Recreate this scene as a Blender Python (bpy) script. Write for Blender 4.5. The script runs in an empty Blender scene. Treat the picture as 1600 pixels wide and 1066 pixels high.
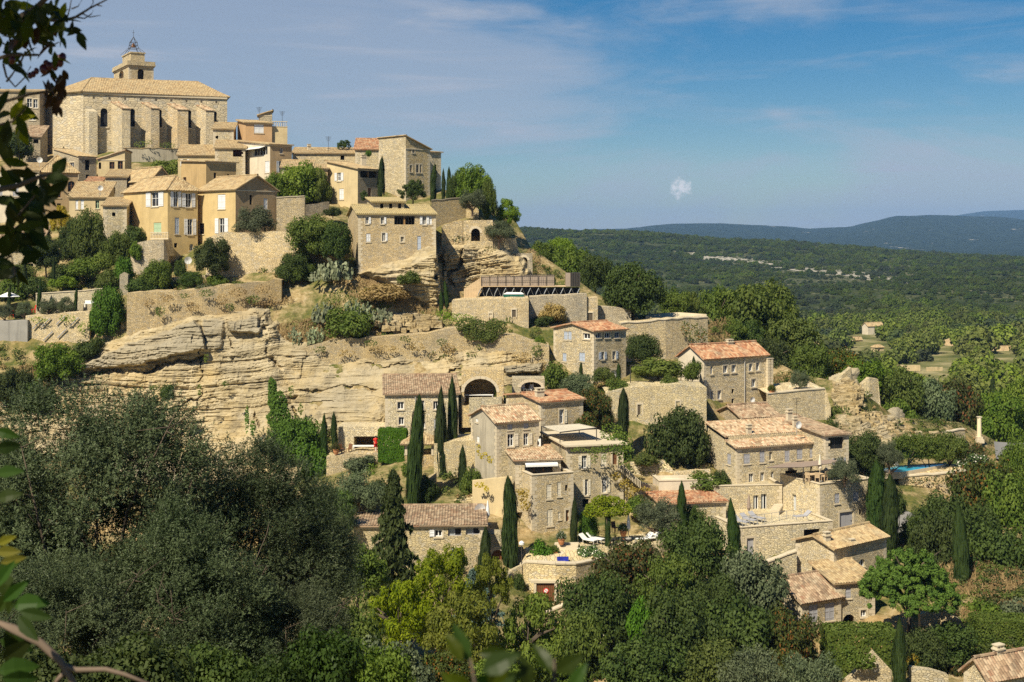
import bpy, math, random
import numpy as np
from mathutils import Vector, Matrix

# ------------------------------------------------------------------ camera, sky, sun
sc = bpy.context.scene
F, HY, CX, CZ = 2000.0, 375.0, 800.0, 60.0      # focal length in photo pixels, horizon row, centre column, eye height
cam = bpy.data.cameras.new('camera'); camo = bpy.data.objects.new('camera', cam); sc.collection.objects.link(camo)
camo.location = (0, 0, CZ); camo.rotation_euler = (math.radians(90), 0, 0)
cam.sensor_width = 36; cam.lens = 36 * F / 1600; cam.shift_y = (HY - 533) / 1600
cam.clip_start = 0.05; cam.clip_end = 60000
cam.dof.use_dof = True; cam.dof.focus_distance = 140; cam.dof.aperture_fstop = 7.0
sc.camera = camo
TOSUN = Vector((-0.54, -0.84, 0)).normalized() * math.cos(math.radians(49)) + Vector((0, 0, math.sin(math.radians(49))))
world = bpy.data.worlds.new('World'); sc.world = world; world.use_nodes = True
wt = world.node_tree; wn = wt.nodes; wl = wt.links
for n in list(wn): wn.remove(n)
def wnode(t, **k):
    n = wn.new(t)
    for a, b in k.items(): setattr(n, a, b)
    return n
def wmath(op, a, b=None, clamp=False):
    n = wnode('ShaderNodeMath', operation=op, use_clamp=clamp)
    for i, v in enumerate((a, b)):
        if v is None: continue
        if isinstance(v, (int, float)): n.inputs[i].default_value = v
        else: wl.new(v, n.inputs[i])
    return n.outputs[0]
def wramp(v, lo, hi):
    n = wnode('ShaderNodeMapRange', interpolation_type='SMOOTHSTEP')
    wl.new(v, n.inputs[0]); n.inputs[1].default_value = lo; n.inputs[2].default_value = hi
    return n.outputs[0]
sky = wnode('ShaderNodeTexSky', sky_type='NISHITA'); sky.sun_disc = False
sky.sun_elevation = math.radians(49); sky.sun_rotation = math.atan2(TOSUN.x, TOSUN.y)
sky.altitude = 500; sky.air_density = 1.0; sky.dust_density = 0.4; sky.ozone_density = 2.5
hsv = wnode('ShaderNodeHueSaturation'); hsv.inputs['Saturation'].default_value = 1.6; hsv.inputs['Value'].default_value = 0.92
wl.new(sky.outputs[0], hsv.inputs['Color'])
tc = wnode('ShaderNodeTexCoord'); sep = wnode('ShaderNodeSeparateXYZ'); wl.new(tc.outputs['Generated'], sep.inputs[0])
def wnoise(scale, sx, sz, det, off, rough=0.55, dist=0.0):
    m = wnode('ShaderNodeMapping'); wl.new(tc.outputs['Generated'], m.inputs[0])
    m.inputs['Scale'].default_value = (sx, sx, sz); m.inputs['Location'].default_value = off
    n = wnode('ShaderNodeTexNoise'); wl.new(m.outputs[0], n.inputs['Vector'])
    n.inputs['Scale'].default_value = scale; n.inputs['Detail'].default_value = det
    n.inputs['Roughness'].default_value = rough; n.inputs['Distortion'].default_value = dist
    return n.outputs['Fac']
n1 = wnoise(1.0, 3.0, 11.0, 7, (0.3, 0.0, 0.2), 0.6, 0.5)
n2 = wnoise(1.0, 5.0, 42.0, 6, (2.0, 0.0, 1.0), 0.56, 0.6)
# the veil of thin high cloud is thicker towards the left of the view (west) and up
side = wmath('ADD', wmath('MULTIPLY', sep.outputs[0], -1.0), wmath('MULTIPLY', sep.outputs[2], 1.4))
veil = wmath('MULTIPLY', wramp(wmath('ADD', side, wmath('MULTIPLY', wmath('SUBTRACT', n1, 0.5), 1.5)), -0.02, 0.42), 0.62)
low = wmath('MULTIPLY', wramp(wmath('ADD', n1, wmath('MULTIPLY', sep.outputs[2], -1.6)), 0.33, 0.52), 0.6)
streak = wmath('MULTIPLY', wramp(n2, 0.48, 0.86), 0.6)
thin = wramp(sep.outputs[2], 0.62, 0.16)      # cloud thinned overhead, out of view, to lower the fill light
cov = wmath('MULTIPLY', wmath('ADD', wmath('MAXIMUM', veil, low), streak, clamp=True), thin)
# one small puff of cloud over the valley
pd = P0 = Vector(((1065 - CX) / F, 1.0, (HY - 295) / F)).normalized()
dv = wnode('ShaderNodeVectorMath', operation='SUBTRACT'); wl.new(tc.outputs['Generated'], dv.inputs[0]); dv.inputs[1].default_value = pd
dl = wnode('ShaderNodeVectorMath', operation='LENGTH'); wl.new(dv.outputs[0], dl.inputs[0])
n3 = wnoise(1.0, 170.0, 170.0, 4, (5, 1, 3), 0.6)
puff = wmath('MULTIPLY', wramp(wmath('ADD', dl.outputs['Value'], wmath('MULTIPLY', wmath('SUBTRACT', n3, 0.5), -0.026)), 0.0085, 0.0005), 0.85)
mixc = wnode('ShaderNodeMixRGB'); wl.new(cov, mixc.inputs[0]); wl.new(hsv.outputs[0], mixc.inputs[1]); mixc.inputs[2].default_value = (6.0, 6.45, 7.5, 1)
mixp = wnode('ShaderNodeMixRGB'); wl.new(puff, mixp.inputs[0]); wl.new(mixc.outputs[0], mixp.inputs[1]); mixp.inputs[2].default_value = (13.0, 12.4, 12.0, 1)
bg = wnode('ShaderNodeBackground'); wl.new(mixp.outputs[0], bg.inputs[0]); bg.inputs[1].default_value = 0.050
wo = wnode('ShaderNodeOutputWorld'); wl.new(bg.outputs[0], wo.inputs[0])
sun = bpy.data.lights.new('sun', 'SUN'); sun.energy = 5.0; sun.angle = math.radians(0.53); sun.color = (1.0, 0.895, 0.70)
suno = bpy.data.objects.new('sun', sun); sc.collection.objects.link(suno)
suno.rotation_euler = TOSUN.to_track_quat('Z', 'Y').to_euler(); suno.location = (-100, -60, 200)
sc.view_settings.view_transform = 'Standard'; sc.view_settings.look = 'None'
sc.view_settings.exposure = 0.62; sc.view_settings.gamma = 1.0; sc.view_settings.use_curve_mapping = False
sc.cycles.max_bounces = 5; sc.cycles.diffuse_bounces = 3; sc.cycles.glossy_bounces = 2; sc.cycles.transmission_bounces = 3
sc.cycles.transparent_max_bounces = 4; sc.cycles.volume_bounces = 0
sc.cycles.caustics_reflective = False; sc.cycles.caustics_refractive = False
sc.cycles.use_denoising = False

# ------------------------------------------------------------------ small tools
COL = sc.collection
def P(px, py, Y): return Vector(((px - CX) / F * Y, Y, CZ + (HY - py) / F * Y))
def link(o, parent=None):
    COL.objects.link(o)
    if parent is not None: o.parent = parent
    return o
def tag(o, label, cat=None, group=None, kind=None):
    o['label'] = label
    if cat: o['category'] = cat
    if group: o['group'] = group
    if kind: o['kind'] = kind
    return o
def root(name, loc, label, cat, group=None):
    o = bpy.data.objects.new(name, None); o.location = loc; o.empty_display_size = 0.3
    link(o); tag(o, label, cat, group, 'thing'); return o
def inst(name, me, parent=None, loc=(0, 0, 0), rot=(0, 0, 0), scale=(1, 1, 1), mat=None):
    o = bpy.data.objects.new(name, me); link(o, parent)
    o.location = loc; o.rotation_euler = rot; o.scale = scale
    if mat is not None:
        o.material_slots[0].link = 'OBJECT'; o.material_slots[0].material = mat
    return o
class MB:
    def __init__(s): s.v = []; s.f = []; s.uv = []; s.m = []
    def poly(s, pts, uv=None, m=0):
        i = len(s.v); s.v.extend([tuple(p) for p in pts]); s.f.append(tuple(range(i, i + len(pts))))
        s.uv.append(uv if uv else [(0, 0)] * len(pts)); s.m.append(m)
    def obox(s, o, a, b, c, m=0, uvs=True):
        """box from corner o with edge vectors a, b, c"""
        o, a, b, c = Vector(o), Vector(a), Vector(b), Vector(c)
        if a.cross(b).dot(c) < 0: a, b = b, a
        p = lambda i, j, k: o + a * i + b * j + c * k
        la, lb, lc = a.length, b.length, c.length
        for q, w, h in (((p(0,0,0), p(0,1,0), p(1,1,0), p(1,0,0)), lb, la), ((p(0,0,1), p(1,0,1), p(1,1,1), p(0,1,1)), la, lb),
                     ((p(0,0,0), p(1,0,0), p(1,0,1), p(0,0,1)), la, lc), ((p(1,0,0), p(1,1,0), p(1,1,1), p(1,0,1)), lb, lc),
                     ((p(1,1,0), p(0,1,0), p(0,1,1), p(1,1,1)), la, lc), ((p(0,1,0), p(0,0,0), p(0,0,1), p(0,1,1)), lb, lc)):
            s.poly(q, [(0, 0), (w, 0), (w, h), (0, h)], m)
    def box(s, x0, y0, z0, x1, y1, z1, m=0): s.obox((x0, y0, z0), (x1 - x0, 0, 0), (0, y1 - y0, 0), (0, 0, z1 - z0), m)
    def tube(s, pts, rad, n=6, m=0, cap=True):
        pts = [Vector(p) for p in pts]; rings = []
        for i, p in enumerate(pts):
            d = (pts[min(i + 1, len(pts) - 1)] - pts[max(i - 1, 0)]).normalized()
            u = d.cross(Vector((0.31, 0.23, 0.92)) if abs(d.z) < 0.85 else Vector((1, 0.1, 0))).normalized(); w = d.cross(u)
            r = rad[i] if isinstance(rad, (list, tuple)) else rad
            rings.append([p + (u * math.cos(2 * math.pi * k / n) + w * math.sin(2 * math.pi * k / n)) * r for k in range(n)])
        base = len(s.v)
        for r in rings: s.v.extend([tuple(q) for q in r])
        for i in range(len(rings) - 1):
            for k in range(n):
                k2 = (k + 1) % n
                s.f.append((base + i*n + k, base + i*n + k2, base + (i+1)*n + k2, base + (i+1)*n + k)); s.uv.append([(0, 0)] * 4); s.m.append(m)
        if cap:
            s.f.append(tuple(base + k for k in range(n))[::-1]); s.uv.append([(0, 0)] * n); s.m.append(m)
            s.f.append(tuple(base + (len(rings) - 1) * n + k for k in range(n))); s.uv.append([(0, 0)] * n); s.m.append(m)
    def lathe(s, c, prof, n=10, m=0):
        """surface of revolution about z through c; prof: list of (radius, z)"""
        c = Vector(c); base = len(s.v)
        for r, z in prof:
            for k in range(n): s.v.append((c.x + r * math.cos(2*math.pi*k/n), c.y + r * math.sin(2*math.pi*k/n), c.z + z))
        for i in range(len(prof) - 1):
            for k in range(n):
                k2 = (k + 1) % n
                s.f.append((base + i*n + k, base + i*n + k2, base + (i+1)*n + k2, base + (i+1)*n + k)); s.uv.append([(0, 0)] * 4); s.m.append(m)
        s.f.append(tuple(base + k for k in range(n))[::-1]); s.uv.append([(0, 0)] * n); s.m.append(m)
        s.f.append(tuple(base + (len(prof)-1)*n + k for k in range(n))); s.uv.append([(0, 0)] * n); s.m.append(m)
    def mesh(s, name, mats, smooth=False, origin=None):
        me = bpy.data.meshes.new(name)
        v = s.v if origin is None else [(a - origin[0], b - origin[1], c - origin[2]) for a, b, c in s.v]
        me.from_pydata(v, [], s.f)
        for mt in (mats if isinstance(mats, (list, tuple)) else [mats]): me.materials.append(mt)
        ul = me.uv_layers.new(name='UVMap')
        ul.data.foreach_set('uv', [c for q in s.uv for p in q for c in p])
        me.polygons.foreach_set('material_index', s.m)
        if smooth: me.polygons.foreach_set('use_smooth', [True] * len(s.f))
        me.update(); return me
    def build(s, name, mats, parent=None, smooth=False, origin=None):
        if not s.f: return None
        return link(bpy.data.objects.new(name, s.mesh(name, mats, smooth, origin)), parent)
# value noise, numpy
def _h(i, j, k, seed):
    n = (i * 374761393 + j * 668265263 + k * 2147483647 % 1274126177 + seed * 974634541) & 0xffffffff
    n = ((n ^ (n >> 13)) * 1274126177) & 0xffffffff
    return ((n ^ (n >> 16)) & 0xffff) / 65535.0
def vnoise(x, y, z=0.0, seed=0):
    x = np.asarray(x, float); y = np.asarray(y, float); z = np.zeros_like(x) + z
    xi, yi, zi = np.floor(x).astype(np.int64), np.floor(y).astype(np.int64), np.floor(z).astype(np.int64)
    u, v, w = x - xi, y - yi, z - zi
    u, v, w = u*u*(3-2*u), v*v*(3-2*v), w*w*(3-2*w)
    r = 0
    for a in (0, 1):
        for b in (0, 1):
            for c in (0, 1):
                r = r + (u if a else 1-u) * (v if b else 1-v) * (w if c else 1-w) * _h(xi+a, yi+b, zi+c, seed)
    return r
def fbm(x, y, z=0.0, seed=0, o=4):
    r = 0; a = 0.5; s = 1.0; t = 0
    for k in range(o): r = r + a * vnoise(np.asarray(x)*s, np.asarray(y)*s, np.asarray(z)*s, seed + k); t += a; a *= 0.5; s *= 2.03
    return r / t

# ------------------------------------------------------------------ materials
def newmat(name):
    m = bpy.data.materials.new(name); m.use_nodes = True; t = m.node_tree
    return m, t, t.nodes['Principled BSDF']
class NT:
    def __init__(s, t): s.t = t
    def n(s, ty, ins=None, **k):
        n = s.t.nodes.new(ty)
        for a, b in k.items(): setattr(n, a, b)
        for key, v in (ins or {}).items():
            if isinstance(v, bpy.types.NodeSocket): s.t.links.new(v, n.inputs[key])
            else: n.inputs[key].default_value = v
        return n
    def link(s, a, b): s.t.links.new(a, b)
    def math(s, op, a, b=0.0, c=None, clamp=False):
        n = s.n('ShaderNodeMath', {0: a, 1: b} if c is None else {0: a, 1: b, 2: c}, operation=op, use_clamp=clamp); return n.outputs[0]
    def mix(s, f, a, b, bt='MIX'):
        n = s.n('ShaderNodeMixRGB', {0: f, 1: a, 2: b}, blend_type=bt); return n.outputs[0]
    def noise(s, vec, scale, det=4, rough=0.55, out='Fac'):
        return s.n('ShaderNodeTexNoise', {'Vector': vec, 'Scale': scale, 'Detail': det, 'Roughness': rough}).outputs[out]
    def map(s, vec, scale): return s.n('ShaderNodeMapping', {0: vec, 'Scale': scale}).outputs[0]
    def rng(s, v, a, b, c=0.0, d=1.0): return s.n('ShaderNodeMapRange', {0: v, 1: a, 2: b, 3: c, 4: d}).outputs[0]
    def ramp(s, v, stops):
        n = s.n('ShaderNodeValToRGB', {0: v}); e = n.color_ramp.elements
        while len(e) < len(stops): e.new(0.5)
        for k, (p, c) in enumerate(stops): e[k].position = p; e[k].color = (*c, 1)
        return n.outputs[0]
    def bump(s, h, st, dist): return s.n('ShaderNodeBump', {'Height': h, 'Strength': st, 'Distance': dist}).outputs[0]
def c4(c): return (*c, 1)
def mul(c, k): return tuple(x * k for x in c)
def stone(name, col, sx=3.3, sz=7.2, var=0.42, joint=0.32, grey=0.3, rough=0.9):
    """rubble masonry: uneven stones in courses with worn joints"""
    m, t, p = newmat(name); N = NT(t)
    uv = N.n('ShaderNodeUVMap').outputs[0]; ob = N.n('ShaderNodeTexCoord').outputs['Object']
    w = N.n('ShaderNodeVectorMath', {0: N.noise(uv, 1.3, 3, out='Color'), 1: (0.12, 0.05, 0)}, operation='MULTIPLY').outputs[0]
    orr = N.n('ShaderNodeObjectInfo').outputs['Random']; rs = N.rng(N.math('FRACT', N.math('MULTIPLY', orr, 13.7)), 0, 1, 0.75, 1.35)
    v = N.n('ShaderNodeVectorMath', {0: N.map(N.n('ShaderNodeVectorMath', {0: uv, 1: w}).outputs[0], (sx, sz, 1)), 'Scale': rs}, operation='SCALE').outputs[0]
    vc = N.n('ShaderNodeTexVoronoi', {'Vector': v, 'Scale': 1.0}, voronoi_dimensions='2D')
    ve = N.n('ShaderNodeTexVoronoi', {'Vector': v, 'Scale': 1.0}, feature='DISTANCE_TO_EDGE', voronoi_dimensions='2D')
    cell = N.n('ShaderNodeSeparateColor', {0: vc.outputs['Color']})
    hi, lo = c4(mul(col, 1 + 0.42 * var)), c4(mul(col, 1 - 0.62 * var))
    c = N.mix(cell.outputs[0], lo, hi)
    g = sum(col) / 3
    c = N.mix(N.math('MULTIPLY', N.rng(cell.outputs[1], 0.6, 1.0), 0.55), c, c4((g * 0.98, g * 0.95, g * 0.86)))
    jn = N.rng(ve.outputs['Distance'], 0.02, 0.13)
    c = N.mix(N.math('MULTIPLY', N.math('SUBTRACT', 1.0, jn), joint), c, c4(mul(col, 0.5)))
    st = N.noise(ob, 0.32, 5, 0.6); c = N.mix(N.rng(st, 0.44, 0.72), c, N.mix(0.42, c, c4((g*0.6, g*0.58, g*0.52))))
    s2 = N.noise(ob, 0.75, 6, 0.7); c = N.mix(N.math('MULTIPLY', N.rng(s2, 0.52, 0.64), 0.5), c, c4(mul(col, 1.12)))
    s3 = N.noise(ob, 0.13, 4, 0.6); c = N.mix(N.math('MULTIPLY', N.rng(s3, 0.5, 0.7), 0.4), c, c4((col[0]*0.78, col[1]*0.70, col[2]*0.55)))
    dr = N.noise(N.map(uv, (1.1, 0.12, 1)), 1.0, 4, 0.6)
    c = N.mix(N.math('MULTIPLY', N.rng(dr, 0.52, 0.78), grey), c, c4((g*0.4, g*0.38, g*0.34)))
    fn = N.noise(uv, 9.0, 3, 0.7); c = N.mix(0.3, c, N.mix(fn, c4((0.45, 0.45, 0.45)), c4((1.4, 1.4, 1.4))), 'MULTIPLY')
    c = N.n('ShaderNodeHueSaturation', {'Color': c, 'Hue': N.rng(orr, 0, 1, 0.494, 0.507), 'Saturation': N.rng(orr, 0, 1, 1.2, 0.95), 'Value': N.rng(N.math('FRACT', N.math('MULTIPLY', orr, 7.3)), 0, 1, 0.85, 1.1)}).outputs[0]
    N.link(c, p.inputs['Base Color']); p.inputs['Roughness'].default_value = rough; p.inputs['Specular IOR Level'].default_value = 0.15
    h = N.math('ADD', N.math('MULTIPLY', jn, 0.6), N.math('ADD', N.math('MULTIPLY', cell.outputs[2], 0.35), N.math('MULTIPLY', fn, 0.3)))
    N.link(N.bump(h, 0.9, 0.09), p.inputs['Normal'])
    return m
def plaster(name, col, stain=0.4):
    m, t, p = newmat(name); N = NT(t)
    uv = N.n('ShaderNodeUVMap').outputs[0]; ob = N.n('ShaderNodeTexCoord').outputs['Object']
    a = N.noise(ob, 0.5, 6, 0.65); b = N.noise(N.map(uv, (1.6, 0.14, 1)), 1.0, 5, 0.6); f = N.noise(uv, 7.0, 4, 0.7)
    c = N.mix(N.rng(a, 0.3, 0.7), c4(mul(col, 0.82)), c4(mul(col, 1.12)))
    c = N.mix(N.math('MULTIPLY', N.rng(b, 0.5, 0.75), stain), c, c4(mul(col, 0.42)))
    pt = N.rng(N.noise(ob, 1.1, 5, 0.7), 0.6, 0.66); c = N.mix(N.math('MULTIPLY', pt, 0.5 * stain), c, c4((col[0]*0.75, col[1]*0.78, col[2]*0.85)))
    c = N.mix(0.22, c, N.mix(f, c4((0.2, 0.2, 0.2)), c4((1, 1, 1))), 'MULTIPLY')
    N.link(c, p.inputs['Base Color']); p.inputs['Roughness'].default_value = 0.92; p.inputs['Specular IOR Level'].default_value = 0.12
    N.link(N.bump(f, 0.5, 0.04), p.inputs['Normal'])
    return m
def tiles(name, stops, pitch=0.25, course=0.42):
    """canal tiles: one colour to each tile, lichen over them"""
    m, t, p = newmat(name); N = NT(t)
    uv = N.n('ShaderNodeSeparateXYZ', {0: N.n('ShaderNodeUVMap').outputs[0]}); ob = N.n('ShaderNodeTexCoord').outputs['Object']
    cu = N.math('FLOOR', N.math('DIVIDE', uv.outputs[0], pitch))
    jit = N.n('ShaderNodeTexWhiteNoise', {'W': cu}, noise_dimensions='1D').outputs[0]
    rv = N.math('ADD', N.math('DIVIDE', uv.outputs[1], course), jit); cv = N.math('FLOOR', rv)
    wn_ = N.n('ShaderNodeTexWhiteNoise', {0: N.n('ShaderNodeCombineXYZ', {0: cu, 1: cv}).outputs[0]}, noise_dimensions='2D').outputs[0]
    c = N.ramp(wn_, stops)
    li = N.noise(ob, 0.9, 6, 0.7); c = N.mix(N.math('MULTIPLY', N.rng(li, 0.45, 0.7), 0.55), c, c4((0.30, 0.27, 0.19)))
    dk = N.noise(ob, 3.1, 4, 0.7); c = N.mix(N.math('MULTIPLY', N.rng(dk, 0.55, 0.75), 0.5), c, c4((0.10, 0.075, 0.05)))
    fr = N.math('FRACT', rv); c = N.mix(N.math('MULTIPLY', N.rng(fr, 0.82, 1.0), 0.35), c, c4((0.07, 0.05, 0.035)))
    N.link(c, p.inputs['Base Color']); p.inputs['Roughness'].default_value = 0.88; p.inputs['Specular IOR Level'].default_value = 0.15
    N.link(N.bump(N.math('MULTIPLY', fr, -1.0), 0.6, 0.05), p.inputs['Normal'])
    return m
def plain(name, col, rough=0.7, var=0.12, metal=0.0, spec=0.3):
    m, t, p = newmat(name); N = NT(t)
    ob = N.n('ShaderNodeTexCoord').outputs['Object']; a = N.noise(ob, 2.3, 5, 0.65)
    N.link(N.mix(a, c4(mul(col, 1 - var * 1.6)), c4(mul(col, 1 + var))), p.inputs['Base Color'])
    p.inputs['Roughness'].default_value = rough; p.inputs['Metallic'].default_value = metal; p.inputs['Specular IOR Level'].default_value = spec
    return m
def leafmat(name, c1, c2, tr=0.35, c3=None, rough=0.6, place=False):
    """leaves: each leaf its own tone (kept in its UV), light passing through"""
    m, t, p = newmat(name); N = NT(t)
    r = N.n('ShaderNodeSeparateXYZ', {0: N.n('ShaderNodeUVMap').outputs[0]})
    orr = N.n('ShaderNodeObjectInfo').outputs['Random']
    c = N.mix(r.outputs[0], c4(c1), c4(c2))
    if c3: c = N.mix(N.rng(r.outputs[1], 0.84, 0.90), c, c4(c3))
    if place:       # kinds of trees change from place to place in the wood
        pn = N.noise(N.n('ShaderNodeObjectInfo').outputs['Location'], 0.021, 4, 0.7)
        c = N.mix(N.rng(pn, 0.46, 0.62), c, N.mix(r.outputs[0], c4((0.06, 0.095, 0.018)), c4((0.125, 0.155, 0.034))))
        yy = N.n('ShaderNodeSeparateXYZ', {0: N.n('ShaderNodeObjectInfo').outputs['Location']}).outputs[1]
        c = N.mix(N.math('MULTIPLY', N.rng(yy, 760, 480), N.rng(pn, 0.36, 0.5)), c, N.mix(r.outputs[0], c4((0.09, 0.125, 0.02)), c4((0.185, 0.215, 0.04))))
        c = N.mix(N.rng(pn, 0.46, 0.36), c, N.mix(r.outputs[0], c4((0.030, 0.045, 0.026)), c4((0.07, 0.088, 0.055))))
    h = N.n('ShaderNodeHueSaturation', {'Color': c, 'Hue': N.rng(orr, 0, 1, 0.487, 0.512), 'Saturation': N.rng(orr, 0, 1, 0.9, 1.08), 'Value': N.rng(orr, 0, 1, 0.82, 1.2)}).outputs[0]
    N.link(h, p.inputs['Base Color']); p.inputs['Roughness'].default_value = rough; p.inputs['Specular IOR Level'].default_value = 0.12
    tn = N.n('ShaderNodeBsdfTranslucent', {'Color': N.mix(1.0, h, (1.15, 1.25, 0.55, 1), 'MULTIPLY')})
    ms = N.n('ShaderNodeMixShader', {0: tr, 1: p.outputs[0], 2: tn.outputs[0]})
    N.link(ms.outputs[0], t.nodes['Material Output'].inputs['Surface'])
    return m
M = {}
M['st_pale'] = stone('stone pale', (0.65, 0.54, 0.345))
M['st_gold'] = stone('stone golden', (0.64, 0.515, 0.30))
M['st_grey'] = stone('stone grey', (0.50, 0.425, 0.30), grey=0.55)
M['st_fine'] = stone('stone fine', (0.66, 0.56, 0.37), 3.6, 8.0, 0.5, 0.5, 0.18)
M['st_dry'] = stone('stone dry laid', (0.62, 0.51, 0.315), 3.0, 7.0, 0.5, 0.5, 0.4)
M['ashlar'] = stone('ashlar', (0.57, 0.475, 0.32), 1.5, 3.0, 0.3, 0.35, 0.55)
M['trim'] = plain('dressed stone', (0.58, 0.50, 0.36), 0.85, 0.2)
M['pl_yellow'] = plaster('plaster yellow', (0.62, 0.47, 0.23), 0.3)
M['pl_cream'] = plaster('plaster cream', (0.62, 0.50, 0.29), 0.35)
M['pl_ochre'] = plaster('plaster ochre', (0.52, 0.37, 0.18), 0.5)
M['pl_brown_shade'] = plaster('plaster brown and shade', (0.42, 0.31, 0.18), 0.5)  # brown walls, and shade put into right-hand faces of paler houses
M['pl_grey'] = plaster('plaster grey', (0.47, 0.42, 0.32), 0.7)
M['pl_white'] = plaster('plaster white', (0.68, 0.60, 0.46), 0.3)
M['pl_pink'] = plaster('plaster pink', (0.58, 0.38, 0.20), 0.3)
M['concrete'] = plaster('concrete', (0.36, 0.345, 0.31), 0.6)
M['t_tan'] = tiles('tiles tan', [(0, (0.25, 0.175, 0.09)), (0.3, (0.40, 0.29, 0.15)), (0.65, (0.49, 0.38, 0.21)), (1, (0.33, 0.22, 0.115))])
M['t_red'] = tiles('tiles red', [(0, (0.20, 0.085, 0.045)), (0.35, (0.38, 0.17, 0.085)), (0.7, (0.50, 0.34, 0.20)), (1, (0.33, 0.13, 0.065))])
M['t_mix'] = tiles('tiles mixed', [(0, (0.22, 0.135, 0.08)), (0.35, (0.44, 0.32, 0.19)), (0.6, (0.58, 0.46, 0.31)), (0.82, (0.38, 0.20, 0.11)), (1, (0.50, 0.40, 0.26))])
M['t_brown'] = tiles('tiles brown', [(0, (0.16, 0.105, 0.068)), (0.4, (0.31, 0.215, 0.135)), (0.75, (0.45, 0.345, 0.23)), (1, (0.26, 0.145, 0.088))])
M['t_ochre'] = tiles('tiles mossy', [(0, (0.30, 0.24, 0.12)), (0.5, (0.46, 0.37, 0.18)), (1, (0.38, 0.30, 0.14))])
M['white'] = plain('white paint', (0.74, 0.74, 0.72), 0.6, 0.06)
M['sh_white'] = plain('shutter white', (0.68, 0.69, 0.70), 0.6, 0.08)
M['sh_blue'] = plain('shutter blue grey', (0.40, 0.45, 0.53), 0.6, 0.1)
M['sh_grey'] = plain('shutter grey', (0.36, 0.36, 0.38), 0.6, 0.1)
M['sh_cream'] = plain('shutter cream', (0.66, 0.60, 0.47), 0.6, 0.08)
M['sh_green'] = plain('shutter green', (0.42, 0.55, 0.36), 0.6, 0.1)
M['sh_brown'] = plain('shutter brown', (0.16, 0.075, 0.035), 0.6, 0.2)
M['sh_wood'] = plain('shutter wood', (0.30, 0.17, 0.06), 0.6, 0.2)
M['wood'] = plain('wood door', (0.17, 0.07, 0.028), 0.6, 0.25)
M['planks'] = plain('raw planks', (0.55, 0.41, 0.25), 0.75, 0.2)
M['plankpink'] = plain('weathered planks', (0.31, 0.25, 0.20), 0.75, 0.2)
M['iron'] = plain('wrought iron', (0.06, 0.055, 0.05), 0.6, 0.2, 0.3)
M['rust'] = plain('rusty bell', (0.20, 0.10, 0.05), 0.6, 0.2, 0.4)
M['steel'] = plain('galvanised steel', (0.42, 0.45, 0.48), 0.45, 0.1, 0.6)
M['near_black'] = plain('dark tarpaulin', (0.018, 0.02, 0.025), 0.8, 0.2)
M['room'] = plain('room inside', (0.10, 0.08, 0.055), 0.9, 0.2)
M['cavewall'] = stone('vault inside', (0.34, 0.25, 0.13), 2.4, 5, 0.4, 0.4, 0.3)
M['bark'] = plain('bark', (0.11, 0.085, 0.06), 0.9, 0.35)
M['barkpale'] = plain('bark pale', (0.24, 0.17, 0.115), 0.85, 0.3)
M['barkmid'] = plain('bark mid', (0.17, 0.125, 0.09), 0.85, 0.3)
M['red'] = plain('red cloth', (0.62, 0.03, 0.02), 0.6, 0.1)
M['pink'] = plain('pink cloth', (0.65, 0.16, 0.32), 0.7, 0.1)
M['blue'] = plain('blue plastic', (0.02, 0.035, 0.34), 0.4, 0.1)
M['greenbox'] = plain('green plastic', (0.015, 0.10, 0.075), 0.4, 0.1)
M['terracotta'] = plain('terracotta', (0.45, 0.2, 0.09), 0.8, 0.15)
M['skin'] = plain('skin', (0.48, 0.28, 0.19), 0.6, 0.05)
M['hair'] = plain('hair', (0.04, 0.025, 0.015), 0.7, 0.2)
M['sailbrown'] = plain('shade cloth', (0.30, 0.23, 0.18), 0.8, 0.1)
M['zinc'] = plain('zinc sheet', (0.50, 0.48, 0.44), 0.5, 0.1, 0.3)
M['deck'] = plain('terrace paving', (0.50, 0.43, 0.31), 0.85, 0.2)
M['path'] = plain('pale track', (0.55, 0.46, 0.31), 0.95, 0.2)
M['asphalt'] = plain('asphalt', (0.20, 0.195, 0.185), 0.9, 0.12)
M['curtain'] = plain('curtain behind glass', (0.34, 0.37, 0.38), 0.35, 0.4, 0.0, 0.6)
m, t, p = newmat('window glass'); p.inputs['Base Color'].default_value = (0.018, 0.02, 0.024, 1); p.inputs['Roughness'].default_value = 0.15; p.inputs['Specular IOR Level'].default_value = 0.25; M['glass'] = m
m, t, p = newmat('pool water'); N = NT(t); p.inputs['Base Color'].default_value = (0.03, 0.33, 0.50, 1); p.inputs['Roughness'].default_value = 0.06
N.link(N.bump(N.noise(N.n('ShaderNodeTexCoord').outputs['Object'], 2.0, 2), 0.15, 0.05), p.inputs['Normal']); M['water'] = m
M['lf_dark'] = leafmat('leaves dark', (0.033, 0.055, 0.015), (0.080, 0.110, 0.028), 0.28)
M['lf_mid'] = leafmat('leaves green', (0.062, 0.105, 0.018), (0.145, 0.190, 0.034), 0.35)
M['lf_lime'] = leafmat('leaves lime', (0.10, 0.16, 0.022), (0.20, 0.26, 0.04), 0.4)
M['lf_yel'] = leafmat('leaves yellow green', (0.10, 0.138, 0.013), (0.235, 0.255, 0.028), 0.42)
M['lf_gold'] = leafmat('leaves golden', (0.30, 0.22, 0.03), (0.46, 0.36, 0.05), 0.4)
M['lf_olive'] = leafmat('leaves olive', (0.052, 0.072, 0.036), (0.130, 0.155, 0.080), 0.15)
M['lf_olivefg'] = leafmat('leaves olive near', (0.022, 0.036, 0.014), (0.105, 0.130, 0.064), 0.12, rough=0.45)
M['lf_cyp'] = leafmat('leaves cypress', (0.016, 0.032, 0.010), (0.050, 0.076, 0.020), 0.12)
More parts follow.
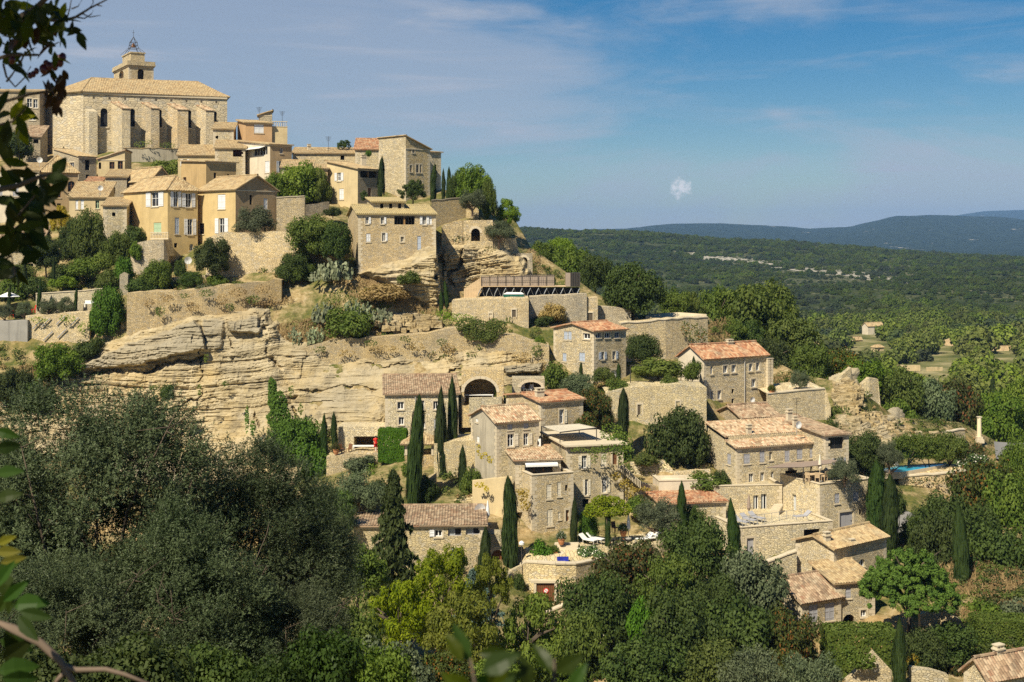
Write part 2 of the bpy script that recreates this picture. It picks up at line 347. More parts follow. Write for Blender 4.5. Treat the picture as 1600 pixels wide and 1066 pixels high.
M['lf_pine'] = leafmat('needles pine', (0.050, 0.105, 0.016), (0.12, 0.20, 0.03), 0.3)
M['lf_blue'] = leafmat('needles blue', (0.05, 0.09, 0.075), (0.12, 0.17, 0.14), 0.15)
M['lf_red'] = leafmat('leaves turning', (0.042, 0.062, 0.016), (0.090, 0.105, 0.026), 0.3, (0.19, 0.085, 0.022))
M['lf_hedge'] = leafmat('leaves hedge', (0.045, 0.10, 0.012), (0.10, 0.19, 0.02), 0.3)
M['lf_far'] = leafmat('leaves far wood', (0.032, 0.052, 0.015), (0.062, 0.088, 0.024), 0.22, place=True)
M['lf_cactus'] = leafmat('cactus pads', (0.16, 0.20, 0.11), (0.28, 0.31, 0.18), 0.08)
M['lf_dry'] = leafmat('dry grass', (0.22, 0.15, 0.06), (0.42, 0.31, 0.14), 0.3)
M['lf_flower'] = leafmat('white flowers', (0.05, 0.09, 0.025), (0.09, 0.15, 0.04), 0.25, (0.75, 0.72, 0.62))
M['lf_plum'] = leafmat('leaves plum', (0.045, 0.060, 0.008), (0.15, 0.17, 0.018), 0.5, (0.10, 0.035, 0.012), 0.4)
M['lf_fig'] = leafmat('leaves broad near', (0.022, 0.045, 0.009), (0.055, 0.095, 0.017), 0.35, None, 0.5)
M['fruit'] = plain('plum fruit', (0.09, 0.012, 0.016), 0.35, 0.3, 0, 0.5)
# ------------------------------------------------------------------ the houses, measured: A | B | C = columns of the left end, the near corner and the right end,
# Y = distance of the near corner, th = turn of the right-hand face, eave and base = rows at the near corner
HL = []
def H(label, A, B, C, Y, th, eave, base, roof, rise, wall, tile, ops=(), name='stone_house', cat='house', **kw):
    HL.append(dict(label=label, A=A, B=B, C=C, Y=Y, th=math.radians(th), eave=eave, base=base, roof=roof, rise=rise, wall=wall, tile=tile, ops=ops, name=name, cat=cat, **kw))
def along(p, e, px):
    k = (px - CX) / F
    return (k * p[1] - p[0]) / (e[0] - k * e[1])
def foot(h):
    b = P(h['B'], h['eave'], h['Y']); e1 = Vector((math.cos(h['th']), math.sin(h['th']))); e2 = Vector((-e1.y, e1.x)); p = (b.x, b.y)
    L1 = h.get('L1') or along(p, e1, h['C']); L2 = h.get('L2') or along(p, e2, h['A'])
    if not 0.5 < L1 < 60: print('bad L1', h['label'], L1); L1 = 8
    if not 0.5 < L2 < 60: print('bad L2', h['label'], L2); L2 = 8
    if h.get('maxd'): L2 = min(L2, h['maxd'])
    zb = P(h['B'], h['base'], h['Y']).z
    if h.get('rpy'):
        q = Vector(p) + {'g2': e2 * (L2 / 2), 's2': e2 * L2, 's1': e2 * L2, 'g1': e1 * (L1 / 2), 'sx': e2 * 0}.get(h['roof'], e2 * 0)
        h['rise'] = max(.25, CZ + (HY - h['rpy']) / F * q.y - b.z)
    b2 = Vector(p); h.update(b=b2, e1=e1, e2=e2, L1=L1, L2=L2, ze=b.z, zb=zb)
# --- upper town
H('long building with a tan roof at the far left, beside the church apse', None, -40, 62, 233, 4, 143, 262, 's2', 1.6, 'st_grey', 't_tan',
  [('2','w','white',42,154,50,168), ('2','w','white',52,155,59,169), ('2','d','',20,178,30,190), ('2','w','white',46,178,56,188)], L2=12)
H('low house with a dark tiled roof, below the church apse on its left', None, 36, 63, 226, 6, 214, 262, 's2', 2.2, 'st_grey', 't_brown', [('2','d','',52,218,60,224)], L2=5)
H('cream house with tall grey shutters and a broad tan roof, beneath the church apse', None, 62, 122, 196, 24, 268, 345, 'h', 2.6, 'pl_brown_shade', 't_tan',
  [('2','aw','sh_brown',87,282,95,309), ('2','aw','sh_brown',106,283,117,300), ('2','d','',89,318,95,327)], L2=12, leftpx=-6)  # the shade on this right-hand face is put in as brown plaster
H('cream house front with two tall grey shutters, at the left edge below the apse', None, -12, 61, 195, 4, 268, 345, 's2', 1.6, 'pl_white', 't_tan',
  [('2','c','sh_grey',20,282,29,307), ('2','c','sh_grey',-2,284,4,306)], L2=8, ov=.15)
H('small stone house with a dark doorway, tucked under the church wall', 84, 123, 151, 206, 46, 245, 290, 's1', 1.6, 'st_grey', 't_tan',
  [('2','d','',133,250,140,266), ('1','w','white',109,254,116,264), ('2','d','',134,273,139,280)], maxd=12, ov=.2)
H('small house with a one-slope tan roof and twin windows, below the first buttress', None, 153, 195, 208, 8, 249, 300, 'sl', 1.5, 'pl_cream', 't_mix',
  [('2','w','sh_brown',171,253,179,265), ('2','w','sh_brown',184,252,192,265), ('2','d','',154,254,158,264)], L2=7, ov=.25)
H('stone house with one small square window, left of the yellow house roof', None, 165, 198, 199, 10, 277, 345, 's2', 1.4, 'st_grey', 't_tan', [('2','d','',175,293,180,303)], L2=7)
H('low house with an arched attic window in its gable, behind the yellow house', 193, 236, 268, 194, 40, 281, 330, 'g1', 1.9, 'st_pale', 't_tan', [('2','ad','',249,275,257,283)], maxd=13)
H('low cream house with small windows and a stepped roof, above the leafy garden tree', None, 108, 166, 190, 6, 309, 350, 's2', 2.4, 'pl_cream', 't_tan',
  [('2','c','sh_white',118,313,122,327), ('2','c','sh_white',126,312,131,327), ('2','w','sh_green',149,313,155,326)], L2=6)
H('tiny rendered house with a red-tiled lean-to roof, above the stepped roof', None, 131, 155, 197, 6, 287, 310, 's2', 1.0, 'pl_pink', 't_red', [('2','d','',136,290,143,297)], L2=4)
H('stone house with one small hole of a window, left of the yellow house', None, 161, 198, 181, 9, 322, 400, 's2', 1.2, 'st_pale', 't_tan', [('2','d','',175,332,180,338)], L2=6)
H('squat stone house with a tan roof, between the church wall and the ochre house', None, 300, 338, 203, 9, 262, 300, 's2', 1.2, 'st_pale', 't_tan', [('2','d','',312,268,317,275)], L2=5)
H('low stone house with a tan roof, left of the long cream wall house', None, 440, 488, 199, 7, 262, 310, 's2', 1.4, 'st_fine', 't_tan', [('2','w','white',470,266,476,274)], L2=6)
H('tall ochre house with a flat top, right behind the yellow house', 283, 322, 369, 187, 42, 253, 330, 's1', .4, 'pl_ochre', 't_tan',
  [('1','w','sh_brown',286,277,291,287), ('2','d','',334,270,338,280), ('2','d','',355,272,358,279)], maxd=14)
H('yellow rendered house with white shutters on two faces and a hipped roof', 193, 262, 309, 176, 40, 296, 412, 'h', 1.9, 'pl_yellow', 't_tan',
  [('1','o','sh_white',236,300,248,323), ('1','c','sh_green',240,348,252,365), ('2','o','sh_white',271,299,278,323), ('2','o','sh_white',290,302,299,324),
   ('2','c','sh_blue',273,340,280,366), ('2','o','sh_white',293,342,301,367), ('2','d','',272,380,277,387), ('2','aw','white',296,381,302,392), ('2','D','sh_wood',257+2,398,265,421)], maxd=15)
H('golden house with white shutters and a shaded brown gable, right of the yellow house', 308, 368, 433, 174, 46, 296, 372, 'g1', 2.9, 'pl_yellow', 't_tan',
  [('1','c','sh_white',340,304,352,327), ('1','o','sh_white',342,341,351,365), ('1','w','sh_brown',311,349,319,366), ('2','d','',390,305,394,320), ('2','c','sh_white',412,310,418,327)], wall2='pl_brown_shade', rpy=275)  # brown wall2 carries the gable's shade in its colour
H('pink rendered house with one white shuttered window, high right of the church', 371, 384, 425, 214, 20, 192, 250, 's2', 1.2, 'pl_pink', 't_tan', [('2','c','sh_white',397,193,412,208)], maxd=10)
H('cream house with a roof balustrade, right of the pink house', None, 425, 449, 216, 14, 198, 240, 'f', 0, 'pl_cream', 't_tan', [], L2=6, balus=1)
H('pale stone turret with a tiled cap, rising above the pink house', None, 404, 425, 222, 10, 180, 215, 'sl', .8, 'st_grey', 't_tan', [], L2=4)
H('small stone house with a low roof, against the last church buttress', None, 333, 365, 216, 8, 202, 232, 's2', 1.5, 'st_pale', 't_tan', [('2','d','',337,212,341,217)], L2=6)
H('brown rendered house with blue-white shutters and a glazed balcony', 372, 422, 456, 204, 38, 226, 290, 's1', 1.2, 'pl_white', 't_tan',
  [('1','g','white',396,229,418,243), ('1','c','sh_white',414,252,421,270), ('2','w','white',437,231,442,240), ('2','o','sh_blue',436,252,442,270)], maxd=12, wall2='pl_brown_shade', awn=1)
H('stone house with a red-brown garage opening, left of the glazed balcony', None, 336, 383, 208, 9, 232, 270, 's2', 1.6, 'st_pale', 't_tan', [('2','d','wood',364,234,382,245)], L2=6)
H('low rendered house with a tan roof, right of the church terrace plants', None, 278, 340, 212, 8, 243, 275, 's2', 2.0, 'pl_cream', 't_tan', [('2','o','sh_white',286,249,292,260)], L2=6)
H('long cream wall house with a low roof on the skyline, behind the lime tree', None, 457, 600, 209, 5, 240, 310, 's2', 1.3, 'st_fine', 't_tan', [('2','d','',532,243,538,250)], L2=7, chim=[(483, 226, 236, 5, 4), (513, 232, 238, 4, 4)])
H('cream house with a dark top-floor loggia and white shutters, below the tower house', 511, 559, 592, 187, 50, 264, 320, 's1', 1.5, 'pl_cream', 't_tan',
  [('1','o','sh_white',527,270,533,283), ('1','c','sh_white',530,295,537,312), ('2','d','',563,266,589,278), ('2','D','sh_brown',575,294,580,309)], wall2='st_grey', chim=[(568, 243, 262, 8, 5)], rpy=253)  # grey wall2 puts the right face's shade into its colour
H('cream annex with a lean-to roof, joined to the loggia house on its left', None, 497, 512, 190, 10, 264, 316, 's2', .8, 'pl_brown_shade', 't_tan', [('2','w','white',505,296,509,312)], L2=5)
H('tall pale tower house with a sloping roof on the skyline, tallest right of the church', 592, 634, 672, 197, 42, 231, 312, 'sx', 1.6, 'st_fine', 't_tan',
  [('2','w','sh_cream',644,230,648,239), ('2','w','sh_cream',640,258,644,269), ('2','w','sh_cream',650,257,655,270), ('2','w','sh_cream',655,257,659,270), ('2','w','sh_cream',655,283,660,289)], wall2='st_gold', rpy=213)
H('narrow stone wing with a plain wall, right of the tall tower house', None, 672, 689, 203, 36, 238, 312, 's2', .6, 'st_pale', 't_tan', [('2','d','',679,258,682,264)], L2=6)
H('house with a bright red-brown roof, behind the tower house', None, 555, 596, 208, 4, 234, 300, 's2', 2.2, 'st_pale', 't_red', [], L2=7)
H('stone house with three attic windows and a roofed balcony, at the edge of the rock', 513, 560, 681, 163, 13, 335, 425, 'g2', 1.7, 'st_pale', 't_ochre',
  [('2','r','sh_white',571,339,576,350), ('2','r','sh_white',595,339,600,350), ('2','d','',616,336,648,351), ('2','o','sh_white',660,337,666,351), ('2','c','sh_white',671,337,675,351),
   ('2','c','sh_white',572,365,579,378), ('2','r','sh_white',597,364,602,377), ('2','w','sh_cream',626,370,631,378), ('2','c','sh_blue',652,369,658,391), ('1','c','sh_cream',538,344,542,352)], maxd=13, attic=1, rpy=322)
# --- lower town
H('stone house with a red roof and grey-blue shutters, below the grandstand', 865, 928, 978, 150, 38, 518, 596, 'g2', 1.5, 'st_fine', 't_red',
  [('1','c','sh_blue',881,518,887,531), ('1','c','sh_blue',887.6,518,893,531), ('1','w','white',911,521,922,530), ('1','c','sh_blue',879,552,885,565), ('1','c','sh_blue',905,551,914,565),
   ('2','w','sh_blue',931,520,939,528), ('2','w','sh_blue',945,520,953,528), ('2','w','sh_blue',960,519,968,528), ('2','o','sh_blue',939,550,944,562), ('2','r','sh_blue',957,549,962,562), ('2','D','white',955,578,966,592)], maxd=13, rpy=506)
H('square stone house with a bright red roof, standing at the end of the high wall', 1060, 1100, 1199, 148, 33, 561, 650, 'g2', 1.9, 'st_fine', 't_red',
  [('2','w','white',1110,572,1114,585), ('2','w','white',1130,571,1137,583), ('2','w','white',1143,570,1150,582), ('2','w','white',1170,568,1176,580), ('2','w','white',1181,566,1187,579),
   ('2','w','white',1174,592,1181,605), ('2','w','white',1109,611,1115,625), ('2','w','white',1121,610,1127,624), ('2','d','',1143,608,1147,615), ('2','d','',1143,623,1147,632)],
  maxd=10, wall1='pl_white', chim=[(1140, 531, 546, 10, 5)], pipe=1163, rpy=541)
H('narrow stone annex with a flat top, right of the square red-roofed house', None, 1200, 1208, 153, 30, 561, 615, 'f', 0, 'st_fine', 't_tan', [], L2=4)
H('pale stone house with a steep brown roof, pressed against the cliff foot', None, 602, 716, 140, 6, 617, 700, 's2', 3.4, 'st_fine', 't_brown',
  [('2','w','white',621,628,631,640), ('2','w','white',656,626,663,640), ('2','w','white',677,627,684,640), ('2','w','white',623,652,631,664), ('2','w','white',657,659,664,669), ('2','c','sh_white',678,655,683,672)], L2=8, pipe=649, rpy=588)
H('stone house with a red roof and stout chimney, beside the two arches', 791, 845, 911, 135, 30, 629, 705, 'g2', 1.7, 'st_fine', 't_red',
  [('1','c','white',817,632,822,642), ('2','r','sh_cream',874,640,881,662)], maxd=10, chim=[(843, 607, 628, 13, 2)], rpy=616)
H('house with a tan roof and a tall streaked plaster gable, left of the terraces', 736, 776, 842, 127, 27, 661, 800, 'g2', 1.6, 'st_fine', 't_mix',
  [('1','c','white',743,650,747,660), ('1','c','white',745,682,749,692), ('2','c','sh_grey',793,661,801,672), ('2','c','sh_grey',818,659,826,670), ('2','r','sh_cream',793,678,803,698), ('2','r','sh_cream',818,677,826,696)], maxd=10, wall1='pl_grey', rpy=638)
H('glazed porch with a tan tiled roof over a balustraded terrace', None, 806, 876, 123, 10, 720, 752, 's2', 1.3, 'st_fine', 't_mix', [('2','g','sh_brown',820,722,864,741), ('2','D','sh_brown',876-5,724,875,741)], L2=6, awn=1, rpy=703)
H('tall stone house block with cream shutters below the balustraded terrace', 798, 831, 896, 121, 22, 743, 858, 'f', 0, 'st_pale', 't_tan',
  [('2','c','sh_cream',854,757,862,780), ('2','c','sh_cream',871,753,877,776), ('2','d','',883,758,887,767), ('2','c','sh_cream',855,796,864,822), ('2','c','sh_cream',872,800,876,812), ('2','aD','sh_brown',884,797,889,815)], maxd=9)
H('stone house with cream shutters under a vine-edged terrace, by the stair', None, 886, 974, 125, 14, 699, 812, 'f', 0, 'st_pale', 't_tan',
  [('2','o','sh_cream',909,712,917,732), ('2','c','sh_cream',939,708,948,729), ('2','D','sh_brown',957,707,964,726), ('2','o','sh_cream',914,749,919,774), ('2','r','sh_cream',941,746,948,770), ('2','d','',910,780,920,793)], L2=9, slab=1)
H('long house with a striped brown roof and blue-white shutters, behind the walnut tree', None, 553, 757, 113, 2, 823, 915, 's2', 2.6, 'st_gold', 't_brown',
  [('2','l','sh_white',679,828,691,839), ('2','g','sh_grey',700,825,721,838), ('2','g','sh_grey',728,823,750,836), ('2','l','sh_blue',711,857,719,873), ('2','w','white',703,888,714,903)], L2=7, rpy=799)
H('large house with pale mottled roofs and grey shutters, above the paved terraces', 1106, 1152, 1291, 131, 21, 700, 760, 's2', 3.1, 'st_fine', 't_mix',
  [('2','c','sh_grey',1162,709,1172,725), ('2','c','sh_grey',1187,706,1195,723), ('2','w','sh_cream',1202,706,1207,719), ('2','c','sh_grey',1226,704,1234,722), ('2','c','sh_grey',1245,702,1254,718), ('2','c','sh_grey',1265,700,1271,716), ('2','c','sh_grey',1274,699,1280,714),
   ('1','c','sh_grey',1136,709,1142,726), ('2','w','white',1170,740,1177,757), ('2','w','white',1188,738,1194,752), ('2','w','white',1205,737,1209,752), ('2','g','sh_brown',1227,735,1246,753), ('2','g','sh_brown',1266,729,1278,742)],
  maxd=13, chim=[(1170, 664, 684, 8, 3), (1233, 640, 660, 9, 8), (1242, 651, 667, 7, 6)], rpy=667, step=1)
H('stone house with a dull brown roof, behind the large mottled-roof house', 1118, 1160, 1217, 142, 24, 654, 690, 'g2', 1.7, 'st_grey', 't_brown', [], maxd=10, rpy=635)
H('wing with a glazed corner loggia and a brown roof, right end of the large house', None, 1290, 1326, 132, 20, 681, 745, 's2', 3.2, 'st_fine', 't_brown',
  [('2','g','iron',1293,680.5,1318,702), ('2','o','sh_grey',1303,716,1307,726), ('2','o','sh_grey',1314,715,1318,724)], L2=10, rpy=652)
H('stone block with glass doors, supporting the upper terrace of the large house', None, 1114, 1222, 128, 6, 760, 815, 'f', 0, 'st_fine', 't_tan', [('2','g','white',1177,774,1185,799), ('2','g','white',1189,772,1198,798)], L2=6)
H('angular stone block with a grey roller garage, under the dining terrace', 1219, 1281, 1362, 124, 27, 757, 834, 'f', 0, 'st_fine', 't_tan',
  [('1','g','white',1238,773,1244,798), ('2','c','sh_grey',1304,771,1312,787), ('2','c','sh_grey',1333,768,1342,783), ('2','d','',1342,796,1346,805), ('2','D','sh_grey',1312,800,1333,829)], maxd=10)
H('low stone block carrying the sun deck, with a wide dark window', None, 1155, 1301, 119, 17, 825, 895, 'f', 0, 'st_fine', 't_tan', [('2','D','sh_grey',1167,841,1178,868), ('2','d','',1256,827,1281,844)], L2=12)
H('low house with a bright red roof, between the olive tree and the sun deck', None, 1034, 1134, 123, 10, 788, 840, 's2', 1.6, 'st_gold', 't_red', [], L2=7, rpy=774)
H('pale rendered wall house with two tiny windows, above the bright red roof', None, 1030, 1114, 128, 6, 752, 790, 'f', 0, 'pl_white', 't_red', [('2','d','',1075,771,1083,778), ('2','d','',1096,773,1105,779)], L2=3)
H('gabled stone house with two chimneys, beside the umbrella pine', 1243, 1303, 1385, 111, 38, 858, 985, 'g2', 1.9, 'st_fine', 't_tan',
  [('2','aw','white',1342,874,1351,886)], maxd=9, chim=[(1292, 832, 850, 10, 1), (1331, 843, 854, 8, 2)], rpy=838)
H('low stone wing with tall grey shutters and a sloping brown roof, left of the gable', 1220, 1253, 1314, 105, 27, 942, 990, 's2', 3.0, 'st_fine', 't_brown',
  [('1','ac','sh_grey',1231,950,1240,972), ('2','c','sh_grey',1264,945,1278,974), ('2','c','sh_grey',1289,942,1304,970)], maxd=7, rpy=906)
H('narrow stone wing with an arched cellar door, right of the grey-shuttered wing', None, 1306, 1367, 107, 16, 912, 990, 's2', .7, 'st_fine', 't_tan',
  [('2','ac','sh_grey',1321,918,1330,935), ('2','ad','',1317,960,1336,982), ('2','w','white',1345,953,1354,964)], L2=4)
H('brown-roofed house with one chimney, cut by the lower right corner', 1506, 1545, 1720, 88, 24, 1062, 1110, 'g2', 2.2, 'st_fine', 't_brown', [], maxd=9, chim=[(1560, 1008, 1032, 15, 2)], rpy=1030)
H('house with a tiled roof and a wooden shutter, behind the dark left garden trees', None, -30, 58, 176, 6, 390, 445, 's2', 3.0, 'st_pale', 't_brown', [('2','c','sh_wood',40,389,47,402), ('2','d','',32,412,52,436)], L2=6)
for h in HL: foot(h)
CARVE = list(HL)
def flat(px0, px1, py, Y0, Y1):
    z = P(0, py, Y0).z; x0, x1 = (px0 - CX) / F * Y0, (px1 - CX) / F * Y1
    CARVE.append(dict(b=Vector((x0, Y0)), e1=Vector((1, 0)), e2=Vector((0, 1)), L1=x1 - x0, L2=Y1 - Y0, zb=z - .3, Y=Y0))
flat(1370, 1510, 741, 137, 149); flat(722, 912, 468, 164.5, 169.5); flat(1000, 1106, 502, 160, 172); flat(900, 1062, 854, 117.5, 122.5); flat(1199, 1298, 614, 148, 157); flat(1270, 1330, 548, 128, 130); flat(1108, 1330, 756, 123, 137); flat(550, 600, 712, 138, 145); flat(-40, 140, 500, 160, 165)

# ------------------------------------------------------------------ lie of the land: distance of the ground at points of the hillside
CP = np.array([(-250,240,245),(0,240,242),(120,225,246),(300,220,250),(400,225,230),(500,245,220),(600,255,216),(690,290,208),(760,318,196),(820,382,186),
 (0,275,205),(150,272,214),(300,270,214),(400,262,212),(480,300,200),(560,318,192),(650,316,196),(740,325,186),
 (0,335,198),(100,335,196),(170,335,192),(330,335,190),(450,325,188),(250,412,177),(340,385,178),(430,372,178),(500,345,176),(690,350,178),(740,350,178),
 (0,440,172),(100,440,172),(200,440,169),(300,440,168),(420,432,166),(480,432,165),(550,425,164),(640,425,164),(700,470,164),(780,468,166),(830,466,172),(930,470,174),(1000,500,172),(1100,495,172),
 (740,382,177),(790,400,180),(770,440,176),(720,440,174),(702,435,172),
 (0,500,162),(130,540,159),(300,495,160),(400,482,160),(520,500,160),(650,515,160),(720,505,160),(800,505,160),(860,520,160),
 (-200,660,150),(0,660,150),(150,700,150),(300,720,149),(420,700,148),(560,690,146),(700,620,149),(760,640,147),(790,600,150),(850,600,153),
 (870,605,150),(980,600,151),(1100,605,150),(950,690,138),(1000,720,137),(1060,730,134),(1110,740,134),(1250,750,134),(1325,735,136),
 (1210,640,150),(1300,660,150),(1330,600,156),(1350,690,148),(1400,665,158),(1500,672,166),(1560,695,172),(1640,722,165),(1180,560,175),(1100,520,172),
 (1380,740,139),(1460,740,141),(1500,790,135),(1380,830,127),(1330,832,126),(1180,810,128),(1150,870,121),(1260,890,116),(1310,985,106),(1000,850,120),(950,840,121),(1050,840,121),
 (870,890,115),(870,942,112),(950,940,110),(700,800,123),(700,915,110),(560,765,132),(600,715,138),(740,780,127),(800,880,115),
 (0,900,125),(300,900,120),(600,1000,98),(900,1000,100),(1100,1000,98),(1300,1050,98),(1500,1050,97),(1600,900,112),(1600,800,126),(1450,950,108),(1450,860,120),
 (-250,1180,86),(0,1180,86),(400,1180,84),(800,1180,82),(1200,1180,82),(1600,1180,82),(1850,1180,84),(1850,720,180),(1850,900,125),(-250,440,175),(-250,800,138)], float)
def _fit():
    X = CP[:, :2] / 100.0; n = len(X)
    K = np.sqrt(((X[:, None] - X[None]) ** 2).sum(-1) + 0.02)
    A = np.zeros((n + 3, n + 3)); A[:n, :n] = K - np.eye(n) * 0.06; A[:n, n] = 1; A[:n, n+1:] = X; A[n, :n] = 1; A[n+1:, :n] = X.T
    return np.linalg.solve(A, np.concatenate([CP[:, 2], [0, 0, 0]]))
CW = _fit()
def Dg(px, py):
    q = np.stack([np.atleast_1d(np.asarray(px, float)).ravel(), np.atleast_1d(np.asarray(py, float)).ravel()], 1) / 100.0
    X = CP[:, :2] / 100.0; out = np.empty(len(q))
    for i in range(0, len(q), 8000):
        s = q[i:i+8000]; K = np.sqrt(((s[:, None] - X[None]) ** 2).sum(-1) + 0.02)
        out[i:i+8000] = K @ CW[:-3] + CW[-3] + s @ CW[-2:]
    return out
def D1(px, py): return float(Dg(px, py)[0])
def carve(px, py, Y):
    """push the ground back behind every house that stands on it"""
    Y = Y.copy()
    for _ in range(2):
        for h in CARVE:
            cs = [h['b'], h['b'] + h['e1'] * h['L1'], h['b'] + h['e1'] * h['L1'] + h['e2'] * h['L2'], h['b'] + h['e2'] * h['L2']]
            pxs = [CX + F * c.x / c.y for c in cs]
            idx = np.nonzero((px > min(pxs) - 3) & (px < max(pxs) + 3) & (np.abs(Y - h['Y']) < 60))[0]
            for it in range(90):
                if not len(idx): break
                X = (px[idx] - CX) / F * Y[idx]; dx, dy = X - h['b'].x, Y[idx] - h['b'].y
                a = dx * h['e1'].x + dy * h['e1'].y; b = dx * h['e2'].x + dy * h['e2'].y
                z = CZ + (HY - py[idx]) / F * Y[idx]
                ins = (a > 0.1) & (a < h['L1'] - 0.1) & (b > 0.1) & (b < h['L2'] + 0.3) & (z > h['zb'] + 0.1)
                idx = idx[ins]; Y[idx] += 0.4
    return Y
def gridmesh(name, co, nr, nc, mats, smooth=True, midx=None, flip=False, keep=None):
    me = bpy.data.meshes.new(name); me.vertices.add(nr * nc); me.vertices.foreach_set('co', np.asarray(co, np.float32).ravel())
    r, c = np.meshgrid(np.arange(nr - 1), np.arange(nc - 1), indexing='ij'); a = (r * nc + c).ravel()
    q = np.stack([a, a + 1, a + nc + 1, a + nc], 1)
    if flip: q = q[:, ::-1]
    if keep is not None: q = np.ascontiguousarray(q[keep[q].any(1)])
    me.loops.add(q.size); me.loops.foreach_set('vertex_index', q.ravel().astype(np.int32))
    me.polygons.add(len(q)); me.polygons.foreach_set('loop_start', np.arange(0, q.size, 4, dtype=np.int32))
    for m_ in (mats if isinstance(mats, (list, tuple)) else [mats]): me.materials.append(m_)
    me.polygons.foreach_set('use_smooth', np.full(len(q), smooth))
    if midx is not None: me.polygons.foreach_set('material_index', midx.astype(np.int32))
    me.update(calc_edges=True); me.validate(); return me
# ground colours
def groundmat():
    m, t, p = newmat('hillside earth'); N = NT(t); ob = N.n('ShaderNodeTexCoord').outputs['Object']
    a = N.noise(ob, 0.22, 6, 0.65); b = N.noise(ob, 1.7, 6, 0.7); c_ = N.noise(ob, 0.09, 4, 0.6)
    c = N.ramp(b, [(0.3, (0.15, 0.11, 0.055)), (0.5, (0.33, 0.25, 0.125)), (0.7, (0.47, 0.39, 0.25))])
    c = N.mix(N.rng(a, 0.42, 0.56), c, N.ramp(b, [(0.35, (0.05, 0.075, 0.02)), (0.65, (0.17, 0.155, 0.05))]))
    c = N.mix(N.rng(c_, 0.55, 0.68), c, N.ramp(b, [(0.35, (0.30, 0.19, 0.08)), (0.7, (0.46, 0.33, 0.15))]))
    N.link(c, p.inputs['Base Color']); p.inputs['Roughness'].default_value = 1.0; p.inputs['Specular IOR Level'].default_value = 0.05
    N.link(N.bump(b, 1.0, 0.25), p.inputs['Normal']); return m
def valleymat():
    m, t, p = newmat('valley scrub'); N = NT(t); ob = N.n('ShaderNodeTexCoord').outputs['Object']
    a = N.noise(ob, 0.012, 6, 0.65); b = N.noise(ob, 0.11, 5, 0.7); f = N.noise(ob, 0.6, 4, 0.7)
    c = N.ramp(b, [(0.35, (0.022, 0.035, 0.013)), (0.52, (0.042, 0.055, 0.02)), (0.70, (0.085, 0.088, 0.036))])
    c = N.mix(N.math('MULTIPLY', N.rng(f, 0.52, 0.66), N.rng(a, 0.5, 0.6)), c, c4((0.36, 0.32, 0.23)))
    yy = N.n('ShaderNodeSeparateXYZ', {0: ob}).outputs[1]; c = N.mix(N.rng(yy, 720, 560), c, N.ramp(N.noise(ob, 0.05, 5, .7), [(0.36, (0.07, 0.085, 0.028)), (0.5, (0.15, 0.15, 0.058)), (0.62, (0.30, 0.26, 0.14))]))
    rk = N.n('ShaderNodeAttribute', attribute_name='rock').outputs['Fac']; rn = N.noise(N.map(ob, (.16, .06, .4)), 1.0, 6, .8)
    c = N.mix(N.rng(N.math('ADD', rn, N.math('MULTIPLY', rk, .30)), .73, .78), c, c4((0.36, 0.335, 0.28)))
    N.link(c, p.inputs['Base Color']); p.inputs['Roughness'].default_value = 1.0; p.inputs['Specular IOR Level'].default_value = 0.05
    N.link(N.bump(b, 0.8, 2.0), p.inputs['Normal']); return m
def farhillmat():
    m, t, p = newmat('far wooded hills'); N = NT(t); ob = N.n('ShaderNodeTexCoord').outputs['Object']
    b = N.noise(ob, 0.03, 6, 0.75); a = N.noise(ob, 0.0035, 5, 0.65)
    c = N.ramp(b, [(0.38, (0.012, 0.022, 0.014)), (0.6, (0.034, 0.050, 0.026))])
    s = N.noise(N.map(ob, (0.004, 0.0016, 0.03)), 1.0, 6, 0.8)
    c = N.mix(N.math('MULTIPLY', N.rng(s, 0.635, 0.665), N.rng(b, 0.42, 0.5)), c, c4((0.42, 0.38, 0.30)))
    N.link(c, p.inputs['Base Color']); p.inputs['Roughness'].default_value = 1.0; p.inputs['Specular IOR Level'].default_value = 0.0
    N.link(N.bump(b, 1.0, 12.0), p.inputs['Normal']); return m
M['ground'] = groundmat(); M['valley'] = valleymat(); M['farhill'] = farhillmat()
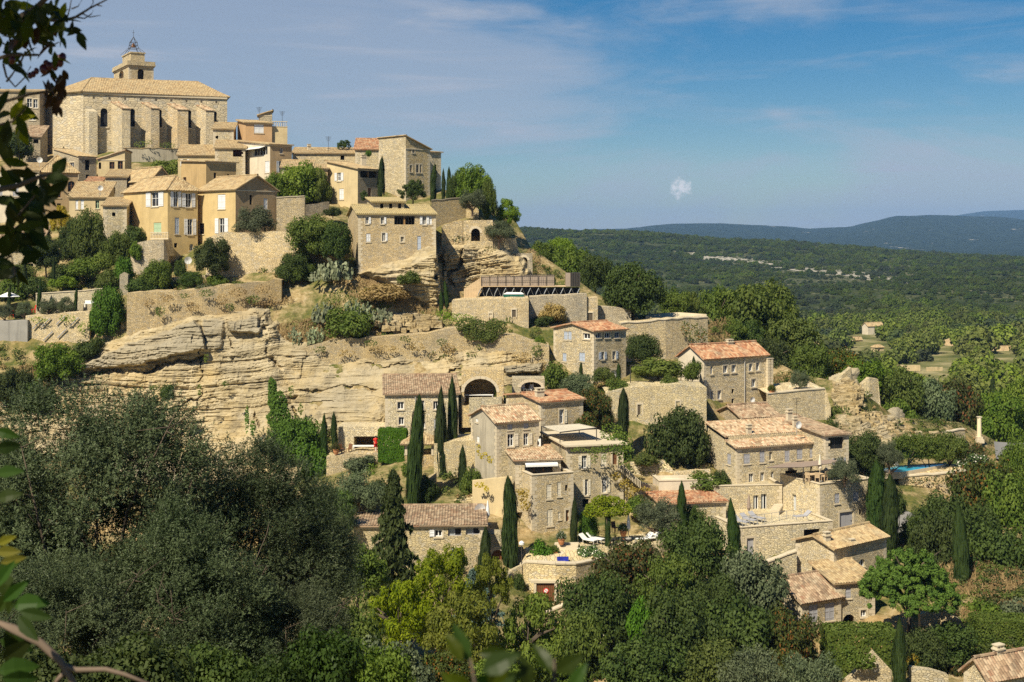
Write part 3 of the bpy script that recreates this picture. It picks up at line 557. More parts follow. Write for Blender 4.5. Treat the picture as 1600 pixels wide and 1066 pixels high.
def build_hillside():
    S = np.array([(-250,238),(0,238),(120,222),(350,222),(450,252),(560,262),(640,285),(700,298),(760,318),(800,335),(830,388),(870,415),(930,458),(1000,492),(1050,488),(1105,494),(1150,532),(1250,585),(1330,600),(1400,652),(1500,660),(1560,692),(1640,702),(1850,722)], float)
    pxs = np.arange(-250, 1851, 5.0); nc = len(pxs); top = np.interp(pxs, S[:, 0], S[:, 1]); nt = 170
    T = np.linspace(0, 1, nt)[:, None]; PX = np.repeat(pxs[None], nt, 0); PY = top[None] + (1180 - top[None]) * T
    Y = Dg(PX, PY); PXr, PYr = PX.ravel(), PY.ravel()
    X = (PXr - CX) / F * Y
    Y = Y + (fbm(X * 0.5, PYr * 0.05, 0, 3) - 0.5) * 1.2
    Y = carve(PXr, PYr, Y).reshape(nt, nc)
    Z = CZ + (HY - PY) / F * Y; X = (PX - CX) / F * Y
    rows = []
    for dy, dz in ((150, -60), (90, -40), (45, -19), (22, -7), (8, -1.2)):
        rows.append(np.stack([X[0] * (1 + dy / Y[0]), Y[0] + dy, np.maximum(Z[0] + dz, 2)], 1))
    for i in range(nt): rows.append(np.stack([X[i], Y[i], Z[i]], 1))
    for yy, zz in ((72, 25.5), (60, 28), (48, 37.5), (36, 43.5), (26, 48.3), (16, 52.0), (8, 55.2), (2, 58.0), (-10, 58.5), (-60, 59)):
        rows.append(np.stack([(pxs - CX) / F * max(yy, 62), np.full(nc, yy) + (fbm(pxs * .02, pxs * 0 + yy, 0, 5) - .5) * 2, zz + (fbm(pxs * .03, pxs * 0 + yy * .2, 0, 6) - .5) * 1.2 * (yy > 4)], 1))
    co = np.concatenate(rows); o = bpy.data.objects.new('hillside_ground', gridmesh('hillside_ground', co, len(rows), nc, M['ground'], flip=True))
    link(o); tag(o, 'dry earthy hillside under the village', kind='structure')
build_hillside()
# ------------------------------------------------------------------ the valley and the hills behind it, one sheet to the horizon
VY = [-400, 100, 200, 300, 450, 600, 900, 1300, 1800, 2100, 2700, 4200]
VZ = [4, 6, 17, 19, 18, 19, 23, 34, None, None, 15, 20]
RID = np.array([(-3000,360),(830,361),(960,364),(1050,368),(1130,376),(1200,377),(1300,385),(1400,394),(1500,401),(1600,406),(4000,425)], float)
FAR1 = np.array([(-3000,361),(960,360),(1050,354),(1120,352),(1190,352),(1260,358),(1330,357),(1370,347),(1400,339),(1450,337),(1500,339),(1560,342),(1600,347),(1800,350),(4000,352)], float)
FAR2 = np.array([(-3000,366),(1300,362),(1440,345),(1500,336),(1540,330),(1600,328),(1750,324),(2200,340),(4000,352)], float)
def vheight(u, Y):
    """height of the valley floor at column u = X / Y and distance Y"""
    px = CX + F * u
    rid = CZ + (HY - np.interp(px, RID[:, 0], RID[:, 1])) / F * 1800
    zs = [np.full_like(u, z) if z is not None else (rid if y == 1800 else rid - 14) for y, z in zip(VY, VZ)]
    ys = list(VY)
    ys += [7000, 8600, 12500, 15000]
    zs += [CZ + (HY - np.interp(px, FAR1[:, 0], FAR1[:, 1])) / F * 7000, np.full_like(u, 40.), CZ + (HY - np.interp(px, FAR2[:, 0], FAR2[:, 1])) / F * 12500, np.full_like(u, -60.)]
    ys = np.array(ys, float); zs = np.array(zs); k = np.clip(np.searchsorted(ys, Y) - 1, 0, len(ys) - 2)
    t = np.clip((Y - ys[k]) / (ys[k+1] - ys[k]), 0, 1); t = t * t * (3 - 2 * t)
    ar = np.arange(len(u)); z = zs[k, ar] * (1 - t) + zs[k+1, ar] * t
    X = u * Y
    amp = np.clip((Y - 150) / 500, 0, 1)
    z = z + (fbm(X / 90, Y / 90, 0, 21, 4) - 0.5) * 9 * amp + (fbm(X / 900, Y / 900, 0, 23, 4) - .5) * 60 * np.clip((Y - 3000) / 3000, 0, 1) * np.clip(1.5 - np.abs(Y - 7000) / 900, 0.15, 1)
    return z
def rockband(u, Y, z):
    """how bare the limestone band on the far slope is, 0 to 1"""
    px = CX + F * u; py = HY + F * (CZ - z) / np.maximum(Y, 60); w = np.clip((px - 1000) / 90, 0, 1) * np.clip((1500 - px) / 130, 0, 1) * (Y > 700) * (Y < 1900)
    return np.exp(-((py - (398 + (px - 1080) * .125)) / 9.0) ** 2) * w
def build_valley():
    Yr = np.concatenate([np.array([-400, -100, 60, 120]), np.geomspace(170, 2200, 110), np.geomspace(2260, 15000, 110)])
    us = np.linspace(-1.2, 1.2, 420); co = []
    for y in Yr:
        X = us * max(y, 400); z = vheight(X / max(y, 60), np.full_like(us, y)); co.append(np.stack([X, np.full_like(us, y), z], 1))
    co = np.concatenate(co); nr, nc = len(Yr), len(us)
    mi = np.repeat((Yr[:-1] > 2300).astype(int)[:, None], nc - 1, 1).ravel()
    o = bpy.data.objects.new('valley_ground', gridmesh('valley_ground', co, nr, nc, [M['valley'], M['farhill']], midx=mi))
    at = o.data.attributes.new('rock', 'FLOAT', 'POINT'); at.data.foreach_set('value', rockband(co[:, 0] / np.maximum(co[:, 1], 60), co[:, 1], co[:, 2]).astype(np.float32))
    link(o); tag(o, 'wooded valley floor and the blue hills behind it', kind='structure')
build_valley()
# ------------------------------------------------------------------ cliffs
def cliffmat():
    m, t, p = newmat('limestone cliff'); N = NT(t); ob = N.n('ShaderNodeTexCoord').outputs['Object']
    tl = N.n('ShaderNodeMapping', {0: ob, 'Rotation': (0, math.radians(4), 0)}).outputs[0]
    st = N.noise(N.map(tl, (0.12, 0.12, 2.4)), 1.0, 7, 0.7); a = N.noise(ob, 0.16, 5, 0.6); f = N.noise(ob, 2.4, 5, 0.75)
    c = N.ramp(st, [(0.30, (0.18, 0.14, 0.075)), (0.43, (0.44, 0.355, 0.20)), (0.60, (0.59, 0.495, 0.315)), (0.75, (0.41, 0.33, 0.185))])
    c = N.mix(N.rng(a, 0.45, 0.7), c, N.mix(0.62, c, c4((0.60, 0.44, 0.20))))
    ws = N.noise(N.map(ob, (0.55, 0.55, 0.06)), 1.0, 5, 0.7); c = N.mix(N.math('MULTIPLY', N.rng(ws, 0.50, 0.66), 0.6), c, c4((0.15, 0.13, 0.095)))
    c = N.mix(N.math('MULTIPLY', N.rng(N.noise(ob, 0.4, 5, 0.7), 0.5, 0.62), 0.6), c, c4((0.62, 0.53, 0.36)))
    g = N.n('ShaderNodeAttribute', attribute_name='grey').outputs['Fac']
    c = N.mix(g, c, N.mix(st, c4((0.20, 0.185, 0.145)), c4((0.42, 0.385, 0.30))))
    c = N.mix(0.4, c, N.mix(f, c4((0.25, 0.25, 0.25)), c4((1, 1, 1))), 'MULTIPLY')
    N.link(c, p.inputs['Base Color']); p.inputs['Roughness'].default_value = 0.95; p.inputs['Specular IOR Level'].default_value = 0.1
    h = N.math('ADD', N.math('MULTIPLY', st, 1.0), N.math('MULTIPLY', f, 0.45))
    N.link(N.bump(h, 1.0, 0.4), p.inputs['Normal']); return m
M['cliff'] = cliffmat()
def inpoly_dist(px, py, poly):
    """signed distance in pixels to a polygon, positive inside"""
    ins = np.zeros(px.shape, bool); d = np.full(px.shape, 1e9); n = len(poly)
    for i in range(n):
        (x0, y0), (x1, y1) = poly[i], poly[(i + 1) % n]
        if y0 != y1: ins ^= ((y0 > py) != (y1 > py)) & (px < (x1 - x0) * (py - y0) / (y1 - y0) + x0)
        ll = (x1-x0)**2 + (y1-y0)**2; t = np.clip(((px-x0)*(x1-x0) + (py-y0)*(y1-y0)) / ll, 0, 1)
        d = np.minimum(d, np.hypot(px - x0 - t*(x1-x0), py - y0 - t*(y1-y0)))
    return np.where(ins, d, -d)
def strata(X, Z, seed, thick=0.75, tilt=0.06):
    """ledges of bedded rock: how far the face stands out, in metres"""
    q = Z - tilt * X + (fbm(X * 0.05, Z * 0.07, 0, seed, 4) - 0.5) * 5.0
    bed = np.clip((fbm(X * 0.07, Z * 0.11, 2.0, seed + 70, 4) - .26) * 4.0, .25, 1.3)      # where the beds weather out, where the rock is massive
    out = 0
    for k, (th, am, bl) in enumerate(((thick * 3.4, 1.0, 6.0), (thick * .9, 0.85, 3.1), (thick * 0.36, 0.6, 1.7), (thick * 0.16, 0.32, 0.9))):
        L = q / th; li = np.floor(L); fr = L - li
        wob = (vnoise(X / bl * 0.7, li * 7.3, 0, seed + 20 + k) - .5) * bl * 1.2
        bi = np.floor((X + wob) / bl + _h(li.astype(np.int64), 3 + 0 * li.astype(np.int64), 0, seed + k) * 5)
        pr = _h(li.astype(np.int64), bi.astype(np.int64), 0, seed + 50 + k) * 0.65 + vnoise(X / (bl * 3), li * 3.1, 0, seed + 9) * 0.55
        edge = np.clip(np.minimum(fr, 1 - fr) / 0.16, 0, 1); bf = (X + wob) / bl + 0.0
        out = out + (am * (pr - 0.6) - am * 0.34 * (1 - edge)) * (bed if k else .6)
    return out + (fbm(X * .5, Z * .5, 4.0, seed + 81, 4) - .5) * .9
def cliff(name, label, poly, step, amp, seed, push=1.0, slabs=(), clefts=(), D=None, kw=None, fade=14.0):
    x0, x1 = min(p[0] for p in poly) - 10, max(p[0] for p in poly) + 10; y0, y1 = min(p[1] for p in poly) - 10, max(p[1] for p in poly) + 10
    xs, ys = np.arange(x0, x1, step), np.arange(y0, y1, step * 0.8); PX, PY = np.meshgrid(xs, ys); px, py = PX.ravel(), PY.ravel()
    Y = Dg(px, py) if D is None else D(px, py)
    X = (px - CX) / F * Y; Z = CZ + (HY - py) / F * Y
    sd = inpoly_dist(px + (fbm(px * .05, py * .05, 0, seed) - .5) * 22, py + (fbm(px * .05, py * .05, 3, seed) - .5) * 14, poly)
    mk = np.clip(sd / fade, -1, 1)
    out = strata(X, Z, seed) * amp + (fbm(X * .09, Z * .10, 0, seed + 3, 4) - .5) * 7.5 * amp + push
    grey = np.clip((fbm(X * .07, Z * .12, 5, seed, 4) - .55) * 4, 0, 1) * .7
    for (pl, dd) in slabs:
        s = inpoly_dist(px + (fbm(px * .09, py * .09, 6, seed) - .5) * 10, py + (fbm(px * .09, py * .09, 7, seed) - .5) * 6, pl)
        w = np.clip(s / 3.0 + .3, 0, 1); out = out + w * dd; grey = np.maximum(grey, w * 0.62)
    for (pts, wd, dep) in clefts:
        d = np.full(px.shape, 1e9); wx = px + (fbm(px * .06, py * .06, 12, seed, 4) - .5) * 26; wy = py + (fbm(px * .06, py * .06, 15, seed, 4) - .5) * 20
        for (a, b), (c, e) in zip(pts[:-1], pts[1:]):
            t = np.clip(((wx-a)*(c-a) + (wy-b)*(e-b)) / ((c-a)**2 + (e-b)**2), 0, 1); d = np.minimum(d, np.hypot(wx-a-t*(c-a), wy-b-t*(e-b)))
        d = d + (fbm(px * .15, py * .15, 9, seed) - .3) * wd * 1.5
        out = out - dep * np.clip(1.3 - d / wd, 0, 1) * np.clip((fbm(px * .035, py * .035, 18, seed, 3) - .36) * 5, .08, 1)
    Y = carve(px, py, Y - np.where(mk > 0, out * np.minimum(mk * 1.6, 1) + .15, mk * -1.0 * 0 + mk * 3.0))
    X = (px - CX) / F * Y; Z = CZ + (HY - py) / F * Y
    me = gridmesh(name, np.stack([X, Y, Z], 1), len(ys), len(xs), M['cliff'], smooth=False, flip=True, keep=mk > -.7)
    at = me.attributes.new('grey', 'FLOAT', 'POINT'); at.data.foreach_set('value', grey.astype(np.float32))
    o = link(bpy.data.objects.new(name, me)); tag(o, label, kind='structure')
cliff('cliff', 'long banded limestone cliff below the upper town', [(-20,640),(60,615),(118,560),(160,540),(200,520),(290,492),(345,488),(420,480),(445,530),(560,548),(650,520),(730,540),(800,535),(858,560),(850,625),(795,640),(725,600),(612,612),(600,670),(560,690),(520,672),(460,760),(240,760),(100,720),(-20,700)], 1.7, 0.8, 11, 1.2,
      slabs=[([(122,572),(205,535),(300,502),(314,508),(322,545),(205,572),(130,577)], 1.7), ([(355,500),(400,494),(412,500),(405,522),(360,518)], 1.3), ([(316,498),(352,500),(348,545),(322,546)], 0.5), ([(780,572),(850,565),(848,580),(790,585)], 1.2)],
      clefts=[([(408,500),(418,545),(452,610),(478,690)], 4, 1.5), ([(318,545),(312,600),(306,650)], 1.6, .7), ([(355,525),(382,610),(402,670)], 2.0, .8), ([(460,612),(600,605),(720,575)], 3, 1.4), ([(122,585),(230,578),(322,555)], 4.5, 1.5), ([(560,575),(690,560)], 2, .9), ([(250,640),(330,620),(400,640)], 2, .9), ([(808,590),(842,590)], 7, 2.0)])
cliff('rock_outcrop', 'rock bluff with a dark cleft below the arched doorway', [(560,425),(640,408),(690,385),(735,378),(775,390),(800,395),(828,440),(835,462),(690,480),(690,500),(645,470),(600,445)], 1.6, 0.6, 31, 1.1, D=lambda px, py: np.where(px > 686 + (py - 430) * .1, 170.2 + (470 - py) * .03, 162.4 + (470 - py) * .012),
      clefts=[([(686,392),(692,440),(690,485)], 9, 4.0), ([(722,388),(706,430),(700,470)], 4, 1.6), ([(828,400),(834,445)], 6, 2.2)])
cliff('rubble_slope', 'pale rubble slope and crumbling rock beside the terrace wall', [(1305,598),(1330,585),(1345,640),(1345,700),(1325,680),(1305,650)], 1.6, 0.8, 41, .8)
cliff('terrace_rocks', 'broken pale rock ledge over the old wall', [(575,500),(640,488),(690,495),(670,518),(600,522)], 1.6, 0.5, 47, .8)
cliff('scree', 'white rubble scree under the ruined walls', [(1318,660),(1345,645),(1400,650),(1420,690),(1380,705),(1330,695)], 1.6, 0.9, 53, .8)

# ------------------------------------------------------------------ builders for houses and walls
def plane_tiles(mb, pts, pitch=0.25, amp=0.06):
    """a roof slope of canal tiles over a convex outline; the first two points are the eave, left to right"""
    pts = [Vector(p) for p in pts]; sx = (pts[1] - pts[0]).normalized(); n = sx.cross(pts[-1] - pts[0]).normalized()
    if n.z < 0: n = -n; sx = -sx; pts = [pts[1], pts[0]] + pts[2:][::-1]
    tx = n.cross(sx); st = [((p - pts[0]).dot(sx), (p - pts[0]).dot(tx)) for p in pts]; m_ = len(st)
    def span(s):
        v = []
        for i in range(m_):
            (a, b), (c, d) = st[i], st[(i + 1) % m_]
            if abs(c - a) < 1e-6:
                if abs(s - a) < 1e-4: v += [b, d]
            elif min(a, c) - 1e-6 <= s <= max(a, c) + 1e-6: v.append(b + (d - b) * (s - a) / (c - a))
        return (min(v), max(v)) if v else None
    s0, s1 = min(a for a, b in st) + 1e-4, max(a for a, b in st) - 1e-4; k = max(1, round((s1 - s0) / pitch)); dq = (s1 - s0) / (k * 4)
    prof = (0.0, 0.72, 1.0, 0.72); prev = None
    for i in range(k * 4 + 1):
        s = s0 + i * dq; sp = span(min(max(s, s0), s1))
        if sp is None: prev = None; continue
        hgt = prof[i % 4] * amp; a = pts[0] + sx * s + tx * sp[0] + n * hgt; b = pts[0] + sx * s + tx * sp[1] + n * hgt
        if prev: mb.poly([prev[0], a, b, prev[1]], [(prev[2], prev[3]), (s, sp[0]), (s, sp[1]), (prev[2], prev[4])])
        prev = (a, b, s, sp[0], sp[1])
    lo = [p - n * 0.12 for p in pts]; mb.poly(lo[::-1], [(0, 0)] * m_)
    for i in range(m_): mb.poly([lo[i], lo[(i+1) % m_], pts[(i+1) % m_] + n * 0.005, pts[i] + n * 0.005], [(0, 0), (1, 0), (1, .1), (0, .1)])
def ridge(mb, a, b, r=0.15):
    a, b = Vector(a), Vector(b); d = (b - a).normalized(); w = d.cross(Vector((0, 0, 1))).normalized(); u = w.cross(d); L = (b - a).length
    pr = [(math.cos(t), math.sin(t)) for t in (0, .8, 1.57, 2.34, 3.14)]
    for (c0, s0), (c1, s1) in zip(pr[:-1], pr[1:]):
        mb.poly([a + w*c0*r + u*s0*r, b + w*c0*r + u*s0*r, b + w*c1*r + u*s1*r, a + w*c1*r + u*s1*r], [(0, 0), (0.2, L), (0.4, L), (0.2, 0)])
def facewall(mb, p0, e, L, z0, z1, holes, m=0, depth=0.22, nrm=None):
    """an upright wall with real openings; holes: (s0, s1, za, zb, arch, depth)"""
    W = lambda s, z, d=0.0: Vector((p0.x + e.x * s - nrm.x * d, p0.y + e.y * s - nrm.y * d, z))
    ss = sorted({0.0, L, *[h[0] for h in holes], *[h[1] for h in holes]}); zz = sorted({z0, z1, *[h[2] for h in holes], *[h[3] for h in holes]})
    for a, b in zip(ss[:-1], ss[1:]):
        run = None
        for c, d in zip(zz[:-1], zz[1:]):
            mid = ((a + b) / 2, (c + d) / 2)
            if any(h[0] < mid[0] < h[1] and h[2] < mid[1] < h[3] for h in holes):
                if run: mb.poly([W(a, run[0]), W(b, run[0]), W(b, run[1]), W(a, run[1])], [(a, run[0]), (b, run[0]), (b, run[1]), (a, run[1])], m); run = None
            else: run = (run[0], d) if run else (c, d)
        if run: mb.poly([W(a, run[0]), W(b, run[0]), W(b, run[1]), W(a, run[1])], [(a, run[0]), (b, run[0]), (b, run[1]), (a, run[1])], m)
    for s0, s1, za, zb, arch, dp in holes:
        out = [(s0, za), (s1, za)]
        if arch:
            r = (s1 - s0) / 2; hh = min(r, (zb - za) * .5); arc = [((s0+s1)/2 + r*math.cos(t), zb - hh + hh*math.sin(t)) for t in [math.pi*k/8 for k in range(9)]]
            out += arc
            for q in range(4): mb.poly([W(s1, zb), W(*arc[q+1]), W(*arc[q])], [(s1, zb), arc[q+1], arc[q]], m)
            for q in range(4, 8): mb.poly([W(s0, zb), W(*arc[q+1]), W(*arc[q])], [(s0, zb), arc[q+1], arc[q]], m)
        else: out += [(s1, zb), (s0, zb)]
        for i in range(len(out)):
            a, b = out[i], out[(i+1) % len(out)]
            mb.poly([W(*a), W(*a, dp), W(*b, dp), W(*b)], [(0, 0), (dp, 0), (dp, 1), (0, 1)], m)
def opening(h, rt, o, p0, e, nrm, s0, s1, za, zb, style, col):
    """window, shutters or door of one opening"""
    up = Vector((0, 0, 1)); e3 = Vector((e.x, e.y, 0)); n3 = Vector((nrm.x, nrm.y, 0))
    W = lambda s, z, d=0.0: Vector((p0.x, p0.y, 0)) + e3 * s + up * z - n3 * d - o
    w, hg = s1 - s0, zb - za; arch = style[0] == 'a'; st = style[-1]
    def bar(mb, a, b, c, d, dep, th): mb.obox(W(a, c, dep), e3 * (b - a), n3 * th, up * (d - c))
    fcol = M.get(col) or M['white']
    if st in 'wolr':
        mb = MB(); fm = M['white'] if st in 'olr' else fcol; t = min(.09, w * .13)
        bar(mb, s0, s0 + t, za, zb, .2, .07); bar(mb, s1 - t, s1, za, zb, .2, .07); bar(mb, s0 + t, s1 - t, za, za + t, .2, .07); bar(mb, s0 + t, s1 - t, zb - t, zb, .2, .07)
        bar(mb, (s0 + s1) / 2 - t * .5, (s0 + s1) / 2 + t * .5, za + t, zb - t, .2, .06)
        if hg > 1.2: bar(mb, s0 + t, s1 - t, za + hg * .55, za + hg * .55 + t * .6, .2, .055)
        win = mb.build('window', fm, rt); g = MB(); g.poly([W(s0, za, .21), W(s1, za, .21), W(s1, zb, .21), W(s0, zb, .21)]); g.build('pane', M['glass'], win)
        mb = MB(); bar(mb, s0 - .1, s1 + .1, za - .13, za - .003, -.002, .09); mb.build('sill', M['trim'], win)
        if h['wall'].startswith('st') and not arch and w > .4:
            mb = MB(); bar(mb, s0 - .14, s0 - .003, za - .002, zb + .16, 0.0, .022); bar(mb, s1 + .003, s1 + .14, za - .002, zb + .16, 0.0, .022); bar(mb, s0 - .003, s1 + .003, zb + .003, zb + .16, 0, .024); mb.build('surround', M['trim'], win)
    def leaf(a, b, dep):
        mb = MB(); bar(mb, a, b, za + .02, zb - .02, dep, .04)
        for f_ in (.12, .5, .86): bar(mb, a + .03, b - .03, za + hg * f_, za + hg * f_ + .09, dep - .04, .02)
        bar(mb, a, a + .05, za + .02, zb - .02, dep - .04, .018); bar(mb, b - .05, b, za + .02, zb - .02, dep - .04, .018)
        mb.build('shutter', fcol, rt)
    if st == 'c':
        k = 2 if w > .55 else 1
        for q in range(k): leaf(s0 + w * q / k + .012, s0 + w * (q + 1) / k - .012, .1)
        b = MB(); bar(b, s0 - .1, s1 + .1, za - .12, za - .003, 0, .08); b.build('sill', M['trim'], rt)
    sw = w * .62
    if st in 'ol': leaf(s0 - sw - .02, s0 - .02, -.02)
    if st in 'or': leaf(s1 + .02, s1 + sw + .02, -.02)
    if st == 'D':
        mb = MB(); k = max(2, int(w / .35))
        for q in range(k): bar(mb, s0 + w * q / k + .008, s0 + w * (q + 1) / k - .008, za, zb, .18, .05 + .012 * (q % 2))
        d = mb.build('door', fcol, rt)
        mb = MB(); bar(mb, s1 - .22, s1 - .14, za + hg * .48, za + hg * .52, .115, .05); mb.build('handle', M['iron'], d)
        if h['wall'].startswith('st'):
            mb = MB(); bar(mb, s0 - .18, s0 - .003, za, zb + .22, 0, .03); bar(mb, s1 + .003, s1 + .18, za, zb + .22, 0, .03); bar(mb, s0 - .003, s1 + .003, zb + .003, zb + .22, 0, .034); mb.build('surround', M['trim'], d)
    if st == 'g':
        mb = MB(); t = .06; k = max(2, int(w / .9))
        for q in range(k + 1): a = s0 + (w - t) * q / k; bar(mb, a, a + t, za, zb, .25, .06)
        bar(mb, s0 + .001, s1 - .001, za, za + t, .25, .05); bar(mb, s0 + .001, s1 - .001, zb - t, zb, .25, .05)
        win = mb.build('glazing', fcol, rt)
        for q in range(k):
            a = s0 + w * q / k; g = MB(); b2 = a + w / k; g.poly([W(a, za, .24), W(b2, za, .24), W(b2, zb, .24), W(a, zb, .24)]); g.build('pane', M['curtain'] if col in ('white', 'sh_grey') and q % 2 == 0 and w < 4 else M['glass'], win)
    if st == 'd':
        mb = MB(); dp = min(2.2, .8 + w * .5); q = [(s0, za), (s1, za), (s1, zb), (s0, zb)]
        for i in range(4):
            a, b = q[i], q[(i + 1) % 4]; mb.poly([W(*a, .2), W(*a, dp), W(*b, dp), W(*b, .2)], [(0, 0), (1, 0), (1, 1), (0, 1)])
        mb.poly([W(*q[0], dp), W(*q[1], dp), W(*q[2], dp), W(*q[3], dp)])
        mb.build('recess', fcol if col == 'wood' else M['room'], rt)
        if w > 2.5:
            mb = MB(); t = .05
            for q_ in range(int(w / .35) + 1): a = s0 + .02 + (w - .1) * q_ / int(w / .35); bar(mb, a, a + .025, za, za + .9, .06, .025)
            bar(mb, s0, s1, za + .9, za + .95, .07, .05); mb.build('railing', M['iron'], rt)
            mb = MB(); bar(mb, (s0 + s1) / 2 - .1, (s0 + s1) / 2 + .1, za, zb, .3, .2); mb.build('post', M['sh_wood'], rt)
def chimney(rt, o, px, ptop, pbot, wpx, Y, par):
    c = P(px, ptop, Y); w = wpx / F * Y; hb = (pbot - ptop) / F * Y + 1.2; mb = MB(); c = c - o; a = .5
    ex = Vector((math.cos(a), math.sin(a), 0)); ey = Vector((-ex.y, ex.x, 0)); d = w * .62
    mb.obox(c - ex*w/2 - ey*d/2 - Vector((0, 0, hb)), ex*w, ey*d, Vector((0, 0, hb - .28)))
    mb.obox(c - ex*(w/2+.08) - ey*(d/2+.08) - Vector((0, 0, .3)), ex*(w+.16), ey*(d+.16), Vector((0, 0, .1)))
    for k in (0, 1, 2): mb.obox(c - ex*(w/2 - (w-.15)*k/2) - ey*d/2 - Vector((0, 0, .2)), ex*.15, ey*d, Vector((0, 0, .2)))
    mb.obox(c - ex*(w/2+.05) - ey*(d/2+.05), ex*(w+.1), ey*(d+.1), Vector((0, 0, .08)))
    mb.build('chimney', M['trim'], par)
def build_house(h):
    b, e1, e2, L1, L2, ze, zb, rise = h['b'], h['e1'], h['e2'], h['L1'], h['L2'], h['ze'], h['zb'], h['rise']
    o = Vector((b.x, b.y, zb)); rt = root(h['name'], o, h['label'], h['cat']); roof = h['roof']; sink = h.get('sink', 3.0); ov = h.get('ov', .3)
    c0, c1, c2, c3 = b, b + e1*L1, b + e1*L1 + e2*L2, b + e2*L2
    walls = {'2': (c0, e1, L1), 'r': (c1, e2, L2), 'b': (c2, -e1, L1), '1': (c3, -e2, L2)}
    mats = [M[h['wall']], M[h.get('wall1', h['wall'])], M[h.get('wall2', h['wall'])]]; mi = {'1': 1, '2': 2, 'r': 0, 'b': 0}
    mb = MB(); todo = []
    for f_, (p0, e, L) in walls.items():
        n = Vector((e.y, -e.x)); holes = []
        for (fc, st, col, x0, y0, x1, y1) in h['ops']:
            if fc != f_: continue
            s0, s1 = sorted((along(p0, e, x0), along(p0, e, x1))); s0 = max(s0, .12); s1 = min(s1, L - .12)
            if s1 - s0 < .2: print('opening off', h['label'], x0, s0, s1, L); continue
            Ym = p0.y + e.y * (s0 + s1) / 2; za, zt = CZ + (HY - y1) / F * Ym, CZ + (HY - y0) / F * Ym
            zt = min(zt, ze - .15)
            if any(s0 < q[1] and s1 > q[0] and za < q[3] and zt > q[2] for q in holes): print('overlap', h['label'], x0); continue
            holes.append((s0, s1, za, zt, st[0] == 'a', .22)); todo.append((p0, e, n, s0, s1, za, zt, st, col))
        facewall(mb, p0, e, L, zb - sink, ze, holes, mi[f_], nrm=n)
    G = lambda a, bb, z: Vector((b.x + e1.x*a + e2.x*bb, b.y + e1.y*a + e2.y*bb, z))
    r = MB(); zr = ze + rise
    def tri(pts, m):
        uv = [((p - G(0, 0, ze)).to_2d().length, p.z) for p in pts]; mb.poly(pts, uv, m)
    if roof == 'g2':
        m_ = L2 * h.get('rf', .5); sl, sb = rise / m_, rise / (L2 - m_)
        tri([G(0, L2, ze), G(0, 0, ze), G(0, m_, zr)], 1); tri([G(L1, 0, ze), G(L1, L2, ze), G(L1, m_, zr)], 0)
        plane_tiles(r, [G(-ov, -ov, ze - ov*sl + .13), G(L1+ov, -ov, ze - ov*sl + .13), G(L1+ov, m_, zr + .13), G(-ov, m_, zr + .13)])
        plane_tiles(r, [G(L1+ov, L2+ov, ze - ov*sb + .13), G(-ov, L2+ov, ze - ov*sb + .13), G(-ov, m_, zr + .13), G(L1+ov, m_, zr + .13)])
        ridge(r, G(-ov, m_, zr + .15), G(L1 + ov, m_, zr + .15))
    elif roof == 'g1':
        m_ = L1 * h.get('rf', .5); sl = rise / m_; sb = rise / (L1 - m_)
        tri([G(0, 0, ze), G(L1, 0, ze), G(m_, 0, zr)], 2); tri([G(L1, L2, ze), G(0, L2, ze), G(m_, L2, zr)], 0)
        plane_tiles(r, [G(-ov, L2+ov, ze - ov*sl + .13), G(-ov, -ov, ze - ov*sl + .13), G(m_, -ov, zr + .13), G(m_, L2+ov, zr + .13)])
        plane_tiles(r, [G(L1+ov, -ov, ze - ov*sb + .13), G(L1+ov, L2+ov, ze - ov*sb + .13), G(m_, L2+ov, zr + .13), G(m_, -ov, zr + .13)])
        ridge(r, G(m_, -ov, zr + .15), G(m_, L2 + ov, zr + .15))
    elif roof == 'h':
        if L1 >= L2: k = L2 / 2; R0, R1 = G(k, L2/2, zr + .13), G(L1 - k, L2/2, zr + .13)
        else: k = L1 / 2; R0, R1 = G(L1/2, k, zr + .13), G(L1/2, L2 - k, zr + .13)
        d = ov * rise / k; q = [G(-ov, -ov, ze - d + .13), G(L1+ov, -ov, ze - d + .13), G(L1+ov, L2+ov, ze - d + .13), G(-ov, L2+ov, ze - d + .13)]
        if L1 >= L2:
            for pp in ([q[0], q[1], R1, R0], [q[2], q[3], R0, R1], [q[1], q[2], R1], [q[3], q[0], R0]): plane_tiles(r, pp)
        else:
            for pp in ([q[3], q[0], R0, R1], [q[1], q[2], R1, R0], [q[0], q[1], R0], [q[2], q[3], R1]): plane_tiles(r, pp)
        ridge(r, R0, R1)
        for a_, b_ in ((q[0], R0), (q[1], R1 if L1 >= L2 else R0), (q[3], R0 if L1 >= L2 else R1)): ridge(r, a_, b_, .12)
    elif roof in ('s2', 's1', 'sx', 'sl'):
        if roof == 's2':
            sl = rise / L2; tri([G(0, L2, ze), G(0, 0, ze), G(0, L2, zr)], 1); tri([G(L1, 0, ze), G(L1, L2, ze), G(L1, L2, zr)], 0)
            mb.poly([G(L1, L2, ze), G(0, L2, ze), G(0, L2, zr), G(L1, L2, zr)], [(0, ze), (L1, ze), (L1, zr), (0, zr)], 0)
            pts = [G(-ov, -ov, ze - ov*sl + .13), G(L1+ov, -ov, ze - ov*sl + .13), G(L1+ov, L2+ov*.5, zr + ov*.5*sl + .13), G(-ov, L2+ov*.5, zr + ov*.5*sl + .13)]
        elif roof == 's1':      # low over the right-hand face, high along the far left end
            sl = rise / L2; tri([G(0, L2, ze), G(0, 0, ze), G(0, L2, zr)], 1); tri([G(L1, 0, ze), G(L1, L2, ze), G(L1, L2, zr)], 0)
            mb.poly([G(L1, L2, ze), G(0, L2, ze), G(0, L2, zr), G(L1, L2, zr)], [(0, ze), (L1, ze), (L1, zr), (0, zr)], 0)
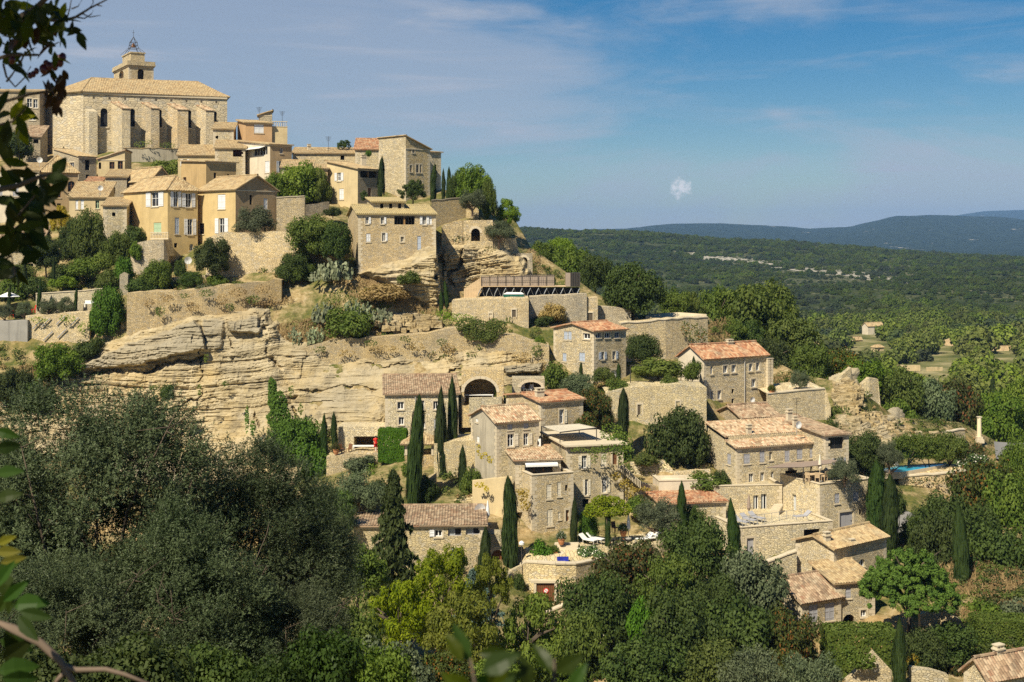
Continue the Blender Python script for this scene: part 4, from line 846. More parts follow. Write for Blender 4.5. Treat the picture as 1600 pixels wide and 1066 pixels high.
            pts = [G(-ov, -ov, ze - ov*sl + .13), G(L1+ov, -ov, ze - ov*sl + .13), G(L1+ov, L2+ov*.5, zr + ov*.5*sl + .13), G(-ov, L2+ov*.5, zr + ov*.5*sl + .13)]
        elif roof == 'sl':      # low along the left end, rising to the right
            sl = rise / L1; tri([G(0, 0, ze), G(L1, 0, ze), G(L1, 0, zr)], 2); tri([G(L1, L2, ze), G(0, L2, ze), G(L1, L2, zr)], 0)
            mb.poly([G(L1, 0, ze), G(L1, L2, ze), G(L1, L2, zr), G(L1, 0, zr)], [(0, ze), (L2, ze), (L2, zr), (0, zr)], 0)
            pts = [G(-ov, L2+ov, ze - ov*sl + .13), G(-ov, -ov, ze - ov*sl + .13), G(L1+ov*.5, -ov, zr + .13), G(L1+ov*.5, L2+ov, zr + .13)]
        else:                   # high along the near left face, falling to the right
            sl = rise / L1; zl = ze - rise
            pts = [G(L1+ov, -ov, ze - ov*sl + .13), G(L1+ov, L2+ov, ze - ov*sl + .13), G(-ov*.3, L2+ov, zr + .13), G(-ov*.3, -ov, zr + .13)]
            tri([G(0, 0, ze), G(L1, 0, ze), G(0, 0, zr)], 2); tri([G(L1, L2, ze), G(0, L2, ze), G(0, L2, zr)], 0)
            mb.poly([G(0, L2, ze), G(0, 0, ze), G(0, 0, zr), G(0, L2, zr)], [(0, ze), (L2, ze), (L2, zr), (0, zr)], 1)
        if h.get('step'):       # the upper roof starts behind the first and lies a little higher
            a_ = L1 * .86; k_ = .36; plane_tiles(r, [pts[0], pts[1], pts[1].lerp(pts[2], k_), pts[0].lerp(pts[3], k_)]); up = Vector((0, 0, .38)); q1, q0 = pts[1].lerp(pts[2], k_ - .03), pts[0].lerp(pts[3], k_ - .03)
            plane_tiles(r, [q0 + up, q0.lerp(q1, .86) + up, pts[3].lerp(pts[2], .86) + up, pts[3] + up]); plane_tiles(r, [q0.lerp(q1, .862), q1, pts[2], pts[3].lerp(pts[2], .862)])
            mb.poly([q0 + (q1-q0).normalized()*.35, q0.lerp(q1, .85), q0.lerp(q1, .85) + up, q0 + (q1-q0).normalized()*.35 + up], [(0, 0), (8, 0), (8, .4), (0, .4)], 0)
        else: plane_tiles(r, pts)
        ridge(r, pts[3], pts[2], .13)
    if roof == 'f':
        mb.poly([G(.3, .3, ze - .25), G(L1-.3, .3, ze - .25), G(L1-.3, L2-.3, ze - .25), G(.3, L2-.3, ze - .25)], [(0, 0), (L1, 0), (L1, L2), (0, L2)], 0)
        for (p, q, n_) in ((G(0,0,ze), G(L1,0,ze), e2), (G(L1,0,ze), G(L1,L2,ze), -e1), (G(L1,L2,ze), G(0,L2,ze), -e2), (G(0,L2,ze), G(0,0,ze), e1)):
            n3 = Vector((n_.x, n_.y, 0)) * .3; l_ = (q - p).length
            mb.poly([p, q, q + n3, p + n3], [(0, 0), (l_, 0), (l_, .3), (0, .3)], 0); dz = Vector((0, 0, -.25)); mb.poly([p + n3, q + n3, q + n3 + dz, p + n3 + dz], [(0, 0), (l_, 0), (l_, .25), (0, .25)], 0)
        cp = MB()
        for a0, a1, b0, b1 in ((-.06, L1+.06, -.06, .34), (-.06, .34, .345, L2), (L1-.34, L1+.06, .345, L2)): cp.obox(G(a0, b0, ze + .003), G(a1, b0, 0) - G(a0, b0, 0), G(a0, b1, 0) - G(a0, b0, 0), (0, 0, .07))
        cp.build('coping', M['trim'], rt, origin=o)
    w = mb.build('wall', mats, rt, origin=o)
    ro = r.build('roof', M[h['tile']], rt, origin=o)
    for q in todo: opening(h, rt, o, *q)
    # dressed corner stones, long and short in turn
    if h['wall'][:2] == 'st' and h['wall'] != 'st_grey':
        mb = MB(); k = 0; z = zb - .3
        while z < ze - .35:
            l_ = .55 if k % 2 else .32; g_ = .32 if k % 2 else .55
            for cn, d1, d2 in ((c0, e1, e2), (c1, -e1, e2), (c3, e1, -e2)):
                C = Vector((cn.x - d1.x*.012 - d2.x*.012, cn.y - d1.y*.012 - d2.y*.012, z)); mb.obox(C, Vector((d1.x, d1.y, 0)) * l_, Vector((d2.x, d2.y, 0)) * g_, (0, 0, .31))
            z += .34; k += 1
        q = mb.build('corner_stones', M['trim'], rt, origin=o); q['kind'] = 'stuff'
    if roof != 'f' and h['wall'][:2] in ('st', 'pl'):
        mb = MB(); mb.obox(G(-.07, -.07, ze - .2), G(L1+.07, -.07, 0) - G(-.07, -.07, 0), G(-.07, -.004, 0) - G(-.07, -.07, 0), (0, 0, .14)); mb.build('cornice', M['trim'], rt, origin=o)
    for c in h.get('chim', ()): chimney(rt, o, c[0], c[1], c[2], c[3], h['Y'] + c[4], ro if ro else rt)
    if h.get('pipe'):
        s = along(c0, e1, h['pipe']); mb = MB(); n = Vector((e1.y, -e1.x)); p = c0 + e1*s + n*.07; mb.tube([(p.x, p.y, zb - .5), (p.x, p.y, ze - .22)], .06, 6); mb.build('downpipe', M['zinc'], rt, origin=o)
    if h.get('awn'):
        n = Vector((e1.y, -e1.x)) if roof == 's2' else Vector((-e2.y * -1, e2.x * -1)); mb = MB()
        if roof == 's2':
            mb.obox(G(L1*.2, -.5, ze - .42), G(L1*.92, 0, 0) - G(L1*.2, 0, 0), Vector((-n.x, -n.y, .4)) * .5, (0, 0, .04)); mb.obox(G(L1*.2, -.5, ze - .56), G(L1*.92, 0, 0) - G(L1*.2, 0, 0), Vector((-n.x, -n.y, 0)) * .03, (0, 0, .135))
        else: mb.obox(G(-1.0, L2*.15, ze - .55), G(0, L2*.75, 0) - G(0, L2*.15, 0), Vector((e1.x, e1.y, .35)), (0, 0, .05))
        mb.build('awning', M['white'], rt, origin=o)
    if h.get('balus'):
        mb = MB(); k = int(L1 / .35)
        for q in range(k): mb.lathe(G((q + .5) * L1 / k, .15, ze + .075), [(.06, 0), (.04, .1), (.075, .3), (.04, .6), (.06, .75)], 6)
        mb.obox(G(-.03, .02, ze + .828), G(L1+.03, 0, 0) - G(-.03, 0, 0), G(0, .28, 0) - G(0, .02, 0), (0, 0, .12)); mb.build('balustrade', M['trim'], rt, origin=o)['kind'] = 'stuff'
    if h.get('slab'):
        mb = MB(); mb.obox(G(-.3, -.45, ze + .08), G(L1+.3, 0, 0) - G(-.3, 0, 0), G(0, L2, 0) - G(0, -.45, 0), (0, 0, .16)); mb.build('terrace_slab', M['trim'], rt, origin=o)
    if h.get('attic'):
        a0, a1 = along(c0, e1, 588), along(c0, e1, 638); z0, z1 = ze + .2, ze + 1.75; bf = L2 * .28; hs = []
        mb = MB(); q0 = c0 + e1*a0 + e2*bf; n = Vector((e1.y, -e1.x))
        for x0, x1 in ((594, 599), (608, 613), (622, 627)):
            s0, s1 = along(q0, e1, x0), along(q0, e1, x1); hs.append((s0, s1, z0 + .55, z0 + 1.3, False, .2))
        facewall(mb, q0, e1, a1 - a0, z0, z1, hs, 0, nrm=n)
        for a_ in (a0, a1): mb.poly([G(a_, bf, z0), G(a_, L2*.8, z0), G(a_, L2*.8, z1 + .6), G(a_, bf, z1)], [(0, 0), (3, 0), (3, 1.5), (0, 1.5)], 0)
        mb.build('attic_wall', mats, rt, origin=o)
        for q in hs: opening(h, rt, o, q0, e1, n, *q[:4], 'd', '')
        r = MB(); plane_tiles(r, [G(a0 - .3, bf - .4, z1), G(a1 + .3, bf - .4, z1), G(a1 + .3, L2*.8, z1 + .8), G(a0 - .3, L2*.8, z1 + .8)]); r.build('attic_roof', M[h['tile']], rt, origin=o)
for h in HL: build_house(h)

def rwall(label, pts, mat='st_dry', thick=.6, name='stone_wall', cat='wall', niches=(), rag=.1, sink=1.5, group=None, coping=None, back=0.0):
    """a free-standing or retaining wall along points (column, top row, bottom row, distance or None)"""
    pts = [(a, b, c, (d if d else D1(a, c) - .5)) for a, b, c, d in pts]; o = P(pts[0][0], pts[0][2], pts[0][3]); rt = root(name, o, label, cat, group)
    S = []; acc = 0.0
    for (a, b, c, d), (a2, b2, c2, d2) in zip(pts[:-1], pts[1:]):
        A, B = P(a, b, d), P(a2, b2, d2); n = max(1, int((A - B).to_2d().length / .9))
        for k in range(n):
            t = k / n; dd = 1 / ((1-t)/d + t/d2); S.append((a + (a2-a)*t, b + (b2-b)*t, c + (c2-c)*t, dd))
    S.append(pts[-1]); rr = random.Random(len(label)); tp, bt, bk = [], [], []
    for i, (a, b, c, d) in enumerate(S):
        T, Bm = P(a, b, d), P(a, c, d); T.z += rr.uniform(-rag, rag); j = rr.uniform(-rag, rag) * .5
        tp.append(Vector((T.x, T.y + j, T.z))); bt.append(Vector((Bm.x, Bm.y + j * .5 - .05, Bm.z - sink)))
    mb = MB(); u = 0; th = Vector((0, thick, 0)); tk = Vector((0, thick + back, 0))
    for i in range(len(S) - 1):
        w = (tp[i+1] - tp[i]).to_2d().length; a, b, c, d = bt[i], bt[i+1], tp[i+1], tp[i]
        nz = max(1, int((d.z - a.z) / 1.2)); 
        for k in range(nz):
            t0, t1 = k / nz, (k + 1) / nz
            q = lambda p, r_, t: p.lerp(r_, t)
            mb.poly([q(a, d, t0), q(b, c, t0), q(b, c, t1), q(a, d, t1)], [(u, a.z + (d.z-a.z)*t0), (u + w, b.z + (c.z-b.z)*t0), (u + w, b.z + (c.z-b.z)*t1), (u, a.z + (d.z-a.z)*t1)])
        mb.poly([d, c, c + tk, d + tk], [(u, 0), (u + w, 0), (u + w, thick), (u, thick)])
        mb.poly([b + th, a + th, d + th, c + th], [(u, b.z), (u + w, a.z), (u + w, d.z), (u, c.z)])
        u += w
    for (b_, t_) in ((bt[0], tp[0]), (bt[-1], tp[-1])): mb.poly([b_, t_, t_ + th, b_ + th], [(0, 0), (0, 3), (.6, 3), (.6, 0)])
    mb.build('masonry', M[mat], rt, origin=o)
    if coping:
        mb = MB()
        for i in range(len(S) - 1):
            a, c = tp[i] + Vector((0, -.08, .004)), tp[i+1] + Vector((0, -.08, .004)); mb.obox(a, (c - a) * .985, (0, thick + .14, 0), (0, 0, .1 + .03 * rr.random()))
        mb.build('coping', M[coping], rt, origin=o)
    for (x0, y0, x1, y1, st, col) in niches:
        y_ = np.interp((x0 + x1) / 2, [p[0] for p in pts], [p[3] for p in pts]); w = (x1 - x0) / F * y_; hg = (y1 - y0) / F * y_; c = P(x0, y1, y_) - o + Vector((0, -.02, 0))
        mb = MB(); mb.box(c.x - .12, c.y - .12, c.z - .1, c.x - .003, c.y + .3, c.z + hg + .2); mb.box(c.x + w + .003, c.y - .12, c.z - .1, c.x + w + .12, c.y + .3, c.z + hg + .2); mb.box(c.x - .003, c.y - .125, c.z + hg, c.x + w + .003, c.y + .3, c.z + hg + .2)
        f_ = mb.build('niche_frame', M['trim'], rt); mb = MB(); mb.box(c.x, c.y - .03, c.z, c.x + w, c.y + .3, c.z + hg); mb.build('niche_back', M[col], f_)
    return rt
# ------------------------------------------------------------------ church
def church():
    o = P(130, 262, 232); rt = root('church', o, 'big stone church with a long tan roof and sloping buttresses, on top of the village', 'church')
    ze, zl = P(130, 143, 232).z, P(130, 285, 232).z
    q = [P(60, 0, 241), P(88, 0, 235), P(130, 0, 232), P(355, 0, 241)]; bk = Vector((-4.6, 14.5, 0)); q += [q[3] + bk, q[0] + Vector((2, 10, 0))]
    for p in q: p.z = 0
    mb = MB(); wins = []
    for i in range(6):
        a, b = q[i].to_2d(), q[(i+1) % 6].to_2d(); e = (b - a).normalized(); L = (b - a).length; n = Vector((e.y, -e.x)); holes = []
        if i == 2:
            for x0, y0, x1, y1 in ((157, 169, 168, 198), (203, 170, 211, 198), (246, 171, 253, 199), (292, 172, 299, 200), (332, 174, 339, 198)):
                s0, s1 = along(a, e, x0), along(a, e, x1); Y = a.y + e.y * s0; holes.append((s0, s1, CZ + (HY - y1)/F*Y, CZ + (HY - y0)/F*Y, True, .5)); wins.append((a, e, n, *holes[-1][:4]))
        facewall(mb, a, e, L, zl, ze, holes, 0, nrm=n)
    mb.build('wall', M['ashlar'], rt, origin=o)
    for (a, e, n, s0, s1, z0, z1) in wins:
        W = lambda s, z, d: Vector((a.x + e.x*s - n.x*d, a.y + e.y*s - n.y*d, z)) - o
        g = MB(); g.poly([W(s0, z0, .45), W(s1, z0, .45), W(s1, z1, .45), W(s0, z1, .45)]); w = g.build('window', M['near_black'], rt)
        g = MB()
        for k in range(1, 4): g.obox(W(s0, z0 + (z1-z0)*k/4, .44), Vector((e.x, e.y, 0))*(s1-s0), Vector((n.x, n.y, 0))*.04, (0, 0, .05))
        g.build('glazing_bars', M['iron'], w)
        g = MB(); g.obox(W(s0-.2, z0-.25, 0), Vector((e.x, e.y, 0))*(s1-s0+.4), Vector((n.x, n.y, 0))*.14, (0, 0, .245)); g.build('sill', M['trim'], w)
    R0, R1 = P(142, 122, 240), P(309, 131.5, 248); zr = R0.z; R1.z = zr; cen = sum(q, Vector()) / 6; r = MB()
    E = [Vector((p.x, p.y, ze)) + (Vector((p.x, p.y, 0)) - cen).normalized() * .55 + Vector((0, 0, -.05)) for p in q]
    for pp in ([E[2], E[3], R1, R0], [E[1], E[2], R0], [E[0], E[1], R0], [E[3], E[4], R1]): plane_tiles(r, pp, .3, .07)
    for pp in ([E[4], E[5], R0], [E[4], R0, R1], [E[5], E[0], R0]): r.poly(pp)
    ridge(r, R0, R1, .18); ridge(r, E[2], R0, .15); ridge(r, E[3], R1, .15); r.build('roof', M['t_tan'], rt, origin=o)
    mb = MB(); a, b = q[2], q[3]; e = (b - a).normalized(); n = Vector((e.y, -e.x, 0))
    mb.obox(Vector((a.x, a.y, ze - .45)), e * (b - a).length, n * .22, (0, 0, .3)); mb.build('cornice', M['trim'], rt, origin=o)
    mb = MB()
    for k in range(9):
        s = (k + .6) * (b - a).length / 9.4; mb.obox(Vector((a.x, a.y, ze - 1.25)) + e*s + n*.003, e*.35, n*.01, (0, 0, .4))
    mb.build('putlog_hole_shade', M['room'], rt, origin=o)['kind'] = 'stuff'  # dark plates on the wall; their colour stands for shade in the holes
    # buttresses: (column where it leaves the wall, column of its outer face, width in columns, top row, foot row, reach)
    dr = Vector((.74, -.67, 0))
    for x0, y0, wd, yb, rch in ((133, 170, 10, 285, 1.4), (174, 160, 10, 285, 3.6), (221, 161, 10, 285, 3.2), (262, 163, 13, 285, 3.2), (307, 165, 10, 285, 3.0)):
        s = along(a.to_2d(), e.to_2d(), x0); A = a + e * s; w = wd / F * A.y / .8; zt = CZ + (HY - y0)/F*A.y; zb = CZ + (HY - yb)/F*A.y; zo = zt - rch * .42
        mb = MB(); c = [A + Vector((0, 0, 0)), A + dr*rch, A + dr*rch + e*w, A + e*w]
        f = lambda i, z: Vector((c[i].x, c[i].y, z)); u = rch
        mb.poly([f(0, zb), f(1, zb), f(1, zo), f(0, zt)], [(0, zb), (u, zb), (u, zo), (0, zt)]); mb.poly([f(1, zb), f(2, zb), f(2, zo), f(1, zo)], [(0, zb), (w, zb), (w, zo), (0, zo)])
        mb.poly([f(2, zb), f(3, zb), f(3, zt), f(2, zo)], [(0, zb), (u, zb), (u, zt), (0, zo)]); mb.poly([f(0, zt), f(1, zo), f(2, zo), f(3, zt)])
        bu = mb.build('buttress', M['ashlar'], rt, origin=o)
        if rch > 1.5:
            r = MB(); ex = e * .12; plane_tiles(r, [f(1, zo + .14) - ex + dr*.2, f(2, zo + .14) + ex + dr*.2, f(3, zt + .14) + ex, f(0, zt + .14) - ex], .25, .05); r.build('cap_tiles', M['t_mix'], bu, origin=o)
    return o
church()
# bell tower: two stages and an iron campanile
TW = dict(label='square bell tower with an iron campanile, behind the church roof', A=178, B=201, C=240, Y=247, th=math.radians(30), eave=104, base=150, roof='f', rise=0, wall='st_fine', tile='t_tan',
          ops=[('2','ad','',215,108,225,127), ('1','ad','',186,110,193,123)], name='bell_tower', cat='tower')
def tower():
    foot(TW); h = TW; build_house(h); rt = [o for o in bpy.data.objects if o.get('label') == h['label']][0]; o = rt.location
    b, e1, e2, L1, L2, ze = h['b'], h['e1'], h['e2'], h['L1'], h['L2'], h['ze']; G = lambda a, c, z: Vector((b.x + e1.x*a + e2.x*c, b.y + e1.y*a + e2.y*c, z)) - o
    X, Yv = G(1, 0, 0) - G(0, 0, 0), G(0, 1, 0) - G(0, 0, 0)
    mb = MB()
    for k, (ex, z0, z1) in enumerate(((.18, .08, .3), (.34, .303, .55), (.26, .553, 1.15))): mb.obox(G(-ex, -ex, ze + z0), X*(L1+2*ex), Yv*(L2+2*ex), (0, 0, z1 - z0))
    mb.build('cornice', M['st_fine'], rt)
    i1, i2 = L1*.22, L2*.22; mb = MB(); mb.obox(G(i1, i2, ze + 1.153), X*(L1 - 2*i1), Yv*(L2 - 2*i2), (0, 0, 1.9)); mb.obox(G(i1-.15, i2-.15, ze + 3.056), X*(L1 - 2*i1 + .3), Yv*(L2 - 2*i2 + .3), (0, 0, .22))
    mb.build('upper_stage', M['st_fine'], rt)
    mb = MB(); zt = ze + 3.28; c = (G(L1/2, L2/2, zt)); hw = min(L1, L2) * .2; HT = 3.9
    cor = [X*hw*sx + Yv*hw*sy for sx, sy in ((-1,-1),(1,-1),(1,1),(-1,1))]
    for k in cor:
        mb.tube([c + k * 1.5, c + k * .8 + Vector((0, 0, HT*.28)), c + k * .62 + Vector((0, 0, HT*.6)), c + k * .2 + Vector((0, 0, HT*.78)), c + Vector((0, 0, HT*.9))], .055, 5)
        mb.tube([c + k * 2.1, c + k * .8 + Vector((0, 0, HT*.34))], .035, 4)
    for zf, s in ((.28, .8), (.45, .72), (.6, .62)):
        for i in range(4): mb.tube([c + cor[i]*s + Vector((0, 0, HT*zf)), c + cor[(i+1) % 4]*s + Vector((0, 0, HT*zf))], .04, 4)
    mb.tube([c + Vector((0, 0, HT*.85)), c + Vector((0, 0, HT*1.25))], .035, 5); mb.tube([c + Vector((-.25, 0, HT*1.1)), c + Vector((.25, 0, HT*1.1))], .03, 4)
    ca = mb.build('campanile', M['iron'], rt)
    mb = MB(); mb.lathe(c + Vector((0, 0, HT*.36)), [(.5, 0), (.44, .12), (.32, .5), (.22, .7), (.06, .78)], 12); mb.build('bell', M['rust'], ca, True)
tower()
# ------------------------------------------------------------------ walls and terraces
rwall('plastered terrace wall under the church buttresses', [(192,232,275,225.5),(240,232,272,227),(300,234,270,230)], 'pl_grey', coping='t_tan')
rwall('cream garden wall joining the golden house on its right', [(432,309,348,177.5),(454,308,346,178),(476,307,345,178.5)], 'st_fine', rag=.03, coping='trim')
rwall('grey garden wall left of the house on the rock edge', [(477,319,350,178.5),(514,316,348,181)], 'st_grey')
rwall('high cream wall with a stepped right end, behind the rock-edge house', [(674,314,358,177),(700,311,356,179),(728,311,354,181),(737,316,354,181),(748,330,356,181)], 'st_gold', coping='trim')
rwall('long retaining wall below the golden house', [(322,372,440,169),(345,364,436,168),(400,362,432,167.5),(448,362,430,167),(470,367,428,167),(487,380,428,167)], 'st_pale')
rwall('low stone strip wall under the round bush', [(268,433,450,168.5),(322,430,450,168)], 'st_dry')
rwall('dry-stone wall along the cliff top, draped with weeds', [(198,458,530,158.6),(270,456,512,158.9),(330,448,500,159.2),(400,441,490,160),(440,436,482,161)], 'st_dry', rag=.16, back=6)
rwall('leaning stone arch stump beside the climbing ivy', [(187,430,462,166),(193,426,462,166),(200,430,462,166)], 'st_grey', .7)
rwall('stone pier under the arch stump', [(189,478,530,160.5),(201,476,530,160.5)], 'st_pale', .8)
rwall('pale garden wall behind the small olive trees', [(56,459,496,164.5),(110,456,494,164.5),(160,452,492,164.5)], 'st_fine', rag=.04, coping='trim')
w_ = rwall('stone wall with diagonal iron ties, under the garden with red chairs', [(40,494,560,159.5),(90,491,556,159.5),(140,487,552,159.5)], 'st_pale', back=3)
for k, (x, y) in enumerate(((58, 507), (72, 504), (95, 500), (116, 503), (97, 521), (75, 525))):
    mb = MB(); c = P(x, y, 159.3) - w_.location; mb.tube([c + Vector((-.55, 0, -.55)), c + Vector((.55, 0, .55))], .07, 5); mb.build('wall_tie', M['sh_grey'], w_)
rwall('grey concrete wall at the left edge', [(-30,503,560,159),(20,502,560,159),(43,500,560,159)], 'concrete', rag=.02, back=3)
rwall('long old wall under the cactus slope', [(430,552,568,155.4),(520,532,562,155.2),(600,525,558,155),(680,520,556,155),(712,512,552,155),(735,513,556,155),(790,522,575,154.6),(858,540,590,154)], 'st_dry', rag=.14, back=4)
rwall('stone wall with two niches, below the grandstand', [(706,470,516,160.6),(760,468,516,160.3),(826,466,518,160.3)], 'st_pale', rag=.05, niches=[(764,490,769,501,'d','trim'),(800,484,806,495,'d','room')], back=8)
rwall('stone wall behind the dry shrubs, right of the niches', [(827,464,516,163.5),(870,462,516,164.5),(917,459,514,165.6)], 'st_grey', rag=.06, back=3)
rwall('stone gatehouse wall with a dark door, right of the grandstand', [(916,466,515,166),(934,465,515,166)], 'st_pale', rag=.02, niches=[(918,489,926,506,'d','room')], back=3)
rwall('plain grey wall left of the great oak', [(931,479,515,167.5),(960,480,515,168),(986,484,515,168.5)], 'st_grey', rag=.03, back=2)
rwall('old terrace wall behind the round tree, running to the dry bank', [(970,506,585,157),(1040,500,580,159),(1106,496,575,163)], 'st_dry', rag=.08, coping='trim', back=4)
rwall('great blank retaining wall with a small arched niche', [(946,614,735,143.5),(990,606,735,142.5),(1040,602,745,141.5),(1062,600,750,141.3),(1104,606,755,141)], 'st_gold', niches=[(996,632,1003,647,'d','room'),(1056,627,1062,640,'d','st_gold')], rag=.08, back=5)
rwall('clean terrace wall with a sloping end, right of the red-roofed house', [(1199,616,690,147),(1250,611,690,148.5),(1289,608,690,150),(1298,640,700,150)], 'st_fine', rag=.02, coping='trim', back=8)
rwall('ruined wall tooth, left of the two ruins', [(1306,596,650,157),(1316,582,650,157),(1330,578,645,157.5),(1333,590,640,158)], 'st_dry', 1.2, rag=.3)
rwall('tall ruined wall stump among the trees', [(1347,602,668,158.5),(1358,592,668,158.5),(1372,594,664,159),(1376,640,664,159)], 'st_pale', 1.2, rag=.3)
rwall('broken triangular ruin wall above the pool trees', [(1404,690,700,160),(1424,658,700,160),(1450,684,702,160)], 'st_dry', .8, rag=.25)
rwall('long low wall above the pool trees', [(1425,684,702,158.5),(1470,677,700,160),(1508,671,698,162)], 'st_pale', rag=.06, coping='trim')
rwall('rough wall below the swimming pool', [(1405,747,800,137),(1460,742,800,137),(1490,739,795,137.5),(1514,736,788,138)], 'st_dry', rag=.08, coping='trim', back=4)
rwall('stone terrace wall below the summer kitchen', [(510,712,765,138.5),(560,709,765,138),(603,708,765,138),(628,718,765,137.5)], 'st_dry', rag=.12, back=4)
rwall('low golden wall behind the striped brown roof', [(674,784,812,126),(720,780,812,126),(772,775,812,126)], 'st_gold', rag=.05, back=3)
rwall('narrow stone wall between the pavilion and the twin cypresses', [(661,752,812,128),(681,742,812,128)], 'st_gold', 1.5, rag=.05)
rwall('weathered plaster wall with yellow vine, left of the tall house block', [(738,752,870,124.5),(770,748,870,124),(800,746,870,123)], 'pl_cream', rag=.03)
rwall('sloping wall beside the outdoor stair', [(970,722,820,126.6),(1000,754,820,127),(1032,762,820,128.5)], 'st_gold', rag=.05)
rwall('low wall above the stair, draped with weeds', [(985,722,760,134),(1040,718,760,133.5),(1052,735,760,133)], 'st_dry')
rwall('stone wall under the creeper, left of the large house', [(1052,738,765,131.5),(1110,735,765,131.5)], 'st_pale')
rwall('low paved parapet of the lower pool terrace', [(905,853,880,117.5),(960,858,885,117),(1030,850,880,117.5),(1062,838,870,119)], 'st_gold', rag=.04, back=4)
rwall('ramp wall below the wooden garage door', [(846,962,1010,108),(880,948,1000,108.5),(908,938,985,109.5)], 'st_pale', rag=.05, coping='trim')
rwall('ramp wall left of the garage bastion', [(775,900,960,112.5),(800,892,950,112.5),(816,884,945,113)], 'st_pale', rag=.05)
rwall('ivy-topped garden wall beside the tall front cypress', [(1322,1066,1100,94),(1352,1036,1100,94),(1366,1020,1100,94),(1394,1050,1100,94)], 'st_pale', rag=.08)
rwall('garden wall right of the tall front cypress', [(1424,1042,1095,94),(1455,1046,1095,94),(1482,1056,1095,94)], 'st_pale', rag=.08)
rwall('curving white garden wall under the umbrella pine', [(1438,958,985,104),(1470,950,990,104),(1500,968,1010,103),(1524,996,1030,102)], 'st_pale', rag=.12)
rwall('sliver of pale ruin in the dark wood', [(936,994,1050,96),(944,996,1052,96),(952,1040,1060,96)], 'pl_white', .5, rag=.05)
rwall('stone garden wall left of the gabled house', [(1176,886,925,112),(1215,874,920,112.5),(1245,862,915,113)], 'st_pale', rag=.06, coping='trim')
# garage bastion, bowed in plan
bw = rwall('bowed stone bastion with a wooden garage door', [(812,884,965,114),(822,879,955,112.3),(840,880,950,111.2),(868,882,948,110.8),(900,882,946,111.2),(928,877,940,112.8),(947,870,930,116)], 'st_gold', rag=.02, coping='trim', name='garage_bastion', back=5)
def garage_door():
    o = bw.location; y = 110.85; a, b = P(838, 938, y), P(866, 938, y); zt = P(838, 910, y).z; mb = MB(); n = 9; w = (b.x - a.x) / n; d = -.16
    for k in range(n): mb.box(a.x + k*w + .01, a.y + d, a.z, a.x + (k+1)*w - .01, a.y + d + .06 + .012 * (k % 2), zt)
    dr = mb.build('garage_door', M['wood'], bw, origin=o)
    mb = MB(); mb.box(a.x - .22, a.y - .3, a.z, a.x - .01, a.y + .2, zt + .01); mb.box(b.x + .01, a.y - .3, a.z, b.x + .22, a.y + .2, zt + .01); mb.box(a.x - .5, a.y - .34, zt + .014, b.x + .5, a.y + .2, zt + .24); mb.build('door_frame', M['trim'], bw, origin=o)
    c = P(853, 922, y); mb = MB()
    for r, dd, m_ in ((.24, .21, 0), (.17, .222, 1)):
        ring = [Vector((c.x + r*math.cos(t), c.y + d - dd + .16, c.z + r*math.sin(t))) for t in [2*math.pi*k/16 for k in range(16)]]; mb.poly(ring[::-1], None, m_)
    mb.obox(Vector((c.x - .14, c.y + d - .072, c.z + .10)), (.28, 0, -.24), (.03, 0, .035), (0, -.004, 0), 0)
    mb.build('no_parking_sign', [M['red'], M['white']], dr, origin=o)
garage_door()
